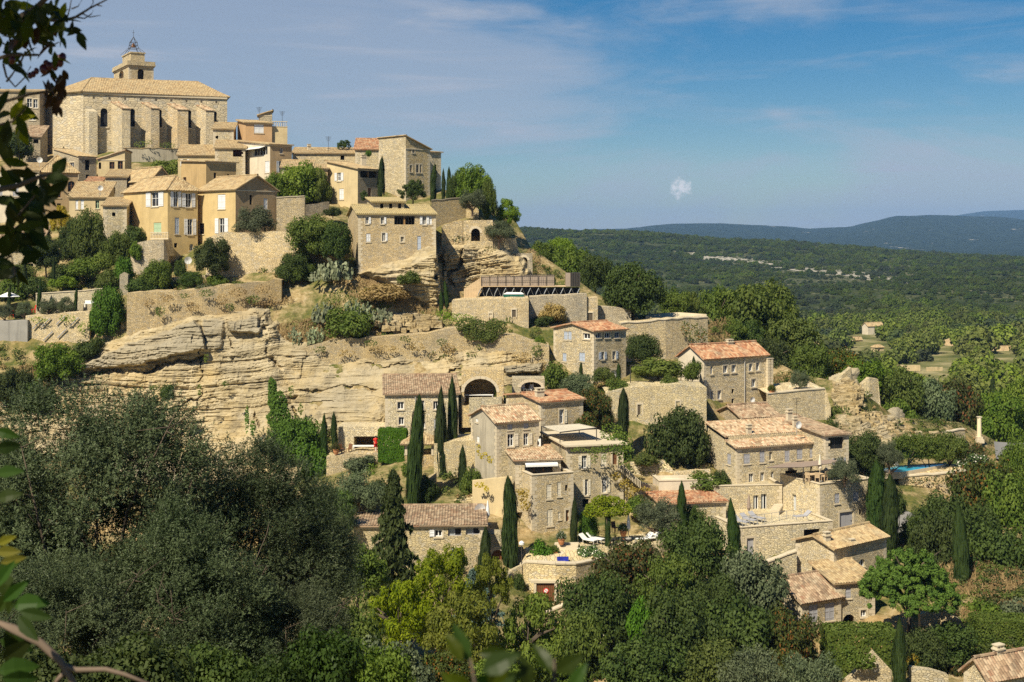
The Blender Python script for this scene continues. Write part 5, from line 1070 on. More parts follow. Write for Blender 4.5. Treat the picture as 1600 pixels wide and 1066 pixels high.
def archwall(label, x0, x1, yt, yb, Y, holes, mat, depth=2.5, th=0, name='stone_arch', cat='wall', inner='cavewall', door=None):
    a = P(x0, yb, Y); e = Vector((math.cos(math.radians(th)), math.sin(math.radians(th)))); L = along((a.x, a.y), e, x1); n = Vector((e.y, -e.x)); o = a.copy(); rt = root(name, o, label, cat); p0 = Vector((a.x, a.y))
    z0, z1 = a.z - 2, P(x0, yt, Y).z; hs = []
    for q0, y0, q1, y1, ar in holes:
        s0, s1 = along(p0, e, q0), along(p0, e, q1); Ym = p0.y + e.y*(s0+s1)/2; hs.append((s0, s1, CZ + (HY-y1)/F*Ym, CZ + (HY-y0)/F*Ym, ar, depth))
    mb = MB(); facewall(mb, p0, e, L, z0, z1, hs, 0, nrm=n); W = lambda s, z, d: Vector((p0.x + e.x*s - n.x*d, p0.y + e.y*s - n.y*d, z)); d = depth + .5
    for s in (0, L): mb.poly([W(s, z0, 0), W(s, z1, 0), W(s, z1, d), W(s, z0, d)], [(0, z0), (0, z1), (d, z1), (d, z0)])
    mb.poly([W(0, z1, 0), W(L, z1, 0), W(L, z1, d), W(0, z1, d)], [(0, 0), (L, 0), (L, d), (0, d)]); mb.build('masonry', M[mat], rt, origin=o)
    for s0, s1, za, zb, ar, dp in hs:
        mb = MB(); mb.poly([W(s0-.1, za-.1, dp), W(s1+.1, za-.1, dp), W(s1+.1, zb+.1, dp), W(s0-.1, zb+.1, dp)], [(0, 0), (s1-s0, 0), (s1-s0, zb-za), (0, zb-za)]); mb.build('back_wall', M[inner], rt, origin=o)
        if ar:      # ring of arch stones
            r = (s1-s0)/2; hh = min(r, (zb-za)*.5); mb = MB(); k = max(7, int(r*6)); T = [math.pi*i/k for i in range(k+1)]
            for t0, t1 in zip(T[:-1], T[1:]):
                t1 -= .012; f = lambda t, g: ((s0+s1)/2 + (r+g)*math.cos(t), zb-hh + (hh+g)*math.sin(t))
                mb.poly([W(*f(t0, .005), -.04), W(*f(t0, .32), -.04), W(*f(t1, .32), -.04), W(*f(t1, .005), -.04)]); mb.poly([W(*f(t0, .32), -.04), W(*f(t0, .32), 0), W(*f(t1, .32), 0), W(*f(t1, .32), -.04)]); mb.poly([W(*f(t1, .005), -.04), W(*f(t1, .005), .3), W(*f(t0, .005), .3), W(*f(t0, .005), -.04)])
            mb.build('arch_stones', M['trim'], rt, origin=o)['kind'] = 'stuff'
        if door:
            mb = MB(); k = 6; w = (s1-s0)/k
            for i in range(k): mb.obox(W(s0+i*w+.01, za, .5), Vector((e.x, e.y, 0))*(w-.02), Vector((n.x, n.y, 0))*.06, (0, 0, zb-za))
            mb.build('door', M[door], rt, origin=o)
    return rt
archwall('great stone arch over a shaded terrace, beside the cliff-foot house', 721, 787, 578, 640, 141.5, [(725, 592, 776, 634, True)], 'st_gold', 3.2)
archwall('small stone arch with white chairs inside, above the stout chimney', 800, 851, 592, 620, 144, [(814, 597, 846, 614, True)], 'st_fine', 2.6)
archwall('rough wall with an arched dark doorway, on top of the rock bluff', 724, 770, 344, 392, 172.5, [(736, 357, 750, 377, True)], 'st_dry', 3.0, inner='room')
archwall('pale summer kitchen open to its terrace, at the foot of the cliff', 528, 606, 667, 710, 141.5, [(553, 682, 596, 708, False)], 'st_fine', 3.0, cat='kitchen', name='summer_kitchen')
archwall('stone gateway with an arched wooden door, between the two cypresses', 757, 802, 834, 892, 115, [(768, 859, 788, 888, True)], 'st_pale', 1.2, door='wood', name='gateway', cat='gateway')
archwall('shady stone ruin with a pointed opening, right of the grandstand rock', 806, 832, 396, 432, 173.5, [(814, 402, 824, 428, True)], 'st_grey', 2.0, inner='room')
rwall('stone parapet inside the great arch', [(733,622,640,141),(784,621,640,141)], 'st_fine', .5, rag=.01)
def pavilion():
    Y = 134; o = P(655, 712, Y); rt = root('garden_pavilion', o, 'small garden pavilion with a hipped tile roof, between the cypresses', 'pavilion'); x0, x1 = P(630, 0, Y).x, P(682, 0, Y).x
    zt, zb = P(0, 694, Y).z, P(0, 712, Y).z; d = 3.4
    mb = MB(); mb.box(x0 + .15, Y + .15, zb - 5, x1 - .15, Y + d - .15, zb); mb.build('base', M['st_gold'], rt, origin=o)
    for x, y in ((x0 + .1, Y + .1), (x1 - .55, Y + .1), (x0 + .1, Y + d - .5), (x1 - .55, Y + d - .5), ((x0+x1)/2 - .2, Y + .1)):
        mb = MB(); mb.box(x, y, zb + .003, x + .45, y + .45, zt); mb.build('pillar', M['trim'], rt, origin=o)
    r = MB(); ap = Vector(((x0+x1)/2, Y + d/2, zt + 1.1)); q = [Vector((x0-.3, Y-.3, zt)), Vector((x1+.3, Y-.3, zt)), Vector((x1+.3, Y+d+.3, zt)), Vector((x0-.3, Y+d+.3, zt))]
    for i in range(4): plane_tiles(r, [q[i], q[(i+1) % 4], ap])
    r.build('roof', M['t_tan'], rt, origin=o)
pavilion()
# ------------------------------------------------------------------ open-air grandstand on the rock terrace
def grandstand():
    Y = 167.5; o = P(830, 466, Y); rt = root('grandstand', o, 'open-air grandstand with a timber back wall over dark steel scaffolding', 'grandstand')
    xl, xr = P(752, 0, Y).x, P(866, 0, Y).x; xe = P(906, 0, Y).x; z0 = P(0, 470, Y).z; zd = P(0, 447, Y).z; zt = P(0, 432, Y).z; zt2 = P(0, 430, Y).z
    n = 34; w = (xr - xl) / n
    for k in range(n):
        mb = MB(); mb.box(xl + k*w + .015, Y + .05, zd + .02, xl + (k+1)*w - .015, Y + .12, zt + (zt2 - zt) * k / n); mb.build('plank', M['plankpink'], rt, origin=o)
    mb = MB(); mb.box(xl, Y - .2, zd - .09, xe, Y + 3.0, zd); mb.build('deck', M['planks'], rt, origin=o)
    mb = MB(); k = 9
    for i in range(k + 1):
        x = xl + (xr - xl) * i / k; mb.tube([(x, Y - .1, zd), (x, Y - .1, zt + .1)], .035, 5)
    mb.tube([(xl, Y - .1, zt + .1), (xr, Y - .1, zt2 + .1)], .035, 5); mb.tube([(xl, Y - .1, (zt+zd)/2), (xr, Y - .1, (zt2+zd)/2)], .025, 5); mb.build('railing', M['iron'], rt, origin=o)
    for i in range(13):
        mb = MB(); x = xl + (xe - xl) * i / 12; mb.tube([(x, Y - .12, zd - .25), (x - .35, Y - .1, (z0 + zd) / 2), (x - .55, Y, z0)], .05, 5)
        if i < 12: x2 = xl + (xe - xl) * (i+1) / 12; mb.tube([(x, Y + .3, zd - .3), (x2 - .5, Y + .3, z0 + .2)], .025, 4); mb.tube([(x - .5, Y + .3, z0 + .4), (x2 - .5, Y + .3, z0 + .5)], .025, 4)
        mb.build('strut', M['steel'], rt, origin=o)
    mb = MB(); mb.poly([Vector(p) for p in ((xl - 1, Y + .8, z0 - 1), (xe, Y + .8, z0 - 1), (xe, Y + 1.2, zd - .23), (xl + .2, Y + 1.2, zd - .23))]); mb.poly([Vector(p) for p in ((xl - 1, Y + 1.5, z0 - 1), (xl + .2, Y + 1.9, zd - .23), (xe, Y + 1.9, zd - .23), (xe, Y + 1.5, z0 - 1))]); mb.build('backing_sheet', M['near_black'], rt, origin=o)  # near-black sheets behind the struts, below the deck
    xw = P(725, 0, Y).x; k = 11
    for i in range(k):
        t = i / k; mb = MB(); a = xw + (xl - xw) * t; b = a + (xl - xw) / k - .02; zb_ = z0 + max(0, t - .35) * 2.2 - .2; tt = P(0, 452 - 16 * t, Y).z
        mb.box(a, Y - .05, zb_, b, Y + .05, tt + .1 + t * .2); mb.build('side_board', M['planks'], rt, origin=o)
    xb0, xb1 = P(884, 0, Y).x, P(907, 0, Y).x; zb1 = P(0, 427, Y).z; xm = P(891, 0, Y).x
    mb = MB(); mb.box(xb0, Y - .3, zd - .05, xm, Y + 2, zb1); mb.build('booth_side', M['plankpink'], rt, origin=o)
    mb = MB()
    for i in range(6): a = xm + .01 + (xb1 - xm) * i / 6; mb.box(a, Y - .35, zd - .1, a + (xb1 - xm) / 6 - .06, Y + 2, zb1 + .05)
    mb.build('booth_front', M['iron'], rt, origin=o)
    return rt
grandstand()
def boatbox():
    Y = 165.2; o = P(803, 466, Y); rt = root('covered_skip', o, 'green skip with a white cover, in front of the grandstand', 'skip'); x0, x1 = P(786, 0, Y).x - o.x, P(819, 0, Y).x - o.x
    mb = MB(); mb.poly([Vector(p) for p in ((x0+.1, 0, 0), (x1-.1, 0, 0), (x1, 0, .5), (x0, 0, .5))]); mb.poly([Vector(p) for p in ((x1-.1, 0, 0), (x1-.1, 1.2, 0), (x1, 1.2, .5), (x1, 0, .5))]); mb.poly([Vector(p) for p in ((x0+.1, 1.2, 0), (x0+.1, 0, 0), (x0, 0, .5), (x0, 1.2, .5))])
    for k in range(5): x = x0 + .2 + (x1-x0-.4)*k/4; mb.box(x-.04, -.05, .02, x+.04, -.003, .48)
    mb.build('hull', M['greenbox'], rt); mb = MB(); mb.poly([Vector(p) for p in ((x0, -.05, .505), (x1, -.05, .505), (x1-.3, .6, .72), (x0+.5, .6, .75))]); mb.poly([Vector(p) for p in ((x0+.5, .6, .75), (x1-.3, .6, .72), (x1, 1.2, .51), (x0, 1.2, .51))]); mb.build('cover', M['white'], rt)
boatbox()

rwall('broken wall left of the arched doorway on the bluff', [(690,352,395,172.4),(704,346,392,172.4),(723,343,390,172.4)], 'st_dry', 1.5, rag=.25)
rwall('stepped ruin wall right of the arched doorway on the bluff', [(771,347,395,172.6),(780,356,400,173),(790,368,402,173.5),(806,372,404,174.5),(812,400,420,175)], 'st_dry', 1.5, rag=.25)
rwall('tall retaining wall behind the pair of tall cypresses', [(678,694,800,131.5),(710,690,800,131.5),(744,688,800,131.5)], 'st_gold', rag=.06, back=4)
# ------------------------------------------------------------------ plants: meshes of leaves
def leafmesh(name, C, Nn, L, Wd, mat, seed, tang=None, curl=0.0):
    """one rhombic leaf to each centre; every leaf keeps a random tone in its UV"""
    r = np.random.default_rng(seed); n = len(C); Nn = Nn / (np.linalg.norm(Nn, axis=1, keepdims=True) + 1e-9)
    t = r.normal(size=(n, 3)) if tang is None else tang + r.normal(size=(n, 3)) * .35
    t = t - Nn * (t * Nn).sum(1, keepdims=True); t /= np.linalg.norm(t, axis=1, keepdims=True) + 1e-9; b = np.cross(Nn, t)
    L = np.broadcast_to(L, n)[:, None] * r.uniform(.7, 1.25, (n, 1)); W = np.broadcast_to(Wd, n)[:, None] * r.uniform(.75, 1.2, (n, 1))
    v = np.stack([C - t*L/2, C + b*W/2 - t*L*.05 + Nn*L*curl, C + t*L/2, C - b*W/2 - t*L*.05 + Nn*L*curl], 1).reshape(-1, 3)
    me = bpy.data.meshes.new(name); me.vertices.add(4*n); me.vertices.foreach_set('co', v.astype(np.float32).ravel())
    me.loops.add(4*n); me.loops.foreach_set('vertex_index', np.arange(4*n, dtype=np.int32)); me.polygons.add(n); me.polygons.foreach_set('loop_start', np.arange(0, 4*n, 4, dtype=np.int32))
    ext = np.abs(C).max() + 1e-6; tn = fbm(C[:, 0]/ext*5 + 20, C[:, 1]/ext*5 + 20, C[:, 2]/ext*5 + 20, seed + 5, 3); tn = np.clip((tn - .5) * 2.6 + .5, 0, 1)     # older and younger boughs differ in tone
    uv = np.repeat(np.stack([.5 * r.random(n) + .5 * tn, r.random(n)], 1), 4, 0); ul = me.uv_layers.new(name='UVMap'); ul.data.foreach_set('uv', uv.astype(np.float32).ravel())
    me.materials.append(mat); me.update(calc_edges=True); return me
def rdir(r, n):
    d = r.normal(size=(n, 3)); return d / np.linalg.norm(d, axis=1, keepdims=True)
def blob(seed, nc, nl, flat=0.0, cr=(.24, .42), inner=.2, bot=.35, outn=.9):
    """leaf places of a broad crown: many clumps around the outside of an uneven ball, x y in -1..1, z in 0..1"""
    r = np.random.default_rng(seed); d = rdir(r, nc * 4); d = d[d[:, 2] > -bot - .25][:nc]; rad = r.uniform(.5, .85, (len(d), 1)); c = d * rad
    lump = .82 + .36 * fbm(d[:, 0]*1.4 + 9, d[:, 1]*1.4 + 9, d[:, 2]*1.4 + 9, seed, 2)[:, None]; c = c * lump
    cs = r.uniform(cr[0], cr[1], len(c)); k = r.choice(len(c), nl, p=cs**2 / (cs**2).sum()); dd = rdir(r, nl); rr = cs[k] * r.random(nl) ** .28
    p = c[k] + dd * rr[:, None]; no = dd * outn + rdir(r, nl) * .6 + np.array([0, 0, .35])
    ni = int(nl * inner); p[:ni] = rdir(r, ni) * (r.random((ni, 1)) ** .5) * .62; no[:ni] = rdir(r, ni)
    z = p[:, 2]; lo, hi = np.quantile(z, .004), np.quantile(z, .998); p[:, 2] = (z - lo) / (hi - lo); q = np.quantile(np.hypot(p[:, 0], p[:, 1]), .985); p[:, :2] /= q
    return p, no
def cyp(seed, nl, prof=None):
    r = np.random.default_rng(seed); z = r.random(nl) ** .85; a = r.random(nl) * 2*np.pi
    R = np.interp(z, [0, .05, .15, .35, .6, .8, .93, 1], [.5, .7, .85, .92, .86, .62, .33, .05] if prof is None else prof)
    R = R * (.35 + 1.05 * fbm(np.cos(a)*1.7 + 5, np.sin(a)*1.7 + 5, z*7, seed, 4)) * r.uniform(.6, 1.06, nl) * np.where(r.random(nl) < .05, 1.3, 1)
    p = np.stack([R*np.cos(a) + .12*np.sin(z*5 + seed), R*np.sin(a) + .1*np.cos(z*4 + seed), z + r.normal(size=nl)*.006], 1); no = np.stack([np.cos(a), np.sin(a), .25 + 0*a], 1) + rdir(r, nl) * .5
    return p, no
def pinecrown(seed, nl):
    r = np.random.default_rng(seed); nc = 430; a = r.random(nc)*2*np.pi; rad = np.sqrt(r.random(nc)) * .93; top = np.sqrt(1 - (rad*.98)**2)
    c = np.stack([rad*np.cos(a), rad*np.sin(a), .10 + .82*top * r.uniform(.12, 1, nc)**.6], 1); cs = r.uniform(.05, .10, nc); k = r.integers(0, nc, nl); dd = rdir(r, nl)
    p = c[k] + dd * (cs[k] * r.random(nl)**.3)[:, None] * np.array([1, 1, .62]); no = dd + rdir(r, nl)*.5 + np.array([0, 0, .5]); p[:, 2] = np.clip(p[:, 2], 0, 1.05)
    return p, no
def cedar(seed, nl):
    r = np.random.default_rng(seed); lv = r.random(nl) ** .8; k = np.floor(lv * 15); a0 = r.integers(0, 7, nl); a = (a0 / 7 + k * .37) * 2*np.pi + r.normal(size=nl) * .16
    R = (1 - k/15.5) ** .8 * (.55 + .45 * _h(k.astype(np.int64), a0, 0, seed)); t = np.sqrt(r.random(nl)); rad = R * t
    z = k/15 + .05 - rad * .07 + r.normal(size=nl) * .008 + .05*(1-t)
    p = np.stack([rad*np.cos(a), rad*np.sin(a), z], 1); no = np.stack([np.cos(a)*.2, np.sin(a)*.2, 1 + 0*a], 1) + rdir(r, nl)*.7
    return p, no
def boxleaves(seed, nl, rnd=.12):
    r = np.random.default_rng(seed); f = r.integers(0, 6, nl); p = r.uniform(-1, 1, (nl, 3)); ax = f % 3; s = np.where(f < 3, -1., 1.); p[np.arange(nl), ax] = s * r.uniform(.86, 1.02, nl)
    no = np.zeros((nl, 3)); no[np.arange(nl), ax] = s; L = np.linalg.norm(p * np.array([.55, .55, .55]), axis=1, keepdims=True); p = p * np.where(L > .86, .86/L, 1) ** .8; p += (fbm(p[:, 0]*3+7, p[:, 1]*3+7, p[:, 2]*3+7, seed)[:, None] - .5) * .16
    p[:, 2] = (p[:, 2] + 1) / 2; return p, no + rdir(r, nl)*.6
def trunkmesh(seed, mat, limbs=5, top=.72, r0=.055):
    """tapered trunk with limbs, unit height, unit crown radius"""
    r = random.Random(seed); mb = MB(); sp = [Vector((r.uniform(-.03, .03)*k, r.uniform(-.03, .03)*k, top*k/4 - (.06 if k == 0 else 0))) for k in range(5)]
    mb.tube(sp, [r0, r0*.85, r0*.7, r0*.5, r0*.25], 7)
    for k in range(limbs):
        i = r.randint(1, 3); a = 2*math.pi*(k + r.random()*.5)/limbs; R = r.uniform(.45, .75); b = sp[i]; e = Vector((R*math.cos(a), R*math.sin(a), min(.95, b.z + r.uniform(.15, .38))))
        mb.tube([b, b.lerp(e, .5) + Vector((0, 0, .03)), e], [r0*.55, r0*.35, r0*.1], 5)
    return mb.mesh('trunk', mat, True)
PR = {}
def proto(kind, mk, n=3):
    PR[kind] = [mk(k) for k in range(n)]
proto('broad', lambda k: leafmesh('crown', *blob(100+k, 60, 11000, cr=(.14, .36)), .085, .055, M['lf_mid'], k, curl=.08), 4)
proto('dense', lambda k: leafmesh('crown', *blob(200+k, 80, 13000, cr=(.12, .32), inner=.15), .070, .048, M['lf_dark'], k, curl=.08), 4)
proto('airy', lambda k: leafmesh('crown', *blob(300+k, 60, 8000, cr=(.08, .22), inner=.03), .085, .038, M['lf_yel'], k, curl=.1), 3)
proto('olive', lambda k: leafmesh('crown', *blob(400+k, 44, 9500, cr=(.18, .32), inner=.1, outn=.5), .095, .028, M['lf_olive'], k), 3)
proto('bush', lambda k: leafmesh('foliage', *blob(500+k, 22, 4200, cr=(.3, .5), bot=.1), .12, .08, M['lf_mid'], k, curl=.08), 4)
proto('cypress', lambda k: leafmesh('crown', *cyp(600+k, 7000, None if k % 2 else [.55, .8, .95, .98, .95, .8, .5, .08]), np.array(.14), .10, M['lf_cyp'], k, tang=np.array([[0, 0, .4]])), 5)
proto('pine', lambda k: leafmesh('crown', *pinecrown(700+k, 42000), .046, .026, M['lf_pine'], k), 1)
proto('cedar', lambda k: leafmesh('crown', *cedar(720+k, 9000), .10, .05, M['lf_dark'], k), 2)
proto('hedge', lambda k: leafmesh('foliage', *boxleaves(740+k, 15000), .075, .055, M['lf_hedge'], k, curl=.08), 2)
proto('far', lambda k: leafmesh('crown', *blob(800+k, 22, 1200, cr=(.2, .42), bot=.1), .20, .14, M['lf_far'], k), 4)
def pads(seed):
    r = random.Random(seed); mb = MB()
    def pad(c, d, up, s):
        w = d.cross(up).normalized(); ring = [c + up*(s*.55*(1 + math.sin(t))) + w*(s*.42*math.cos(t)) for t in [2*math.pi*k/8 - math.pi/2 for k in range(8)]]
        f = d * s * .07; u = r.random(), r.random(); mb.poly([q + f for q in ring], [u]*8); mb.poly([q - f for q in ring][::-1], [u]*8)
        for k in range(8): mb.poly([ring[k]-f, ring[(k+1) % 8]-f, ring[(k+1) % 8]+f, ring[k]+f], [u]*4)
        return c + up * s * 1.05, w
    for _ in range(26):
        a = r.random()*6.28; R = math.sqrt(r.random())*.85; c = Vector((R*math.cos(a), R*math.sin(a), 0)); hmax = int(2 + 3*(1-R)+r.random()*1.5)
        for _k in range(hmax):
            d = Vector((r.uniform(-1, 1), r.uniform(-1, 1), r.uniform(-.2, .2))).normalized(); up = (Vector((r.uniform(-.5, .5), r.uniform(-.5, .5), 1))).normalized(); d = (d - up*d.dot(up)).normalized(); c, w = pad(c, d, up, r.uniform(.17, .24))
            if r.random() < .5:
                d2 = Vector((r.uniform(-1, 1), r.uniform(-1, 1), 0)).normalized(); u2 = (w * r.choice((-1, 1)) + Vector((0, 0, .9))).normalized(); pad(c, (d2 - u2*d2.dot(u2)).normalized(), u2, r.uniform(.14, .2))
    return mb.mesh('pads', M['lf_cactus'])
PR['cactus'] = [pads(1), pads(2)]
TR = [trunkmesh(k, M['bark'], 5) for k in range(3)]; TRC = trunkmesh(9, M['bark'], 0, .9, .12); TRP = trunkmesh(12, M['bark'], 7, .8, .045); TRO = [trunkmesh(20 + k, M['barkpale'], 5, .7, .085) for k in range(2)]
NAMES = dict(broad='broadleaf_tree', dense='evergreen_tree', airy='walnut_tree', olive='olive_tree', bush='shrub', cypress='cypress_tree', pine='umbrella_pine', cedar='cedar_tree', hedge='hedge', cactus='prickly_pear', far='far_tree')
_cnt = {}
def T(kind, mat, px, top, cbot, base, w, label, Y=None, group=None, name=None, deep=None, cat=None):
    """a tree or shrub: crown between two rows, standing at a row of the ground, w columns wide"""
    Y = Y or (D1(px, base) - .22 * w / F * 150); b = P(px, base, Y); k = _cnt[kind] = _cnt.get(kind, -1) + 1
    rt = root(name or NAMES[kind], b, label, cat or ('tree' if kind not in ('bush', 'hedge', 'cactus') else {'bush': 'shrub', 'hedge': 'hedge', 'cactus': 'cactus'}[kind]), group)
    R = w / 2 / F * Y * (.86 if kind == 'cypress' else 1); ht = (base - top) / F * Y; cb = (base - cbot) / F * Y; me = PR[kind][k % len(PR[kind])]; dp = deep or R
    sz = ht - cb
    rz = 0 if kind == 'hedge' else k * 2.4
    tl = (.045 * math.sin(k * 3.1), .05 * math.sin(k * 1.7 + 1)) if kind == 'cypress' else (0, 0)
    inst('pads' if kind == 'cactus' else ('foliage' if kind in ('bush', 'hedge') else 'crown'), me, rt, (0, 0, cb - (.3 if kind in ('bush', 'hedge', 'cactus') else 0)), (tl[0], tl[1], rz), (R, dp * (1 + .16 * math.sin(k * 2.3) if kind == 'cypress' else 1), sz) if kind != 'cactus' else (R, R, R), M[mat])
    if kind == 'cactus': return rt
    tm = TRC if kind in ('cypress', 'cedar') else (TRP if kind == 'pine' else (TRO[k % 2] if kind == 'olive' else TR[k % 3]))
    s = ht * (1.0 if kind not in ('bush', 'hedge') else .7); inst('stem' if kind in ('bush', 'hedge') else 'trunk', tm, rt, (0, 0, -.2), (0, 0, k), (R if kind not in ('cypress', 'cedar') else max(R, .9), R if kind not in ('cypress', 'cedar') else max(R, .9), s))
    return rt
# --- cypresses
for px, top, base, w, lab, Y in (
 (646, 626, 800, 31, 'tall cypress in front of the small garden pavilion', 125), (692, 613, 782, 27, 'left cypress of the tall pair before the cliff-foot house', 132), (707, 598, 780, 25, 'right and taller cypress of the pair before the cliff-foot house', 133.5),
 (723, 700, 786, 20, 'young cypress at the right foot of the tall pair', 130), (800, 751, 890, 31, 'broad cypress standing against the vine-clad plaster wall', 114.5), (758, 829, 935, 27, 'cypress at the right end of the striped brown roof', 109),
 (507, 649, 722, 13, 'slim cypress left of the summer kitchen terrace', 141), (523, 647, 712, 12, 'slim cypress at the corner of the summer kitchen', 140.5), (476, 650, 700, 10, 'thin cypress tip by the ivy column on the cliff', 146),
 (970, 612, 722, 24, 'cypress in front of the great blank wall', 136), (897, 782, 868, 16, 'slim cypress left of the pergola with golden vine', 118.5), (949, 782, 866, 12, 'very slim cypress before the pergola', 118), (1066, 756, 842, 16, 'slim cypress beside the bright red low roof', 119),
 (1148, 784, 892, 26, 'pointed cypress at the left corner of the sun deck', 114), (1390, 746, 862, 31, 'dark cypress beside the road below the garage', 120), (1370, 724, 826, 36, 'bushy cypress at the corner of the garage block', 125.5),
 (1408, 974, 1110, 33, 'tall front cypress between the garden walls', 93), (676, 259, 316, 12, 'cypress against the wing of the tower house', 188), (692, 266, 312, 9, 'left slim cypress of three on the skyline garden', 187.5), (700, 263, 312, 9, 'right slim cypress of the skyline garden', 187), (594, 250, 306, 11, 'cypress between the loggia house and the tower house', 190),
 (967, 568, 598, 10, 'little cypress by the door under the blue shutters', 147.5), (909, 567, 598, 7, 'tiny thin cypress on the corner of the blue-shuttered house', 147.5), (1383, 558, 588, 9, 'little cypress at the right of the pergola vine', 147), (41, 404, 452, 7, 'pencil cypress before the wooden-shutter house', 167), (83, 402, 444, 7, 'pencil cypress beside the low garden wall', 168), (60, 440, 482, 8, 'pencil cypress left of the pale garden wall', 163), (118, 452, 486, 7, 'pencil cypress in front of the pale garden wall', 163.2), (13, 444, 486, 7, 'pencil cypress by the white parasol', 163),
 (1550, 590, 625, 9, 'distant thin cypress rising from the valley wood', 260), (698, 440, 480, 9, 'small cypress in the mouth of the rock cleft', 160.5), (690, 455, 490, 8, 'smaller cypress left of the rock cleft', 160), (600, 246, 300, 7, 'thin cypress beside the tower house wall', 191)):
    if px == 1383: px = 1085
    T('cypress', 'lf_cyp', px, top, base, base, w, lab, Y)
T('cypress', 'lf_cyp', 1506, 796, 945, 945, 34, 'very dark tall cypress behind the umbrella pine', 112); T('dense', 'lf_dark', 1462, 800, 905, 920, 84, 'dark broad evergreen left of the tall dark cypress', 118)
# --- upper town greenery
for a in (
 ('dense','lf_dark',30,204,246,255,48,'dark pine-like tree between the left roofs and the apse',222), ('bush','lf_lime',263,247,276,278,64,'lime green shrub under the church terrace wall',219),
 ('broad','lf_lime',470,254,318,326,84,'big lime green tree in the middle of the upper town',190), ('dense','lf_mid',432,270,316,322,44,'darker green tree left of the big lime tree',190), ('broad','lf_lime',498,262,318,326,40,'pale green tree against the cream annex',189),
 ('olive','lf_olive',397,322,362,370,66,'rounded grey-green olive in front of the golden house',169), ('dense','lf_dark',332,372,424,432,62,'dark round bush on the terrace below the golden house',165.5), ('dense','lf_mid',490,336,398,412,90,'broad green tree spilling over the long retaining wall',165), ('dense','lf_dark',525,348,402,416,56,'dark green tree at the corner of the rock-edge house',162.5),
 ('dense','lf_dark',461,394,438,444,64,'dark clump of leaves on the retaining wall face',164.5), ('dense','lf_mid',740,258,330,338,66,'tall green tree at the skyline garden',184), ('dense','lf_dark',715,268,312,322,30,'darker tree left of the skyline tree',186), ('airy','lf_lime',793,311,348,362,42,'yellow-green tree at the end of the skyline',183), ('dense','lf_mid',764,280,340,346,26,'ivy-thick tree falling over the skyline wall',180), ('olive','lf_olive',738,296,326,334,44,'grey-green bush on the high cream wall',178),
 ('airy','lf_dark',645,281,312,318,46,'loose dark tree before the tower house',189), ('bush','lf_dark',568,294,310,312,14,'small dark bush at the loggia house door',185), ('bush','lf_hedge',575,232,242,246,12,'small tree top above the skyline wall',205), ('airy','lf_dark',538,219,233,242,22,'dark tree top behind the long cream wall house',214), ('bush','lf_dark',520,320,334,338,30,'shrub above the grey garden wall',177), ('olive','lf_olive',780,345,372,384,46,'grey-green shrub hanging on the rock bluff',172.5),
 ('dense','lf_mid',140,328,414,426,62,'tall dense green tree at the left of the yellow house',177), ('dense','lf_dark',118,340,410,424,56,'dark middle tree of the left garden',179), ('dense','lf_dark',72,370,418,428,48,'dark low tree beside the wooden-shutter house',172), ('airy','lf_gold',96,322,362,380,38,'yellowing tree between the left roofs',185), ('airy','lf_yel',62,346,378,390,36,'pale yellow-green tree at the left roofs',183), ('bush','lf_lime',160,392,418,420,36,'rounded yellowish broom bush in the left garden',171),
 ('bush','lf_mid',214,374,402,404,24,'ivy tuft on the stone bastion of the yellow house',172), ('bush','lf_hedge',196,398,440,442,34,'ivy hanging beside the stone arch stump',167.5), ('dense','lf_mid',246,406,450,454,52,'dense green shrub under the yellow house',167), ('bush','lf_dark',222,430,454,456,50,'dark low shrub on the terrace edge',166), ('bush','lf_dark',282,402,430,432,22,'shrub by the white ring under the yellow house',169.5), ('bush','lf_mid',337,424,446,450,36,'shrub growing from the cliff-top wall',164.5),
 ('dense','lf_hedge',168,448,522,530,62,'ivy-clad tree hanging over the cliff end of the garden',160), ('bush','lf_mid',130,400,428,432,60,'wide green shrub row in the left garden',170), ('bush','lf_lime',100,428,446,448,44,'yellow-green low shrub behind the pale garden wall',168), ('bush','lf_dark',55,430,456,458,38,'clipped dark round hedge bush in the left garden',167), ('bush','lf_mid',18,432,468,472,60,'mass of green shrub at the left edge terrace',168),
 ('olive','lf_olive',38,470,492,500,30,'small olive behind the red chair',161.5), ('olive','lf_olive',75,466,490,498,34,'small olive in the middle of the garden terrace',162.5), ('olive','lf_olive',103,464,488,496,32,'small olive right on the garden terrace',162.8), ('olive','lf_olive',8,474,496,504,30,'small olive at the left edge',161),
 ('dense','lf_mid',88,536,592,604,80,'green shrub at the left foot of the cliff slab',154), ('dense','lf_dark',20,575,628,640,70,'dark shrub at the left edge below the concrete wall',152), ('bush','lf_dark',262,596,622,624,24,'dark tuft growing on the cliff face',146.5), ('bush','lf_dark',60,590,640,644,50,'low dark bush under the cliff',151),
 ('bush','lf_olive',320,440,470,472,40,'grey weed clump on the dry-stone wall',162), ('bush','lf_dry',398,452,478,480,70,'tawny shrub patch on the dry-stone wall',162), ('bush','lf_mid',545,478,522,524,76,'green shrub among the prickly pears',156.5), ('bush','lf_mid',640,420,440,444,40,'low shrub on the dry slope under the rock-edge house',160), ('bush','lf_dry',600,440,466,468,80,'brown dry shrub on the slope',160.5)):
    k, mt, px, top, cb, base, w, lab, Y = a; T(k, mt, px, top, cb, base, w, lab, Y)
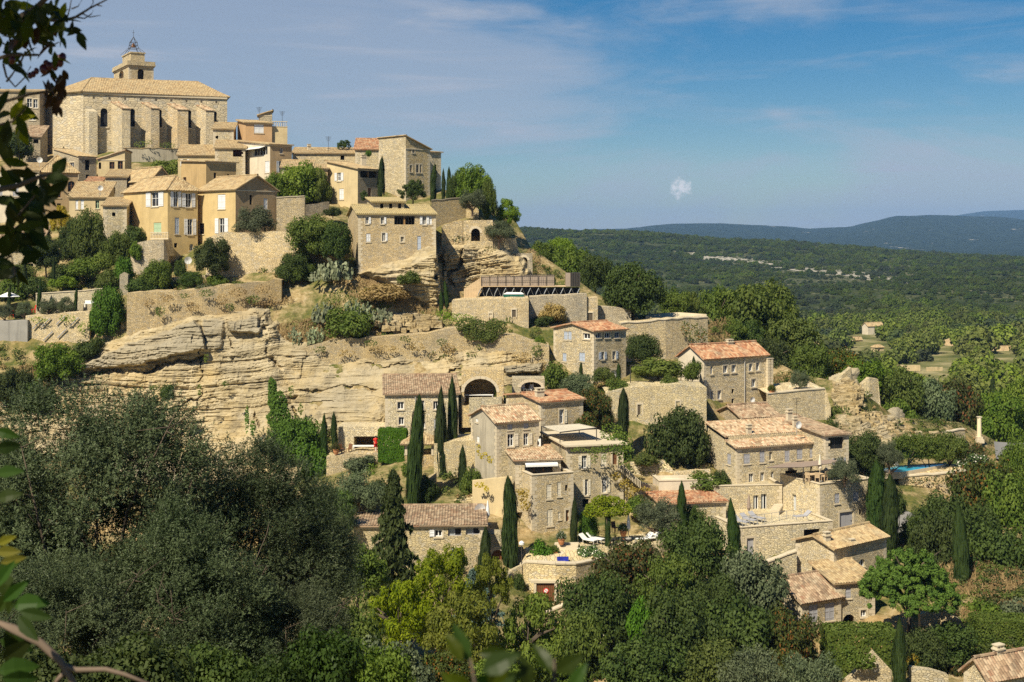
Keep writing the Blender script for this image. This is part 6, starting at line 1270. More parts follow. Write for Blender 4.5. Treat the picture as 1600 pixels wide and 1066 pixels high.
for px, top, base, w, lab, Y in ((525, 392, 434, 62, 'prickly pear clump under the rock-edge house', 161.5), (500, 402, 436, 40, 'smaller prickly pear beside the dark clump of leaves', 162), (508, 444, 500, 56, 'large prickly pear clump on the dry slope', 159), (560, 446, 492, 54, 'prickly pear clump in the middle of the slope', 159), (595, 468, 500, 40, 'prickly pear clump nearest the pale rock ledge', 158), (470, 470, 535, 50, 'lowest prickly pear clump, by the cliff crack', 157.5), (492, 492, 532, 44, 'prickly pear beside the green shrub', 157)):
    T('cactus', 'lf_cactus', px, top, base, base, w, lab, Y)
# --- lower town greenery
for a in (
 ('dense','lf_dark',990,411,488,505,98,'great dark oak with a forked trunk, right of the grandstand',170), ('dense','lf_dark',1004,522,566,572,56,'round dark tree beside the blue-shuttered house',152), ('bush','lf_lime',1028,555,584,590,84,'flowering creeper over the long pergola',147.5), ('bush','lf_mid',1082,560,590,594,30,'leafy bush at the gable of the red-roofed house',146.5), ('bush','lf_mid',1046,580,604,608,34,'bush hanging over the great blank wall',144),
 ('bush','lf_mid',868,562,604,608,44,'leafy fig bush left of the blue-shuttered house',149.5), ('dense','lf_olive',905,584,618,624,58,'grey-green round shrub below the blue-shuttered house',145), ('bush','lf_mid',944,570,592,596,36,'creeper beside the house door',148), ('bush','lf_mid',965,588,608,610,40,'low green hedge shrub over the wall corner',145), ('dense','lf_red',930,606,668,676,56,'straggling tree between the two red-roofed houses',140), ('bush','lf_red',915,640,672,676,50,'tawny shrub behind the awning',137), ('bush','lf_mid',842,522,548,556,26,'shrub on the rock left of the blue-shuttered house',155), ('bush','lf_dry',862,470,500,504,46,'dry tawny shrubs in front of the grey wall',164),
 ('bush','lf_dark',848,490,508,510,36,'dark weed tuft on the ledge under the grandstand',162.5), ('dense','lf_dark',1058,637,724,742,98,'dark fig tree standing before the great blank wall',135.5), ('bush','lf_mid',1098,732,760,762,76,'creeper over the wall left of the large house',130), ('bush','lf_mid',1010,704,722,726,40,'low green plants above the stair',133.5), ('bush','lf_dark',1128,730,756,760,28,'dark bush at the gable foot of the large house',130),
 ('olive','lf_olive',1028,780,826,846,76,'silvery olive tree on the lower pool terrace',119.5), ('dense','lf_hedge',462,652,720,730,92,'green tree below the ivy column on the cliff',144), ('bush','lf_hedge',490,690,740,744,60,'leafy shrub left of the summer kitchen terrace',140), ('bush','lf_lime',555,756,790,796,60,'bright green shrub beneath the terrace wall',130), ('bush','lf_dark',592,744,786,790,30,'dark conical shrub beneath the terrace wall',129), ('bush','lf_mid',735,726,772,776,38,'leafy young tree beside the pair of cypresses',129), ('bush','lf_olive',562,708,730,732,50,'weeds hanging from the kitchen terrace wall',137),
 ('bush','lf_hedge',845,838,876,878,44,'clipped green bush at the foot of the terrace steps',115), ('bush','lf_dark',811,888,932,936,22,'clipped dark bush on the ramp',111.5), ('bush','lf_flower',925,848,876,880,52,'white flowering oleander hedge on the bastion',115), ('bush','lf_flower',1060,825,852,856,50,'white flowering shrub beside the pool terrace',117.5), ('dense','lf_hedge',918,796,852,856,34,'tall clipped green hedge left of the pergola',119.8),
 ('dense','lf_dark',1350,674,736,748,66,'dense dark tree at the right end of the large house',137.5), ('olive','lf_olive',1390,690,728,752,44,'small olive in front of the dark pool tree',136), ('broad','lf_mid',1420,678,716,750,56,'left tree of the row over the swimming pool',140), ('broad','lf_mid',1452,680,717,750,52,'middle tree of the row over the swimming pool',140.5), ('broad','lf_mid',1484,676,718,750,56,'right tree of the row over the swimming pool',141.5), ('olive','lf_olive',1320,716,752,756,50,'olive bush on the dining terrace',124.5), ('bush','lf_dark',1402,758,800,804,32,'dark round bush behind the roadside cypress',129), ('bush','lf_dry',1362,838,854,856,44,'dry brush beside the road',121),
 ('olive','lf_olive',1250,578,604,616,30,'potted olive on the clean terrace',150), ('bush','lf_mid',1310,630,660,664,40,'green weeds on the rubble slope',151.5), ('bush','lf_mid',1338,640,664,668,34,'weeds between the two ruins',153), ('bush','lf_dark',1240,660,682,686,22,'shrub at the foot of the clean terrace wall',146), ('bush','lf_mid',1328,668,690,692,36,'ivy patch on the white scree',150)):
    k, mt, px, top, cb, base, w, lab, Y = a; T(k, mt, px, top, cb, base, w, lab, Y)
for a in (('dense','lf_dark',665,742,790,800,40,'dark shrub at the foot of the tall cypress by the pavilion',126.5), ('bush','lf_dark',690,752,786,790,40,'dark undergrowth beneath the pair of tall cypresses',130), ('bush','lf_mid',640,720,748,752,30,'green shrub left of the pavilion cypress',133), ('bush','lf_mid',576,720,752,756,54,'creeper hanging from the kitchen terrace wall',136.5), ('dense','lf_mid',30,412,452,460,54,'green garden tree at the left edge under the plum leaves',169.5), ('bush','lf_dark',100,408,436,440,44,'dark shrub in the middle of the left garden',171), ('bush','lf_mid',170,418,448,452,44,'green shrub left of the stone arch stump',168), ('bush','lf_dark',140,524,556,560,50,'dark shrub at the end of the tied wall',157), ('dense','lf_dark',300,424,448,452,40,'dark shrub on the low strip wall',167), ('bush','lf_mid',375,436,456,460,50,'green shrub in the middle of the cliff-top wall',161.5), ('dense','lf_mid',470,408,440,446,40,'green shrub at the right end of the long retaining wall',164), ('bush','lf_dark',210,350,392,396,40,'dark shrub on the slope behind the yellow house',181), ('dense','lf_mid',180,362,420,430,50,'green tree left of the yellow house wall',176), ('bush','lf_mid',1000,770,800,806,44,'leafy shrub behind the silvery olive',124), ('dense','lf_dark',1080,790,840,850,44,'dark shrub beside the bright red low roof',120), ('bush','lf_mid',780,600,622,626,20,'weed tuft between the two arches',143), ('bush','lf_mid',858,610,632,636,26,'shrub right of the small arch',143), ('bush','lf_dark',1090,670,720,730,40,'dark shrub at the gable of the dull brown roof',137), ('bush','lf_mid',960,720,745,750,36,'green shrub at the foot of the slim wall cypress',133)):
    T(*a)
T('hedge', 'lf_hedge', 614, 666, 716, 716, 44, 'tall clipped box hedge beside the summer kitchen', 137, deep=1.0)
T('hedge', 'lf_mid', 1342, 974, 1046, 1050, 108, 'long dark clipped hedge in front of the grey-shuttered wing', 98, deep=1.3)
T('hedge', 'lf_mid', 1565, 958, 1000, 1006, 90, 'clipped hedge in the lower right garden', 101, deep=1.3)
T('bush', 'lf_red', 1497, 1016, 1050, 1052, 40, 'clipped brown-green globe bush in the lower right garden', 97); T('bush', 'lf_gold', 1428, 1014, 1044, 1046, 22, 'clipped yellowish globe bush by the front cypress', 96); T('bush', 'lf_flower', 1448, 1012, 1036, 1038, 30, 'pale flowering bush between the globe bushes', 97)
# umbrella pine and cedar
T('pine', 'lf_pine', 1420, 850, 968, 990, 156, 'large bright green umbrella pine in the lower right', 101)
T('cedar', 'lf_dark', 614, 745, 965, 985, 128, 'dark cedar with spreading layered branches before the striped roof', 96)
T('cedar', 'lf_blue', 742, 892, 985, 1000, 120, 'blue spruce half hidden by the walnut tree', 92)
# --- yellow-green walnut and pines at the bottom
for a in (('airy','lf_yel',692,856,950,1050,100,'bright yellow-green walnut tree in the lower middle',80), ('airy','lf_yel',622,908,1010,1070,118,'left half of the yellow-green walnut pair',78), ('airy','lf_yel',768,868,945,1040,66,'tall yellow-green shoot in front of the cypress',83), ('airy','lf_yel',720,930,1035,1100,130,'lower yellow-green walnut crown',76), ('airy','lf_lime',826,932,1062,1090,132,'yellowish young pine right of the walnut',84), ('broad','lf_mid',560,852,925,960,96,'fresh green tree behind the olives, left of the cedar',90), ('broad','lf_hedge',512,762,840,880,84,'green tree between the big olives and the terrace wall',112), ('olive','lf_olive',560,735,800,830,90,'grey olive under the kitchen terrace',118)):
    k, mt, px, top, cb, base, w, lab, Y = a; T(k, mt, px, top, cb, base, w, lab, Y)
# --- dense wood at the foot of the village
WD = 'dense wood at the foot of the village'
for px, top, cb, base, w, Y, k, mt, lab in (
 (985,842,935,990,120,104,'dense','lf_red','rust-tinted dark tree before the lower pool terrace'), (1090,812,905,980,116,108,'dense','lf_dark','dark tree with feathery top below the silvery olive'), (1178,862,962,1010,116,103,'dense','lf_olive','big grey-green tree left of the grey-shuttered wing'), (935,896,1005,1060,126,99,'dense','lf_dark','big dark round tree right of the garage bastion'), (1006,928,1005,1060,56,95,'bush','lf_hedge','bright ivy-covered mound in the dark wood'), (1062,925,1040,1090,126,94,'dense','lf_dark','dark dome-shaped tree in the middle of the wood'), (900,962,1065,1110,96,93,'broad','lf_mid','mid green tree at the left end of the wood'), (1150,935,1045,1090,132,97,'broad','lf_dark','shadowy tree under the big grey-green one'), (1232,948,1045,1080,96,97,'dense','lf_red','rusty shrub tree before the arched shutters'), (1008,1000,1095,1130,150,88,'dense','lf_dark','dark tree at the bottom edge of the wood'), (1120,1005,1100,1130,130,88,'dense','lf_mid','green tree at the bottom edge of the wood'), (1178,1012,1095,1120,120,84,'olive','lf_olive','silver-green olive at the bottom edge'), (1270,1022,1100,1130,110,84,'olive','lf_olive','second silver-green olive, nearer the ivy-topped wall'), (868,1020,1100,1130,110,84,'broad','lf_mid','leafy shrub tree at the bottom, right of the young pine'), (1042,868,960,1010,96,101,'dense','lf_mid','green tree squeezed between the rust-tinted and the feathery one'), (1120,900,985,1030,90,100,'dense','lf_dark','deep shaded tree left of the big grey-green tree'),
 (1480,772,880,910,100,121,'dense','lf_dark','dark green tree below the rough pool wall'), (1540,720,835,880,130,128,'dense','lf_red','large rust-tinted tree at the right edge slope'), (1590,740,850,890,110,124,'dense','lf_mid','green tree beneath the street lamp'), (1560,820,930,960,130,116,'dense','lf_dark','dark broad tree at the right edge'), (1440,795,860,880,60,122,'dense','lf_dark','dark tree by the road bend'), (1520,790,880,920,90,119,'broad','lf_dark','shadowy tree behind the broad dark cypress'), (1592,690,770,800,70,146,'dense','lf_mid','green tree hiding the foot of the road'), (1540,930,985,995,70,106,'bush','lf_mid','green shrub on the dry bank lower right'), (1590,930,985,995,70,105,'bush','lf_olive','grey shrub at the lower right edge'), (1480,975,1040,1060,100,98,'dense','lf_dark','black-green thicket under the umbrella pine'), (1440,985,1050,1070,80,97,'dense','lf_dark','shaded thicket left under the umbrella pine'), (1225,1005,1070,1090,70,92,'bush','lf_red','reddish bush left of the ivy-topped wall'),
 (470,1000,1090,1120,120,60,'broad','lf_mid','leafy shrub under the olives, bottom left of centre'), (600,1000,1110,1130,150,62,'dense','lf_olive','grey shrub mass at the bottom, under the walnut'), (690,1020,1110,1130,130,64,'dense','lf_red','rusty shrub at the bottom, under the walnut'), (540,940,1060,1100,120,64,'broad','lf_mid','green shrub between the olives and the walnut'), (780,1030,1100,1120,110,70,'broad','lf_lime','yellow-green shrub behind the blurred leaves')):
    T(k, mt, px, top, cb, base, w, lab, Y, WD if Y < 110 and px > 860 and px < 1300 else None)
# --- trees along the far edge of the spur
SE = 'trees on the back slope of the spur'
for px, top, cb, base, w, Y, k, mt, lab in (
 (898,386,448,470,76,190,'dense','lf_mid','green tree behind the grandstand'), (850,378,420,440,46,196,'broad','lf_mid','light tree at the foot of the skyline rock'), (930,398,450,470,60,186,'dense','lf_dark','dark tree between the grandstand booth and the great oak'), (872,372,410,440,50,200,'broad','lf_lime','bright tree just right of the skyline rock'), (1055,452,498,510,48,178,'broad','lf_mid','light green tree right of the great oak'), (1084,456,500,512,36,180,'airy','lf_lime','young yellow-green tree on the terrace end'), (1125,448,520,545,76,188,'broad','lf_mid','left tree of the big green clump'), (1192,441,535,560,124,186,'broad','lf_mid','largest tree of the big green clump'), (1160,500,560,580,80,180,'dense','lf_dark','dark tree under the big green clump'), (1240,496,572,590,96,182,'broad','lf_mid','right tree of the big green clump'), (1205,530,590,605,80,172,'dense','lf_dark','dark tree behind the clean terrace'), (1262,540,600,615,80,172,'dense','lf_mid','green tree above the ruined wall tooth'), (1310,545,600,620,80,178,'dense','lf_red','tawny tree above the ruins'), (1350,560,620,640,90,176,'dense','lf_mid','green tree behind the tall ruined stump'), (1400,575,650,668,90,176,'dense','lf_mid','leafy tree right of the tall ruined stump'), (1450,590,668,680,90,178,'dense','lf_olive','grey-green tree above the long low wall'), (1400,620,668,680,60,166,'bush','lf_mid','shrubs over the broken triangular ruin'), (1490,590,672,690,80,182,'broad','lf_red','tawny tree left of the stone column'), (1560,610,690,700,90,190,'broad','lf_mid','tree right of the stone column'), (1596,590,690,705,90,196,'broad','lf_lime','bright tree over the road at the right edge'), (1515,690,725,735,50,158,'bush','lf_red','rusty shrubs left of the road'), (1520,705,735,745,60,148,'bush','lf_flower','white flowering bush right of the pool trees'), (1140,500,540,556,50,176,'broad','lf_mid','small tree over the dry bank')):
    T(k, mt, px, top, cb, base, w, lab, Y, SE)
# --- climbing plants on walls
def ivy(label, spots, mat, dens=26, size=.2, seed=0, name='ivy', cat='ivy', thick=.35):
    """leaves over patches (column, row, half width, half height, distance) of a wall"""
    r = np.random.default_rng(seed + 77); C = []
    for px, py, a, b, Y in spots:
        n = int(dens * a * b * 4 / (F / Y) ** 2) + 10; t = r.random(n) * 6.283; q = np.sqrt(r.random(n)) * (.75 + .5 * fbm(np.cos(t)*2 + px, np.sin(t)*2 + py, 0, seed)); 
        x, y = px + a*q*np.cos(t), py + b*q*np.sin(t); yy = Y - r.random(n) * thick * (1 - q*.6); C.append(np.stack([(x-CX)/F*yy, yy, CZ + (HY-y)/F*yy], 1))
    C = np.concatenate(C); o = Vector(C.mean(0)); no = np.array([[0, -1, .4]]) + r.normal(size=C.shape) * .55
    ob = link(bpy.data.objects.new(name, leafmesh(name, C - np.array(o), no, size, size * .75, M[mat], seed, curl=.08))); ob.location = o; tag(ob, label, cat); return ob
ivy('column of green ivy climbing the cliff', [(426,612,7,24,144.5),(434,630,14,20,144.2),(436,652,18,22,144),(446,676,22,20,143.5)], 'lf_hedge', 150, .26, seed=1, thick=1.0)
ivy('thin green creeper in the cliff crack', [(386,655,3,22,145.5),(395,668,4,12,145)], 'lf_hedge', 90, seed=2)
ivy('dark green ivy curtain hanging on the old wall', [(728,508,16,11,154.7),(750,516,26,17,154.6),(775,512,18,13,154.6),(762,528,14,9,154.5)], 'lf_mid', 140, seed=3, thick=.7)
ivy('grassy green patch above the ivy curtain', [(715,496,24,7,158),(695,490,14,6,158.5)], 'lf_lime', 40, seed=4)
ivy('ivy over the terrace right of the awning', [(955,676,18,14,129),(968,690,20,16,128),(958,702,30,8,124.6),(975,708,12,18,125)], 'lf_mid', 55, seed=5, thick=.8)
ivy('green creeper along the terrace edge above cream shutters', [(905,703,12,4,124),(930,704,16,5,124),(928,716,6,8,124),(945,716,4,6,124)], 'lf_lime', 36, seed=6)
ivy('golden vine on the plaster gable', [(748,702,4,6,123.5),(755,712,8,5,123.3),(766,718,5,6,123.2)], 'lf_gold', 70, .18, seed=7)
ivy('small golden vine low on the plaster wall', [(750,758,8,4,123.4),(760,764,4,5,123.3)], 'lf_gold', 70, .18, seed=8)
ivy('golden vine right of the broad cypress', [(818,775,8,10,120.5),(821,790,7,8,120.4),(816,768,10,5,120.6)], 'lf_gold', 75, .18, seed=9)
ivy('golden and orange vine along the outdoor stair wall', [(962,744,8,6,125.5),(975,756,9,8,125.6),(985,768,8,12,125.8),(1002,764,14,4,126.5)], 'lf_gold', 75, .18, seed=10)
ivy('yellowing vine over the pergola', [(935,792,18,9,118.8),(955,786,22,12,118.6),(972,796,14,10,118.6),(950,800,24,8,118.2),(925,800,14,10,118.4),(940,782,16,8,118.6)], 'lf_yel', 150, .2, seed=11, thick=1.2)
ivy('weeds hanging over the old terrace wall', [(1085,520,16,14,160),(1070,512,8,10,160),(1098,528,8,12,161)], 'lf_red', 36, seed=12)
ivy('weeds under the coping of the rough pool wall', [(1432,752,12,6,136.4),(1460,750,16,6,136.4),(1490,748,14,5,137)], 'lf_red', 30, seed=13)
ivy('ivy draped over the ivy-topped garden wall', [(1342,1035,20,12,93.4),(1325,1020,14,14,93.6),(1360,1034,10,12,93.4)], 'lf_mid', 120, seed=14, thick=.6)
ivy('tawny weeds along the foot of the old wall', [(600,545,22,6,154.4),(650,542,14,6,154.4),(700,545,12,10,154.3),(815,560,16,10,153.8),(540,552,14,6,154.6),(845,575,10,12,153.6)], 'lf_dry', 34, seed=15)
ivy('weeds on the wall with diagonal iron ties', [(60,500,14,5,159),(105,498,14,6,159),(128,512,6,10,159)], 'lf_lime', 24, seed=16)
ivy('dry weeds over the rock bluff', [(712,375,10,7,170),(725,372,10,5,170),(765,390,10,5,170)], 'lf_red', 26, seed=17)
ivy('plants on the church terrace ledge', [(220,226,12,5,225),(262,227,12,5,228),(232,222,6,4,226)], 'lf_lime', 26, seed=18)
ivy('tawny weeds on the dry-stone cliff-top wall', [(232,472,10,8,158),(262,466,12,6,158),(300,480,12,8,158.3),(345,468,10,10,158.5),(372,456,14,7,158.8),(410,452,14,8,159.2),(425,470,8,10,159.6)], 'lf_dry', 40, seed=21)
ivy('green weeds on the dry-stone cliff-top wall', [(250,486,8,8,158),(322,458,12,6,158.4),(395,468,12,7,159.2),(288,462,8,4,158.2),(360,480,8,6,158.6)], 'lf_mid', 44, seed=22)
ivy('green weeds on the long old wall', [(580,536,10,5,154.4),(635,530,10,5,154.4),(690,535,8,6,154.4),(838,548,10,9,153.8),(500,546,10,5,154.8)], 'lf_mid', 44, seed=23)
ivy('greenery rooted in the cliff cracks', [(322,560,4,7,148.6),(312,610,4,8,147.5),(352,600,5,4,147.8),(455,612,4,10,147),(470,640,4,10,146.4),(610,600,6,3,148.5),(240,606,8,4,147)], 'lf_mid', 60, seed=24)
# ------------------------------------------------------------------ grasses and the far wood (too many to count)
def tufts(name, label, spots, mat, seed, n, hgt=.35):
    r = np.random.default_rng(seed); C = []; w = np.array([a*b for _, _, a, b in spots], float); k = r.choice(len(spots), n, p=w/w.sum()); S = np.array(spots, float)[k]
    t = r.random(n)*6.283; q = np.sqrt(r.random(n)); px, py = S[:, 0] + S[:, 2]*q*np.cos(t), S[:, 1] + S[:, 3]*q*np.sin(t); Y = Dg(px, py) - .25
    C = np.stack([(px-CX)/F*Y, Y, CZ + (HY-py)/F*Y + hgt*.3], 1); no = np.array([[0, -1, .3]]) + r.normal(size=C.shape)*.6; tg = np.array([[0, 0, 1.0]]) + r.normal(size=C.shape)*.3
    o = link(bpy.data.objects.new(name, leafmesh(name, C, no, hgt, hgt*.22, M[mat], seed, tang=tg))); tag(o, label, kind='stuff')
tufts('dry_grass', 'golden dry grass on the slopes', [(610,455,70,28),(660,480,40,18),(560,435,50,14),(400,470,60,10),(480,520,50,20),(1130,520,26,22),(1380,850,40,14),(1540,905,60,30),(1480,900,40,40),(1230,600,40,14),(60,610,70,40),(870,495,30,12),(1330,640,20,30),(300,440,60,8),(830,420,16,30),(1560,960,60,20)], 'lf_dry', 5, 14000, .5)
tufts('green_weeds', 'low green weeds on the terraces', [(700,495,30,12),(560,470,60,20),(300,445,80,8),(1330,660,30,30),(1370,680,40,14),(950,610,30,10),(100,440,80,10),(1000,730,40,12),(550,790,60,20),(1560,980,70,30),(1450,930,60,40),(60,620,60,30),(800,480,40,14)], 'lf_mid', 6, 9000, .4)
def scrub(name, label, spots, mat, seed, n, leaves, size, rr):
    """ground cover: many low cushions of leaves over patches of the hillside"""
    r = np.random.default_rng(seed); S0 = np.array(spots, float); w = S0[:, 2]*S0[:, 3]; S = S0[r.choice(len(S0), n, p=w/w.sum())]; t = r.random(n)*6.283; q = np.sqrt(r.random(n))
    px, py = S[:, 0] + S[:, 2]*q*np.cos(t), S[:, 1] + S[:, 3]*q*np.sin(t); Y = Dg(px, py) - .3; c = np.stack([(px-CX)/F*Y, Y, CZ + (HY-py)/F*Y], 1); R = r.uniform(rr[0], rr[1], n)
    k = np.repeat(np.arange(n), leaves); d = rdir(r, len(k)); d[:, 2] = np.abs(d[:, 2]); C = c[k] + d * (R[k] * r.random(len(k))**.35)[:, None]; no = d + rdir(r, len(k))*.6
    o = link(bpy.data.objects.new(name, leafmesh(name, C, no, size, size*.65, M[mat], seed, curl=.08))); tag(o, label, kind='stuff')
BANK = [(300,448,90,9),(120,448,90,14),(60,630,80,40),(560,500,80,30),(640,455,60,20),(860,492,40,14),(950,612,40,14),(1010,725,50,16),(1330,640,36,40),(1370,690,50,20),(1480,720,60,22),(1230,598,40,14),(1140,530,36,22),(560,780,70,30),(730,760,40,30),(1080,860,50,30),(1400,850,40,30),(1550,890,70,60),(1460,900,50,40),(700,860,60,40),(480,690,50,30),(180,360,60,40),(430,420,60,14),(240,440,60,14),(820,430,16,40),(870,940,60,30),(1230,930,50,30),(1540,985,70,40),(700,550,60,16),(840,560,20,20),(1450,672,60,14),(1450,672,60,14),(1530,700,34,16),(852,418,22,28),(880,446,24,16),(30,560,60,18),(1300,640,12,30),(900,500,40,8),(760,505,40,10),(820,525,30,10)]
scrub('low_scrub', 'low green scrub on the banks between the houses', BANK, 'lf_mid', 31, 560, 46, .24, (.35, .95))
scrub('dry_scrub', 'tawny dry scrub on the banks between the houses', BANK, 'lf_dry', 32, 260, 40, .22, (.25, .7))
scrub('dark_scrub', 'dark scrub on the banks between the houses', BANK, 'lf_dark', 33, 380, 50, .24, (.4, 1.1))
def rubble():
    r = random.Random(5); mb = MB()
    for k in range(620):
        x, y = r.choice(((1365, 672, 46, 26), (1365, 672, 46, 26), (1330, 650, 22, 50), (1320, 620, 16, 30), (1440, 690, 60, 12), (640, 505, 50, 12))) [:2], None
        cx, cy, a, b = {1365: (1365, 672, 46, 26), 1330: (1330, 650, 22, 50), 1320: (1320, 620, 16, 30), 1440: (1440, 690, 60, 12), 640: (640, 505, 50, 12)}[x[0]]
        t, q = r.random()*6.28, math.sqrt(r.random()); px, py = cx + a*q*math.cos(t), cy + b*q*math.sin(t); c = P(px, py, D1(px, py) - .9); s = r.uniform(.15, .55); d = [Vector((r.uniform(.6, 1.2)*s*i, r.uniform(.6, 1.2)*s*j, r.uniform(.4, .9)*s*l)) for i in (-1, 1) for j in (-1, 1) for l in (-1, 1)]
        for f in ((0,1,3,2),(4,6,7,5),(0,4,5,1),(2,3,7,6),(0,2,6,4),(1,5,7,3)): mb.poly([c + d[i] for i in f], [(0, 0), (s, 0), (s, s), (0, s)])
    o = mb.build('rubble', M['cliff']); tag(o, 'tumbled pale stones on the scree', kind='stuff')
rubble()
def valley_wood():
    r = np.random.default_rng(9); P_, S_ = [], []
    def scatter(n, y0, y1, u0, u1, s0, s1, f=None):
        y = np.sqrt(r.uniform(y0*y0, y1*y1, n)); u = r.uniform(u0, u1, n)
        if f is not None: k = f(u, y); y, u = y[k], u[k]
        z = vheight(u, y); P_.append(np.stack([u*y, y, z - .3], 1)); S_.append(s0 + (s1 - s0) * r.random(len(y)) ** 2.2 * r.uniform(.7, 1.35, len(y)))
    clear = lambda u, y: fbm(u*y/45, y/45, 0, 77, 4) < .58
    # keep the clearings around the far houses open towards the camera
    HS = [(1360,507,560),(1480,535,500),(1570,550,470),(1372,541,480),(1416,569,400),(1462,572,400),(1338,529,520),(1274,541,330)]
    def open_(u, y):
        k = clear(u, y)
        for px, py, hy in HS: k &= ~((np.abs(u - (px-CX)/F) < .015) & (y > hy - 85) & (y < hy + 12))
        return k
    scatter(6500, 215, 640, -.05, .75, 2.6, 6.4, open_)
    scatter(5000, 215, 720, -.05, .75, 1.2, 2.6, open_)
    scatter(26000, 620, 1420, -.05, .75, .8, 3.0, lambda u, y: fbm(u*y/40, y/16, 0, 78, 4) < .56 - .14 * rockband(u, y, vheight(u, y)))
    scatter(3200, 560, 1300, -.05, .75, 2.2, 4.6, lambda u, y: fbm(u*y/80, y/80, 0, 79, 3) > .54)
    rock = lambda u, y: fbm(u*y/40, y/25, 0, 80, 4) + .14 * rockband(u, y, vheight(u, y)) < .60
    scatter(15000, 1380, 1950, -.05, .7, 2.4, 4.4, rock)
    scatter(1500, 560, 900, -.6, -.05, 2.4, 4.4)
    C = np.concatenate(P_); S = np.concatenate(S_); me = bpy.data.meshes.new('valley_wood'); me.vertices.add(len(C)); me.vertices.foreach_set('co', C.astype(np.float32).ravel())
    a = me.attributes.new('size', 'FLOAT', 'POINT'); a.data.foreach_set('value', S.astype(np.float32)); me.update()
    o = link(bpy.data.objects.new('valley_wood', me)); tag(o, 'wood and scrub covering the valley floor and ridge', kind='stuff')
    ng = bpy.data.node_groups.new('valley wood', 'GeometryNodeTree'); ng.interface.new_socket('Geometry', in_out='INPUT', socket_type='NodeSocketGeometry'); ng.interface.new_socket('Geometry', in_out='OUTPUT', socket_type='NodeSocketGeometry')
    nd = ng.nodes; gi, go = nd.new('NodeGroupInput'), nd.new('NodeGroupOutput'); ip = nd.new('GeometryNodeInstanceOnPoints'); jn = nd.new('GeometryNodeJoinGeometry')
    for src in FARTREES:
        oi = nd.new('GeometryNodeObjectInfo'); oi.inputs['Object'].default_value = src; oi.inputs['As Instance'].default_value = True; ng.links.new(oi.outputs['Geometry'], jn.inputs[0])
    ng.links.new(gi.outputs[0], ip.inputs['Points']); ng.links.new(jn.outputs[0], ip.inputs['Instance']); ip.inputs['Pick Instance'].default_value = True
    na = nd.new('GeometryNodeInputNamedAttribute'); na.data_type = 'FLOAT'; na.inputs[0].default_value = 'size'; cm = nd.new('ShaderNodeCombineXYZ')
    mz = nd.new('ShaderNodeMath'); mz.operation = 'MULTIPLY'; mz.inputs[1].default_value = 1.25; ng.links.new(na.outputs['Attribute'], mz.inputs[0]); ng.links.new(na.outputs['Attribute'], cm.inputs[0]); ng.links.new(na.outputs['Attribute'], cm.inputs[1]); ng.links.new(mz.outputs[0], cm.inputs[2]); ng.links.new(cm.outputs[0], ip.inputs['Scale'])
    rv = nd.new('FunctionNodeRandomValue'); rv.data_type = 'FLOAT_VECTOR'; rv.inputs['Min'].default_value = (0, 0, 0); rv.inputs['Max'].default_value = (0, 0, 6.28); ng.links.new(rv.outputs['Value'], ip.inputs['Rotation'])
    ng.links.new(ip.outputs[0], go.inputs[0]); md = o.modifiers.new('wood', 'NODES'); md.node_group = ng
FARTREES = []
for k, (px, lab) in enumerate(((1290, 'valley tree below the ruins, first of the wood'), (1470, 'valley tree over the long low wall'), (1560, 'valley tree near the distant thin cypress'), (1380, 'valley tree right of the ruins'))):
    Y = 250 + 12 * k; u = (px - CX) / F; z = float(vheight(np.array([u]), np.array([float(Y)]))[0]); rt = root('valley_tree', (u*Y, Y, z), lab, 'tree', 'nearest trees of the valley wood')
    c = inst('crown', PR['far'][k], rt, (0, 0, 1.2), (0, 0, 0), (1, 1, 1)); tk = inst('trunk', TR[k % 3], rt, (0, 0, -.3), (0, 0, 0), (3, 3, 6)); c.scale = (4.0, 4.0, 6.5)
    FARTREES.append(c)
valley_wood()
# ------------------------------------------------------------------ smaller things of the place
def simple(name, label, cat, loc, parts, rz=0, group=None):
    """a thing from (part name, MB, material) triples built around its own base"""
    rt = root(name, loc, label, cat, group); rt.rotation_euler = (0, 0, rz)
    made = {}
    for pn, mb, mt in parts: made[pn] = mb.build(pn, M[mt], rt)
    return rt
def drape(name, label, A, B, mat, lift=.25, n=24, m=5):
    ax, bx = np.array(A, float), np.array(B, float); t = np.linspace(0, 1, n); ta, tb = np.linspace(0, 1, len(ax)), np.linspace(0, 1, len(bx))
    la = np.stack([np.interp(t, ta, ax[:, 0]), np.interp(t, ta, ax[:, 1])], 1); lb = np.stack([np.interp(t, tb, bx[:, 0]), np.interp(t, tb, bx[:, 1])], 1); co = []
    for k in range(m):
        q = la + (lb - la) * k / (m - 1); Y = Dg(q[:, 0], q[:, 1]) - lift - .8; co.append(np.stack([(q[:, 0]-CX)/F*Y, Y, CZ + (HY-q[:, 1])/F*Y], 1))
    o = link(bpy.data.objects.new(name, gridmesh(name, np.concatenate(co), m, n, M[mat], flip=True))); tag(o, label, kind='structure')
drape('road', 'asphalt lane in front of the grey garage', [(1318,838),(1352,830),(1388,819),(1416,798)], [(1345,852),(1380,846),(1414,828),(1434,806)], 'asphalt', 1.0)
drape('road', 'asphalt road at the right edge', [(1553,690),(1580,692),(1650,695)], [(1556,716),(1580,724),(1650,740)], 'asphalt', 1.0)
drape('path', 'pale track beside the great oak', [(1010,492),(1060,488),(1104,491)], [(1006,503),(1060,499),(1104,497)], 'path', .4)
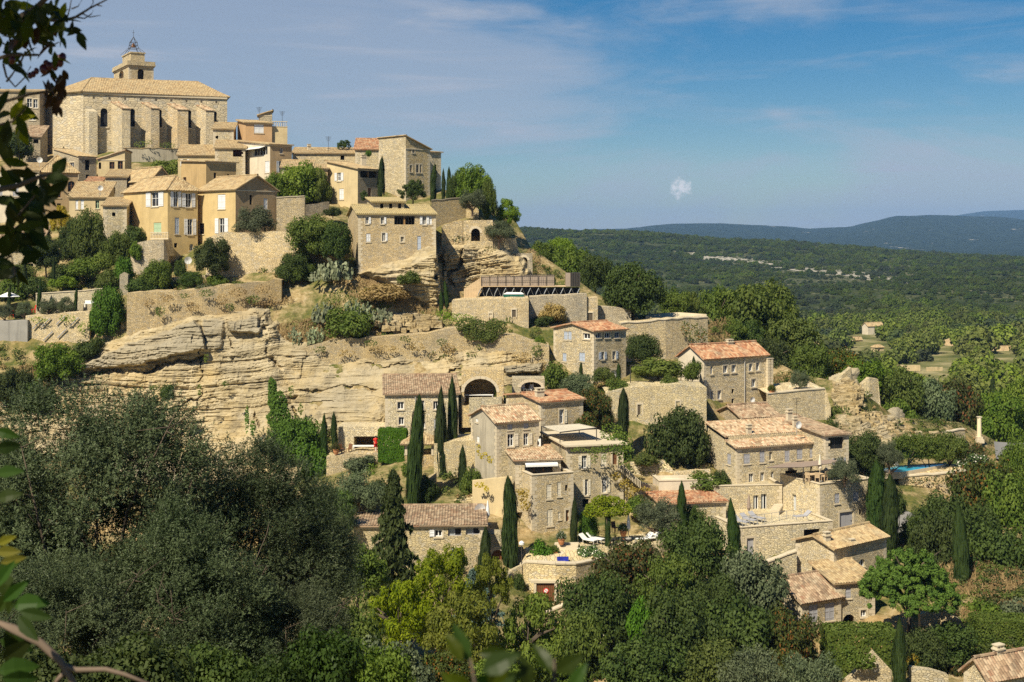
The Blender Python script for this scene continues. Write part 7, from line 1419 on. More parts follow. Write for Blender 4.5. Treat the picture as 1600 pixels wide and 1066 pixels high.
# far houses in the valley
for a in (dict(label='long low pale house with a hipped roof, out in the valley', A=1456, B=1492, C=1512, Y=500, th=40, eave=541, base=550, roof='h', rise=2.2), dict(label='white gabled house highest in the valley wood', A=1347, B=1356, C=1381, Y=560, th=25, eave=510, base=517, roof='g2', rise=1.4),
          dict(label='valley house with two roofs at the right edge', A=1547, B=1560, C=1597, Y=470, th=25, eave=551, base=562, roof='g2', rise=2.0), dict(label='small square house in the valley clearing', A=1361, B=1367, C=1381, Y=480, th=25, eave=543, base=552, roof='h', rise=.8),
          dict(label='tiny tiled roof house in the valley wood', A=1330, B=1334, C=1347, Y=520, th=30, eave=531, base=538, roof='g2', rise=1.0), dict(label='pale house peeping from the trees behind the clean terrace', A=1267, B=1273, C=1280, Y=430, th=35, eave=541, base=553, roof='g2', rise=1.2)):
    a['th'] = math.radians(a['th']); h = dict(wall='pl_cream', tile='t_tan', ops=[('2','d','',(a['B']+a['C'])/2-2,a['eave']+3,(a['B']+a['C'])/2+1,a['eave']+6)], name='valley_house', cat='house', sink=10, maxd=14, **a); h['wall'] = 'pl_white' if 'white' in h['label'] else 'pl_cream'; foot(h); build_house(h)
rwall('pale garden wall in the valley clearing', [(1394,570,574,400),(1438,571,575,402)], 'pl_cream', sink=1); rwall('second pale garden wall, right in the valley clearing', [(1448,574,578,402),(1473,574,578,404)], 'pl_cream', sink=1)
# swimming pool and its lawn
def pool():
    z = P(1420, 733, 139).z; q = lambda px, py: Vector(((px-CX)/F*(CZ-z)*F/(py-HY), (CZ-z)*F/(py-HY), z)); o = q(1420, 733); rt = root('swimming_pool', o, 'turquoise swimming pool under the row of trees', 'pool')
    out = [(1376,734),(1388,739),(1410,738.5),(1440,733.5),(1474,727.5),(1476,724.5),(1440,726.5),(1400,729.5)]; mb = MB(); mb.poly([q(*p) for p in out]); mb.build('water', M['water'], rt, origin=o)
    mb = MB(); c = sum([q(*p) for p in out], Vector()) / len(out)
    for i in range(len(out)):
        a, b = q(*out[i]), q(*out[(i+1) % len(out)]); a2, b2 = c + (a-c)*1.06, c + (b-c)*1.06; u = Vector((0, 0, .08)); mb.poly([a+u, b+u, b2+u, a2+u]); mb.poly([a, b, b+u, a+u]); mb.poly([b2 - u*8, a2 - u*8, a2+u, b2+u])
    mb.build('rim', M['trim'], rt, origin=o)
pool()
def person():
    """standing figure in a red tunic and shorts, half turned to the table"""
    Y = 138.9; o = P(587, 706, Y); rt = root('person', o, 'person in red clothes standing at the summer kitchen table', 'person'); rt.rotation_euler = (0, 0, .5); s = .95
    v = {'pel': (0,0,.95), 'sp': (0,.02,1.15), 'ch': (0,.03,1.36), 'nk': (0,.02,1.5), 'hd': (0,-.02,1.62), 'ht': (0,-.02,1.73), 'shl': (-.17,.02,1.42), 'ell': (-.24,-.02,1.16), 'wrl': (-.2,-.2,1.0), 'shr': (.17,.02,1.42), 'elr': (.23,.02,1.16), 'wrr': (.2,-.18,1.02), 'hpl': (-.1,0,.9), 'knl': (-.11,-.03,.5), 'anl': (-.11,.02,.08), 'tol': (-.12,-.15,.03), 'hpr': (.1,0,.9), 'knr': (.11,-.06,.5), 'anr': (.12,0,.08), 'tor': (.13,-.17,.03)}
    r = {'pel': .15, 'sp': .13, 'ch': .16, 'nk': .06, 'hd': .09, 'ht': .08, 'shl': .07, 'ell': .045, 'wrl': .032, 'shr': .07, 'elr': .045, 'wrr': .032, 'hpl': .09, 'knl': .06, 'anl': .04, 'tol': .035, 'hpr': .09, 'knr': .06, 'anr': .04, 'tor': .035}
    E = [('pel','sp'),('sp','ch'),('ch','nk'),('nk','hd'),('hd','ht'),('ch','shl'),('shl','ell'),('ell','wrl'),('ch','shr'),('shr','elr'),('elr','wrr'),('pel','hpl'),('hpl','knl'),('knl','anl'),('anl','tol'),('pel','hpr'),('hpr','knr'),('knr','anr'),('anr','tor')]
    for sd, sg in (('l', -1), ('r', 1)):     # five fingers to a hand
        w = Vector(v['wr' + sd])
        for k in range(5):
            n = f'f{sd}{k}'; off = Vector(((k-2)*.018*sg, -.07 if k else -.03, -.05 - .01*(2-abs(k-2)))); v[n] = tuple(w + off); r[n] = .011; E.append(('wr' + sd, n))
    keys = list(v); me = bpy.data.meshes.new('body'); me.from_pydata([Vector(v[k])*s for k in keys], [(keys.index(a), keys.index(b)) for a, b in E], []); me.materials.append(M['skin'])
    b = link(bpy.data.objects.new('body', me), rt); md = b.modifiers.new('skin', 'SKIN'); sv = me.skin_vertices[0].data
    for i, k in enumerate(keys): sv[i].radius = (r[k]*s, r[k]*s); sv[i].use_root = k == 'pel'
    sd = b.modifiers.new('sub', 'SUBSURF'); sd.levels = 1; sd.render_levels = 2
    mb = MB(); mb.lathe((0, .01, .8), [(.24, 0), (.2, .2), (.17, .38), (.2, .55), (.19, .64), (.1, .7)], 14)
    for sg in (-1, 1): mb.tube([(sg*.16, .02, 1.43), (sg*.23, 0, 1.22)], [.095, .075], 8)
    mb.build('tunic', M['red'], rt, True); mb = MB()
    for sg in (-1, 1): mb.tube([(sg*.1, 0, .84), (sg*.11, -.02, .52)], [.12, .1], 9)
    mb.build('trousers', M['red'], rt, True); mb = MB(); mb.lathe((0, 0, 1.53), [(.07, 0), (.105, .06), (.11, .14), (.07, .2), (.01, .22)], 12); mb.build('hair', M['hair'], rt, True)
person()
def table(name, label, px, py, Y, w=1.6, d=.8, h=.74, mat='white', rz=0):
    mb = MB(); mb.box(-w/2, -d/2, h-.05, w/2, d/2, h); top = mb; L = []
    for x in (-1, 1):
        for y in (-1, 1): m2 = MB(); m2.box(x*(w/2-.06)-.03, y*(d/2-.06)-.03, 0, x*(w/2-.06)+.03, y*(d/2-.06)+.03, h-.053); L.append(('leg', m2, mat))
    return simple(name, label, 'table', P(px, py, Y), [('tabletop', top, mat)] + L, rz)
def chair(label, px, py, Y, mat, rz=0, group=None):
    a, b = MB(), MB(); a.box(-.24, -.24, .42, .24, .24, .47); b.obox((-.24, .2, .475), (.48, 0, 0), (0, .04, 0), (0, .1, .5)); L = []
    for x in (-.2, .2):
        for y in (-.2, .2): m2 = MB(); m2.box(x-.025, y-.025, 0, x+.025, y+.025, .417); L.append(('leg', m2, mat))
    return simple('garden_chair', label, 'chair', P(px, py, Y), [('seat', a, mat), ('backrest', b, mat)] + L, rz, group)
def lounger(label, px, py, Y, mat, rz, group):
    a, b, f = MB(), MB(), MB(); a.box(-.32, -.9, .28, .32, .3, .35); b.obox((-.32, .31, .28), (.64, 0, 0), (0, .52, .42), (0, -.05, .06)); L = [('mattress', a, mat), ('backrest', b, mat)]
    for x in (-.3, .3):
        for y in (-.9, .3): m2 = MB(); m2.box(x-.03, y-.03, 0, x+.03, y+.03, .297); L.append(('leg', m2, 'zinc'))
    return simple('sun_lounger', label, 'lounger', P(px, py, Y), L, rz, group)
def parasol(label, px, py, Y, h, mat, opened=0):
    p, c, b = MB(), MB(), MB(); p.tube([(0, 0, 0), (0, 0, h)], .035, 6); b.lathe((0, 0, 0), [(.28, 0), (.28, .08), (.06, .12)], 10)
    if opened: c.lathe((0, 0, h-.05), [(opened, -.5), (opened*.55, -.2), (.05, .1)], 8)
    else: c.lathe((0, 0, h), [(.09, -1.55), (.2, -1.3), (.15, -.7), (.06, -.1), (.02, .05)], 9)
    return simple('parasol', label, 'parasol', P(px, py, Y), [('pole', p, 'trim'), ('canopy', c, mat), ('base', b, 'concrete')])
table('dining_table', 'white-laid table under the summer kitchen', 570, 707, 140.5, 2.6, .9); table('arch_table', 'long white table inside the great arch', 748, 627, 142.6, 3.2, .9); table('terrace_table', 'wooden table on the dining terrace', 1271, 752, 125.8, 1.9, .9, .74, 'planks', .4)
GC = 'white chairs at the left garden table'; k_ = 0
for lab, px, py, Y, mt, rz in (('bright red garden chair at the left edge terrace', 18, 497, 161, 'red', .4), ('red garden lounge seat on the wall with iron ties', 44, 490, 161.5, 'red', 1.2), ('second red garden seat right of the first, on the tied wall', 52, 489, 161.4, 'red', -1), ('left wooden chair at the dining terrace table', 1263, 753, 125.4, 'planks', 2.6), ('middle wooden chair at the dining terrace table', 1277, 753, 125, 'planks', 2.9), ('right wooden chair at the dining terrace table', 1288, 751, 125.4, 'planks', -2.5), ('white chair left inside the small arch', 819, 614, 144.8, 'white', .5), ('white chair right inside the small arch', 829, 614, 144.8, 'white', -.5), ('dark garden chair by the kitchen corner cypress', 534, 708, 139.6, 'sh_brown', .8), ('dark garden chair nearer the kitchen opening', 545, 708, 139.4, 'sh_brown', -.6), ('white seat beside the swimming pool', 1401, 733, 142.8, 'white', 0), ('pink-draped seat at the kitchen table end', 594, 707, 139.2, 'pink', .3), ('white garden chair before the dark doorway, left garden', 20, 437, 168.5, 'white', .4), ('second white garden chair before the dark doorway', 27, 437, 168.5, 'white', -.5), ('dark chair under the golden vine pergola', 961, 832, 119.6, 'sh_brown', .6)):
    chair(lab, px, py, Y, mt, rz)
GL = 'white loungers on the lower pool terrace'; GD = 'dark loungers on the sun deck'
for lab, px, py, Y, mt, rz, g in (('leftmost white lounger below the pergola', 918, 848, 118.4, 'white', .9, GL), ('second white lounger below the pergola', 930, 846, 118.8, 'white', .9, GL), ('white lounger left of the pair under the silvery olive', 1008, 846, 118.6, 'white', -1.0, GL), ('rightmost white lounger under the silvery olive', 1019, 845, 118.8, 'white', -1.0, GL), ('leftmost dark lounger on the sun deck', 1157, 819, 121, 'sh_grey', .7, GD), ('second dark lounger on the sun deck', 1169, 816, 122, 'sh_grey', .7, GD), ('third dark lounger on the sun deck, by the glass doors', 1182, 813, 123, 'sh_grey', .7, GD), ('single dark lounger at the right of the sun deck', 1254, 811, 122, 'sh_grey', -1.2, GD)):
    lounger(lab, px, py, Y, mt, rz, g)
parasol('closed white parasol by the pergola', 982, 842, 119.3, 2.3, 'white'); parasol('closed grey parasol at the glass doors', 1170, 808, 124.5, 2.2, 'sailbrown'); parasol('closed cream parasol on the dining terrace', 1281, 752, 126.2, 2.6, 'sh_cream'); parasol('open white parasol in the left edge garden', 14, 486, 164, 2.4, 'white', 1.4); parasol('closed white parasol beside the satellite dish', 762, 820, 118, 2.2, 'white')
def awnings():
    Y = 129.5; o = P(848, 698, Y); rt = root('terrace_canopy', o, 'white slatted canopy over the planted terrace', 'canopy'); a, b, c, d = P(846, 666, 131), P(875, 675, 126.5), P(932, 668, 127.5), P(905, 662, 132.5); r = MB()
    for k in range(26): t0, t1 = k/26, (k+.8)/26; q = [a.lerp(d, t0), b.lerp(c, t0), b.lerp(c, t1), a.lerp(d, t1)]; r.poly(q); r.poly([p - Vector((0, 0, .06)) for p in q][::-1])
    r.build('slats', M['sh_cream'], rt, origin=o)['kind'] = 'stuff'; f = MB()
    for p in (a, b, c, d): f_ = MB(); f_.tube([p, Vector((p.x, p.y, P(0, 700, Y).z))], .05, 6); f_.build('post', M['iron'], rt, origin=o)
    f.tube([b - Vector((0, 0, .05)), c - Vector((0, 0, .05))], .07, 6); f.build('beam', M['iron'], rt, origin=o)
    o = P(1250, 745, 127); rt = root('shade_sail', o, 'brown shade cloth over the dining terrace', 'awning'); q = [P(1196, 731, 128), P(1255, 730, 125.5), P(1314, 722, 126.5), P(1300, 718, 131), P(1230, 723, 133)]; m_ = MB(); m_.poly(q); m_.poly([p - Vector((0, 0, .05)) for p in q][::-1]); m_.build('cloth', M['sailbrown'], rt, origin=o)
    for p in q[1:3]: m_ = MB(); m_.tube([p, Vector((p.x, p.y, P(0, 753, 126).z))], .05, 6); m_.build('post', M['iron'], rt, origin=o)
    o = P(1155, 824, 120); rt = root('deck_railing', o, 'thin glass railing along the sun deck edge', 'railing'); k = 12; m_ = MB(); gl = MB()
    for i in range(k + 1):
        px = 1160 + 138 * i / k; Y = 119.2 + 9.5 * i / k; p = P(px, 824.5 - 19.5 * i / k, Y); m_.tube([p, p + Vector((0, 0, 1.0))], .025, 5)
        if i: m_.tube([pp + Vector((0, 0, 1.0)), p + Vector((0, 0, 1.0))], .02, 5); m_.tube([pp + Vector((0, 0, .5)), p + Vector((0, 0, .5))], .012, 4)
        pp = p
    m_.build('posts_and_rails', M['steel'], rt, origin=o)
    o = P(1030, 600, 147); rt = root('vine_pergola', o, 'thin iron pergola carrying the flowering creeper', 'pergola'); m_ = MB()
    for px in (985, 1015, 1040, 1064): p = P(px, 604, 146.5); f_ = MB(); f_.tube([p, p + Vector((0, 0, 2.4))], .05, 5); f_.build('post', M['iron'], rt, origin=o)
    m_.tube([P(985, 604, 146.5) + Vector((0, 0, 2.4)), P(1064, 604, 146.5) + Vector((0, 0, 2.4))], .05, 5); m_.build('beam', M['iron'], rt, origin=o)
awnings()
def dish(label, px, py, Y, r=.4):
    a, b = MB(), MB(); n = 14; ring = [(r*math.cos(2*math.pi*k/n), 0, r*math.sin(2*math.pi*k/n)) for k in range(n)]
    for k in range(n): a.poly([(0, .12, 0), ring[k], ring[(k+1) % n]])
    b.tube([(0, .1, 0), (0, .3, -.3), (0, .3, -1.1)], .03, 5); b.tube([(0, 0, -r), (0, -.3, -.05)], .015, 4); return simple('satellite_dish', label, 'satellite dish', P(px, py, Y), [('reflector', a, 'white'), ('mast', b, 'steel')], .5)
dish('white satellite dish on the right end of the striped brown roof', 750, 797, 118.5, .6); dish('white satellite dish by the chimneys of the large house', 1248, 664, 134, .4); dish('white satellite dish on the wall of the red-roofed house', 1176, 625, 149.2, .35); dish('white round dish on the shrubs under the yellow house', 294, 407, 169, .5); dish('satellite dish on the stepped cream house', 157, 294, 189, .4); dish('satellite dish on the tan roof under the apse', 62, 250, 199, .45)
def antenna(label, px, py, Y, h):
    a, b = MB(), MB(); a.tube([(0, 0, -1), (0, 0, h)], .03, 5); 
    for k in range(5): b.tube([(-.5 + .06*k, 0, h - .1 - .16*k), (.5 - .06*k, 0, h - .1 - .16*k)], .02, 4)
    simple('television_antenna', label, 'antenna', P(px, py, Y), [('mast', a, 'iron'), ('rods', b, 'iron')])
antenna('television antenna on the skyline roof left of the tower house', 513, 236, 210, 2.4); antenna('television antenna on the turret above the pink house', 405, 178, 222, 1.2); antenna('television antenna on the balustraded house', 441, 192, 217, 2.0); antenna('television antenna on the brown roof behind the mottled one', 1245, 650, 140, 2.0)
a, b = MB(), MB(); a.box(-.45, -.2, 0, .45, .2, .8); b.lathe((0, 0, 0), [(.28, 0), (.28, .03), (.05, .04)], 12); rt = simple('air_conditioner', 'white air conditioner beside the cream shutters', 'air conditioner', P(838, 698, 129.3), [('casing', a, 'white')]); f = b.mesh('fan', M['iron']); fo = inst('fan', f, rt, (0, -.203, .4), (math.radians(90), 0, 0))
for lab, px in (('left blue plastic crate at the foot of the steps', 875), ('right blue plastic crate at the foot of the steps', 884)):
    a = MB(); a.box(-.25, -.2, 0, .25, .2, .04)
    for x0, y0, x1, y1 in ((-.25, -.2, .25, -.17), (-.25, .17, .25, .2), (-.25, -.17, -.22, .17), (.22, -.17, .25, .17)): a.box(x0, y0, .043, x1, y1, .36)
    simple('plastic_crate', lab, 'crate', P(px, 877, 112.2), [('shell', a, 'blue')], .2 if px < 880 else -.1, 'blue crates')
a, b = MB(), MB(); a.box(-.9, -.25, .4, .9, .25, .48); b.box(-.9, .2, .5, .9, .26, .85); L = []
for x in (-.8, .8): m2 = MB(); m2.box(x-.05, -.22, 0, x+.05, .22, .397); L.append(('leg', m2, 'white'))
simple('garden_bench', 'white garden bench against the pale garden wall', 'bench', P(143, 480, 162.5), [('seat', a, 'white'), ('backrest', b, 'white')] + L)
def pot(label, px, py, Y, s, mat):
    a = MB(); a.lathe((0, 0, 0), [(.22*s, 0), (.34*s, .3*s), (.36*s, .52*s), (.4*s, .55*s), (.4*s, .62*s), (.32*s, .62*s)], 12); rt = simple('plant_pot', label, 'plant pot', P(px, py, Y), [('pot', a, 'terracotta')]); inst('foliage', PR['bush'][0], rt, (0, 0, .5*s), (0, 0, 1), (.55*s, .55*s, .9*s), M[mat])
pot('large terracotta jar with a flowering plant by the terrace steps', 877, 851, 116.8, .9, 'lf_flower'); pot('terracotta pot with a green plant lower on the terrace steps', 867, 870, 115, .75, 'lf_mid'); pot('terracotta pot at the corner of the kitchen terrace', 525, 710, 138.6, .9, 'lf_red'); pot('flower pot on the terrace of the potted olive', 1206, 618, 147.5, .9, 'lf_red'); pot('pot plant beside the pergola parasol', 974, 838, 119.4, .9, 'lf_flower')
def stairs(label, a, b, n, w, dx):
    """a: lower end (column, row, distance), b: upper end"""
    A, B = P(*a), P(*b); rt = root('stone_steps', A, label, 'steps')
    for k in range(n):
        m_ = MB(); c = A.lerp(B, k/n); h = (B.z - A.z)/n; d = (B - A)/n; m_.obox(c - Vector((w/2*dx[0], w/2*dx[1], .6)), Vector((dx[0]*w, dx[1]*w, 0)), Vector((d.x, d.y, 0))*1.0 + Vector((0, .3, 0)), (0, 0, .6 + h - .004*k)); m_.build('step', M['trim'], rt, origin=A)
stairs('stone steps rising from the bastion to the lower pool terrace', (878, 876, 114.6), (886, 848, 117.6), 9, 2.2, (1, 0))
stairs('white outdoor stair up to the vine-edged terrace', (998, 752, 126.8), (964, 722, 126), 14, 1.3, (.2, -.98))
stairs('steps beside the glass doors up to the dining terrace', (1210, 799, 125.6), (1217, 788, 127), 6, .9, (1, 0))
a, b, c = MB(), MB(), MB(); a.box(-.5, -.5, 0, .5, .5, .5); a.box(-.38, -.38, .503, .38, .38, .8); b.lathe((0, 0, .803), [(.3, 0), (.28, 1.2), (.26, 2.5)], 12); c.box(-.29, -.29, 3.306, .29, .29, 3.4)
simple('stone_column', 'lone stone column at the bend of the road', 'column', P(1530, 692, 166), [('plinth', a, 'trim'), ('shaft', b, 'st_fine'), ('capital', c, 'trim')])
a, b, c = MB(), MB(), MB(); a.tube([(0, 0, -2), (0, 0, 2.6)], [.07, .045], 7); b.lathe((0, 0, 2.6), [(.1, 0), (.17, .38)], 6); c.lathe((0, 0, 2.985), [(.22, 0), (.05, .2), (.02, .3)], 6)
simple('street_lamp', 'black lantern street lamp at the right edge road', 'street lamp', P(1588, 745, 146), [('post', a, 'iron'), ('lantern', b, 'white'), ('cap', c, 'iron')])
a, b = MB(), MB(); a.tube([(0, 0, -1), (0, 0, .6)], .05, 6); b.lathe((0, 0, .6), [(.08, 0), (.24, .15), (.24, .32), (.08, .46)], 10); simple('globe_lamp', 'white globe lamp beside the broad cypress', 'lamp', P(815, 864, 113.4), [('post', a, 'iron'), ('globe', b, 'white')])
a, b = MB(), MB(); a.box(-1.3, -.9, 0, 1.3, .2, .16)
for k in range(12): b.lathe((-1.2 + k*.22, -.8, .163), [(.04, 0), (.07, .3), (.04, .7)], 6)
b.box(-1.3, -.9, .868, 1.3, -.7, .98)
simple('balcony', 'little stone balcony under the green shutter of the yellow house', 'balcony', P(253, 374, 175.4), [('floor', a, 'trim'), ('balustrade', b, 'trim')], math.radians(-8))
rwall('stone bastion under the yellow house', [(204,398,450,173),(214,380,450,172),(238,374,450,171.5),(256,374,446,171.5),(262,400,446,172)], 'st_grey', .8, rag=.06, back=3)
# ------------------------------------------------------------------ near plants: olives, plum tree, shoots
def sprigs(seed, R, Hh, ncl, ntw, nlf, ll=.085):
    """olive crown in metres: clumps of sprigs, narrow leaves along each sprig"""
    r = np.random.default_rng(seed); d = rdir(r, ncl*3); d = d[d[:, 2] > -.75][:ncl]; lump = .62 + .6 * fbm(d[:, 0]*1.8+9, d[:, 1]*1.8+9, d[:, 2]*1.8+9, seed, 3)[:, None]
    c = d * np.cbrt(r.uniform(.15, 1, (len(d), 1))) * lump; c = c * np.array([R, R, Hh/2]); cs = r.uniform(.28, .55, len(c)); n = len(c)*ntw; k = np.repeat(np.arange(len(c)), ntw); dd = rdir(r, n)
    b = c[k] + dd * (cs[k] * r.random(n)**.5)[:, None]; t = dd*.7 + rdir(r, n)*.6 + np.array([0, 0, .45]) + d[k]*.3; t /= np.linalg.norm(t, axis=1, keepdims=True); L = r.uniform(.18, .36, n)
    s = np.tile(np.linspace(0, 1, nlf), n); kk = np.repeat(np.arange(n), nlf); p = b[kk] + t[kk]*(L[kk]*s)[:, None]; side = rdir(r, len(p)); tg = t[kk]*.7 + side*.8; p = p + side*ll*.35
    no = rdir(r, len(p)) + d[k][kk]*.5 + np.array([0, -.1, .35]); p[:, 2] += Hh/2; return p, no, tg
def tw_mesh(seed, R, Hh):
    r = random.Random(seed); mb = MB()
    for k in range(16):
        a = r.random()*6.28; e = Vector((R*.8*math.cos(a), R*.8*math.sin(a), Hh*r.uniform(.35, .9))); b = Vector((.2*math.cos(a), .2*math.sin(a), Hh*r.uniform(-.1, .2))); m1 = b.lerp(e, .5) + Vector((r.uniform(-.3, .3), r.uniform(-.3, .3), r.uniform(0, .4))); mb.tube([b, m1, e], [.07, .035, .008], 5)
        for q in range(5): f = m1.lerp(e, r.random()); mb.tube([f, f + Vector((r.uniform(-.7, .7), r.uniform(-.7, .7), r.uniform(-.1, .7)))], [.016, .004], 4)
    mb.tube([(0, 0, -Hh*.45), (.1, .1, -Hh*.1), (0, 0, Hh*.3)], [.26, .2, .09], 8); return mb.mesh('branches', M['bark'], True)
OLV = []
for sd in (3, 8):
    p, no, tg = sprigs(sd, 2.9, 6.6, 240, 58, 12); OLV.append((leafmesh('crown', p, no, .088, .024, M['lf_olivefg'], sd, tang=tg), tw_mesh(sd, 2.9, 6.6)))
for px, top, w, hh, Y, v, rz, lab in ((150, 588, 390, 7.2, 31, 0, .4, 'tall olive tree filling the lower left foreground'), (388, 690, 310, 6.2, 34, 1, 2.0, 'second big olive tree, right of the tall one in the foreground'), (478, 745, 150, 5.0, 38, 0, 3.5, 'smaller olive at the right flank of the foreground pair'), (20, 700, 260, 6.4, 34, 1, 4.4, 'olive at the left edge behind the tall one'), (290, 800, 300, 5.0, 28.5, 1, 5.2, 'low olive between the two big foreground ones'), (90, 860, 300, 4.6, 26.5, 0, 1.2, 'dark low olive at the lower left'), (450, 905, 220, 4.0, 30, 0, .9, 'low olive at the lower right of the foreground group')):
    z = P(px, top, Y).z - hh; rt = root('olive_tree', ((px-CX)/F*Y, Y, z - 2.2), lab, 'tree', None); s = w/2/F*Y/2.75; m_, b_ = OLV[v]
    inst('crown', m_, rt, (0, 0, 2.2), (0, 0, rz), (s, s, hh/6.6)); inst('branches', b_, rt, (0, 0, 2.2), (0, 0, rz), (s, s, hh/6.6))
for px, top, base, w, Y, mt, lab in ((505, 985, 1120, 150, 19, 'lf_fig', 'broad-leaved shrub at the bottom, under the foreground olives'), (580, 1010, 1130, 130, 21, 'lf_mid', 'feathery shrub right of the broad-leaved one at the bottom'), (420, 1030, 1130, 120, 18, 'lf_fig', 'low leafy shrub left of the broad-leaved one'), (60, 1010, 1120, 170, 15, 'lf_dark', 'dark low shrub behind the bare forked branch'), (200, 1000, 1130, 200, 17, 'lf_dark', 'dark shrub right of the bare forked branch'), (330, 1010, 1130, 160, 19, 'lf_dark', 'dark shrub at the bottom under the two big olives')):
    rt = root('shrub', P(px, base, Y), lab, 'shrub'); R = w/2/F*Y; inst('foliage', PR['broad'][0], rt, (0, 0, 0), (0, 0, px), (R, R, (base-top)/F*Y), M[mt]); inst('stem', TR[0], rt, (0, 0, -.3), (0, 0, 0), (R, R, .8))
def one_leaf(name, w=.46, fold=.16, droop=.22):
    """a pointed leaf of unit length, folded at the midrib and drooping at the tip"""
    mb = MB(); st = [(0, .02), (.18, .62), (.42, 1.0), (.68, .74), (.88, .34), (1, 0)]
    mid = [Vector((0, t, -droop*t*t)) for t, _ in st]; Lf = [m + Vector((-w/2*k, 0, fold*k*w)) for m, (t, k) in zip(mid, st)]; Rt = [m + Vector((w/2*k, 0, fold*k*w)) for m, (t, k) in zip(mid, st)]
    for i in range(5): mb.poly([mid[i], mid[i+1], Lf[i+1], Lf[i]], [(.5, .5)]*4); mb.poly([mid[i], Rt[i], Rt[i+1], mid[i+1]], [(.5, .5)]*4)
    return mb.mesh(name, M['lf_plum'], True)
def leafvar(name, c1, c2, tr, rough=.4):
    m = leafmat(name, c1, c2, tr, None, rough); return m
LV = [one_leaf('leaf'), one_leaf('leaf', .56, .1, .35), one_leaf('leaf', .4, .22, .1)]
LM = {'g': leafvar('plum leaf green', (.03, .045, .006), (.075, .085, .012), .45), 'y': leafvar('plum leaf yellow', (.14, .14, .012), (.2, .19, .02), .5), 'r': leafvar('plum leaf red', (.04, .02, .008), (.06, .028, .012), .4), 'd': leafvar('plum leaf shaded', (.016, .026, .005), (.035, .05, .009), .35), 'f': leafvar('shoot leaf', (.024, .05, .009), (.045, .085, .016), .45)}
def leafpart(rt, px, py, Y, size, rnd, mt, ang=None, tilt=None):
    o = inst('leaf', LV[rnd.randint(0, 2)], rt, P(px, py, Y) - rt.location, scale=(size,)*3, mat=LM[mt])
    a = ang if ang is not None else rnd.uniform(0, 6.28); d = Vector((math.cos(a), rnd.uniform(-.5, .5), math.sin(a))).normalized(); n = Vector((rnd.uniform(-.6, .6), -1 + rnd.uniform(-.2, 1.0), rnd.uniform(-.2, .9))) if tilt is None else Vector(tilt)
    n = (n - d*n.dot(d)).normalized(); o.rotation_euler = Matrix((d.cross(n), d, n)).transposed().to_euler(); return o
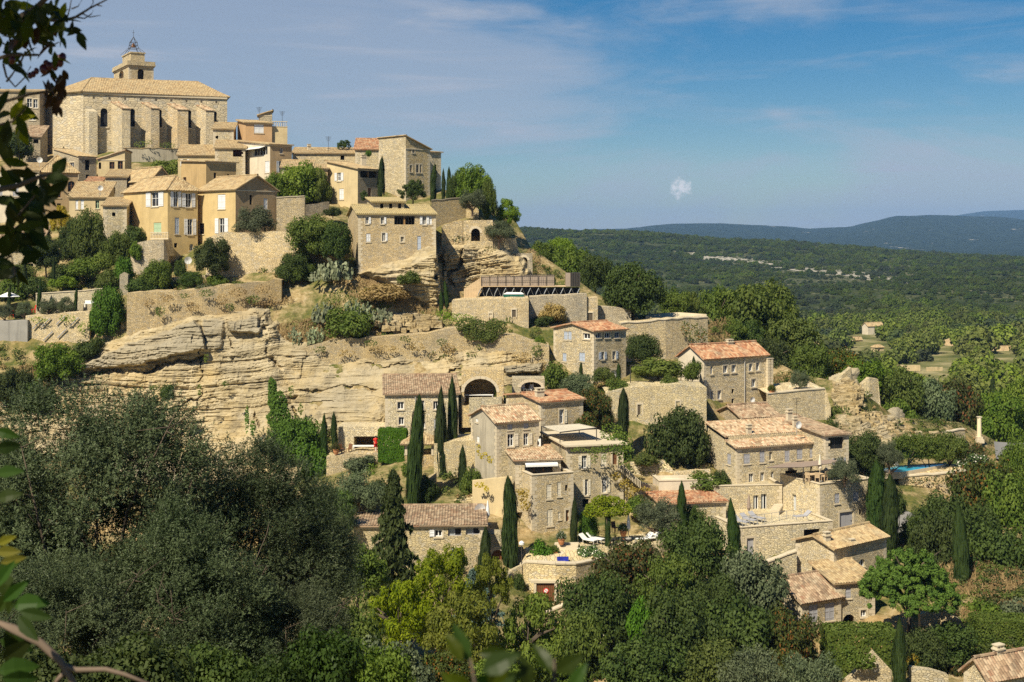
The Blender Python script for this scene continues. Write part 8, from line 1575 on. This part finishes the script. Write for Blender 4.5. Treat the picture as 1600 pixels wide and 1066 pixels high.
def plum():
    r = random.Random(4); Y0 = 4.3; o = Vector((-3.1, 4.6, 58)); rt = root('plum_tree', o, 'overhanging plum branches with ripe fruit at the upper left edge', 'tree')
    mb = MB(); mb.tube([o + Vector((0, 0, -.3)), o + Vector((.05, 0, 1.4)), o + Vector((.0, -.1, 2.8)), o + Vector((.1, 0, 4.2))], [.12, .1, .08, .05], 8); mb.build('trunk', M['bark'], rt, origin=o)
    q = blob(901, 60, 9000, cr=(.12, .3)); inst('crown', leafmesh('crown', q[0], q[1], .055, .03, M['lf_plum'], 5, curl=.1), rt, P(-60, 120, Y0) + TOSUN*2.6 + Vector((0, 0, -1.0)) - o, (0, 0, 0), (1.75, 1.75, 2.4))  # unseen part of the crown, added towards the sun to shade the branches
    def br(pts, r0, r1): mb = MB(); n = len(pts); mb.tube([P(a, b, Y0 + c) for a, b, c in pts], [r0 + (r1-r0)*k/(n-1) for k in range(n)], 6); mb.build('branch', M['bark'], rt, origin=o)
    br([(-640,160,.3),(-250,90,.2),(-60,58,.05),(20,34,0),(55,14,0),(90,-20,-.05)], .022, .008); br([(20,34,0),(60,30,.02),(97,33,.03),(118,27,.03),(142,12,.03),(168,-1,.03)], .008, .0022)
    for q in ([(104,31,.03),(109,14,.03),(112,-4,.03)], [(118,27,.03),(132,29,.03),(143,22,.03),(146,16,.03)], [(128,21,.03),(140,27,.03),(157,24,.03)], [(112,14,.03),(122,10,.03),(128,0,.03)], [(140,13,.03),(146,4,.03),(144,-4,.03)], [(152,8,.03),(160,10,.03)]): br(q, .0028, .0012)
    br([(-640,230,.3),(-200,150,.1),(-30,100,0),(15,86,0),(60,86,0)], .012, .004); br([(-30,175,.05),(10,158,0),(45,148,0),(80,142,0),(98,122,0)], .006, .003); br([(10,128,0),(18,118,0),(33,96,0),(40,80,0)], .004, .003); br([(5,100,0),(10,120,0),(24,136,0),(38,122,0),(48,104,0)], .004, .002)
    br([(-640,380,.3),(-200,330,.1),(-20,300,0),(30,290,-.02),(60,277,-.02),(80,272,-.02),(105,280,0)], .014, .003); br([(-40,420,0),(10,370,0),(30,335,0),(55,305,0)], .008, .003); br([(60,62,0),(80,72,0),(92,66,0)], .003, .002); br([(-20,200,0),(20,190,0),(40,170,0)], .005, .002); br([(-20,420,0),(18,400,0),(24,430,0)], .005, .002)
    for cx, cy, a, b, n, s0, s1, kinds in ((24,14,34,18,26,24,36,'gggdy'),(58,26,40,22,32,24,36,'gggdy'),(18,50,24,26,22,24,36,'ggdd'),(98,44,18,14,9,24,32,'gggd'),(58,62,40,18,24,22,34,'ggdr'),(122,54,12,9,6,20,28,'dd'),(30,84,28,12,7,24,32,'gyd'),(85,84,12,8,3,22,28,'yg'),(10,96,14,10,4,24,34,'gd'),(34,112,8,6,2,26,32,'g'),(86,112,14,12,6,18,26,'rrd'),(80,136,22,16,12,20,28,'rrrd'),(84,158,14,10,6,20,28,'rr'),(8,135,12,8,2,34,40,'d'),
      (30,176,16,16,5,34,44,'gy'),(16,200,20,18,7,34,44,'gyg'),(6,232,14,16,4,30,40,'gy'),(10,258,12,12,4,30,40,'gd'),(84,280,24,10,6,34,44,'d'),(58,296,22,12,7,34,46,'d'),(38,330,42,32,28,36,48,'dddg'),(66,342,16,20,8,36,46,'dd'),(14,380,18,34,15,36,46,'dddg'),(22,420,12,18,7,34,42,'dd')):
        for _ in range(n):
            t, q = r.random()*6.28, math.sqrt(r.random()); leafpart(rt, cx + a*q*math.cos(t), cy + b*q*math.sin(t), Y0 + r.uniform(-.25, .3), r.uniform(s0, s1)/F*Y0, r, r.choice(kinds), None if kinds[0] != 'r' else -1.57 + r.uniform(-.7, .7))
    fm = MB(); fm.lathe((0, 0, 0), [(.01, -.55), (.22, -.48), (.4, -.25), (.46, 0), (.4, .26), (.2, .46), (.01, .5)], 14); fme = fm.mesh('plum', M['fruit'], True)
    for x, y, s in ((93,93,13),(98,89,12),(68,108,14),(77,103,12),(85,103,13),(52,116,9),(47,118,9),(57,111,9),(19,94,11),(94,98,12),(72,99,10)):
        k = s/F*Y0; inst('plum', fme, rt, P(x, y, Y0 - .03) - o, (r.uniform(-.3, .3), r.uniform(-.3, .3), 0), (k, k, k*1.15))
plum()
def shoot(label, o, stems, leaves, Y0, seed, name='fig_branch', bark='barkmid'):
    r = random.Random(seed); rt = root(name, o, label, 'branch')
    for pts, r0, r1 in stems:
        mb = MB(); n = len(pts); mb.tube([P(a, b, Y0 + (c if len(q_) > 2 else 0)) for q_ in pts for a, b, c in [(*q_, 0)[:3]]], [r0 + (r1-r0)*k/(n-1) for k in range(n)], 8); mb.build('stem', M[bark], rt, True, origin=o)
    for x, y, s, ang, mt in leaves: leafpart(rt, x, y, Y0 + r.uniform(-.08, .08), s/F*Y0, r, mt, math.radians(ang), (r.uniform(-.5, .5), -1, r.uniform(-.1, .6)))
shoot('bare forked branch with broad leaves at the lower left corner', P(-60, 1500, 2.9), [([(-60,1500),(-50,1100),(-20,965),(20,982),(62,1004),(95,1034),(112,1062),(125,1090)], .012, .007), ([(100,1040),(118,1047),(165,1046),(195,1054),(245,1074)], .007, .004), ([(104,1048),(92,1060),(78,1080)], .006, .004)],
      [(5,940,52,40,'f'),(20,945,56,10,'f'),(30,955,52,-12,'f'),(12,960,50,70,'d'),(28,962,54,-40,'f'),(8,985,56,-70,'d'),(0,1000,54,-20,'f'),(5,1030,56,30,'d'),(-5,1050,60,10,'f'),(-10,900,50,30,'f'),(0,880,40,10,'y'),(-6,862,44,5,'y'),(-4,850,40,25,'y'),(-6,780,40,20,'d'),(-8,740,44,10,'f'),(-10,700,40,0,'f'),(-8,672,40,-15,'f'),(10,935,48,95,'d'),(-5,960,52,60,'d'),(14,1010,50,-60,'d'),(2,1060,56,-10,'f'),(-8,920,50,60,'f')], 2.9, 3)
shoot('out-of-focus leafy shoots at the bottom centre', P(790, 1800, 1.6), [([(750,1800),(752,1300),(748,1100),(735,1030)], .003, .0015), ([(780,1800),(778,1300),(768,1050)], .003, .0015), ([(866,1800),(867,1200),(866,1030)], .003, .0015), ([(826,1800),(826,1200),(826,1060)], .002, .001)],
      [(733,1036,66,112,'f'),(722,1034,50,118,'g'),(748,1022,46,8,'d'),(752,1050,62,32,'f'),(742,1060,62,-8,'f'),(775,1064,48,18,'f'),(826,1075,50,95,'d'),(862,1052,54,122,'d'),(868,1050,52,38,'d'),(765,1075,60,60,'g'),(735,1075,50,150,'g'),(890,1080,50,60,'f')], 1.6, 5, 'leafy_shoot', 'bark')
# ------------------------------------------------------------------ air
def haze():
    mb = MB(); mb.box(-19000, -700, -70, 19000, 15300, 420); m = bpy.data.materials.new('haze'); m.use_nodes = True; t = m.node_tree
    for n in list(t.nodes): t.nodes.remove(n)
    v = t.nodes.new('ShaderNodeVolumePrincipled'); v.inputs['Color'].default_value = (.30, .55, 1.0, 1); v.inputs['Density'].default_value = 7.0e-5; v.inputs['Anisotropy'].default_value = 0.0
    ou = t.nodes.new('ShaderNodeOutputMaterial'); t.links.new(v.outputs[0], ou.inputs['Volume']); o = mb.build('haze', m); tag(o, 'thin blue air over the valley', kind='stuff')
haze()
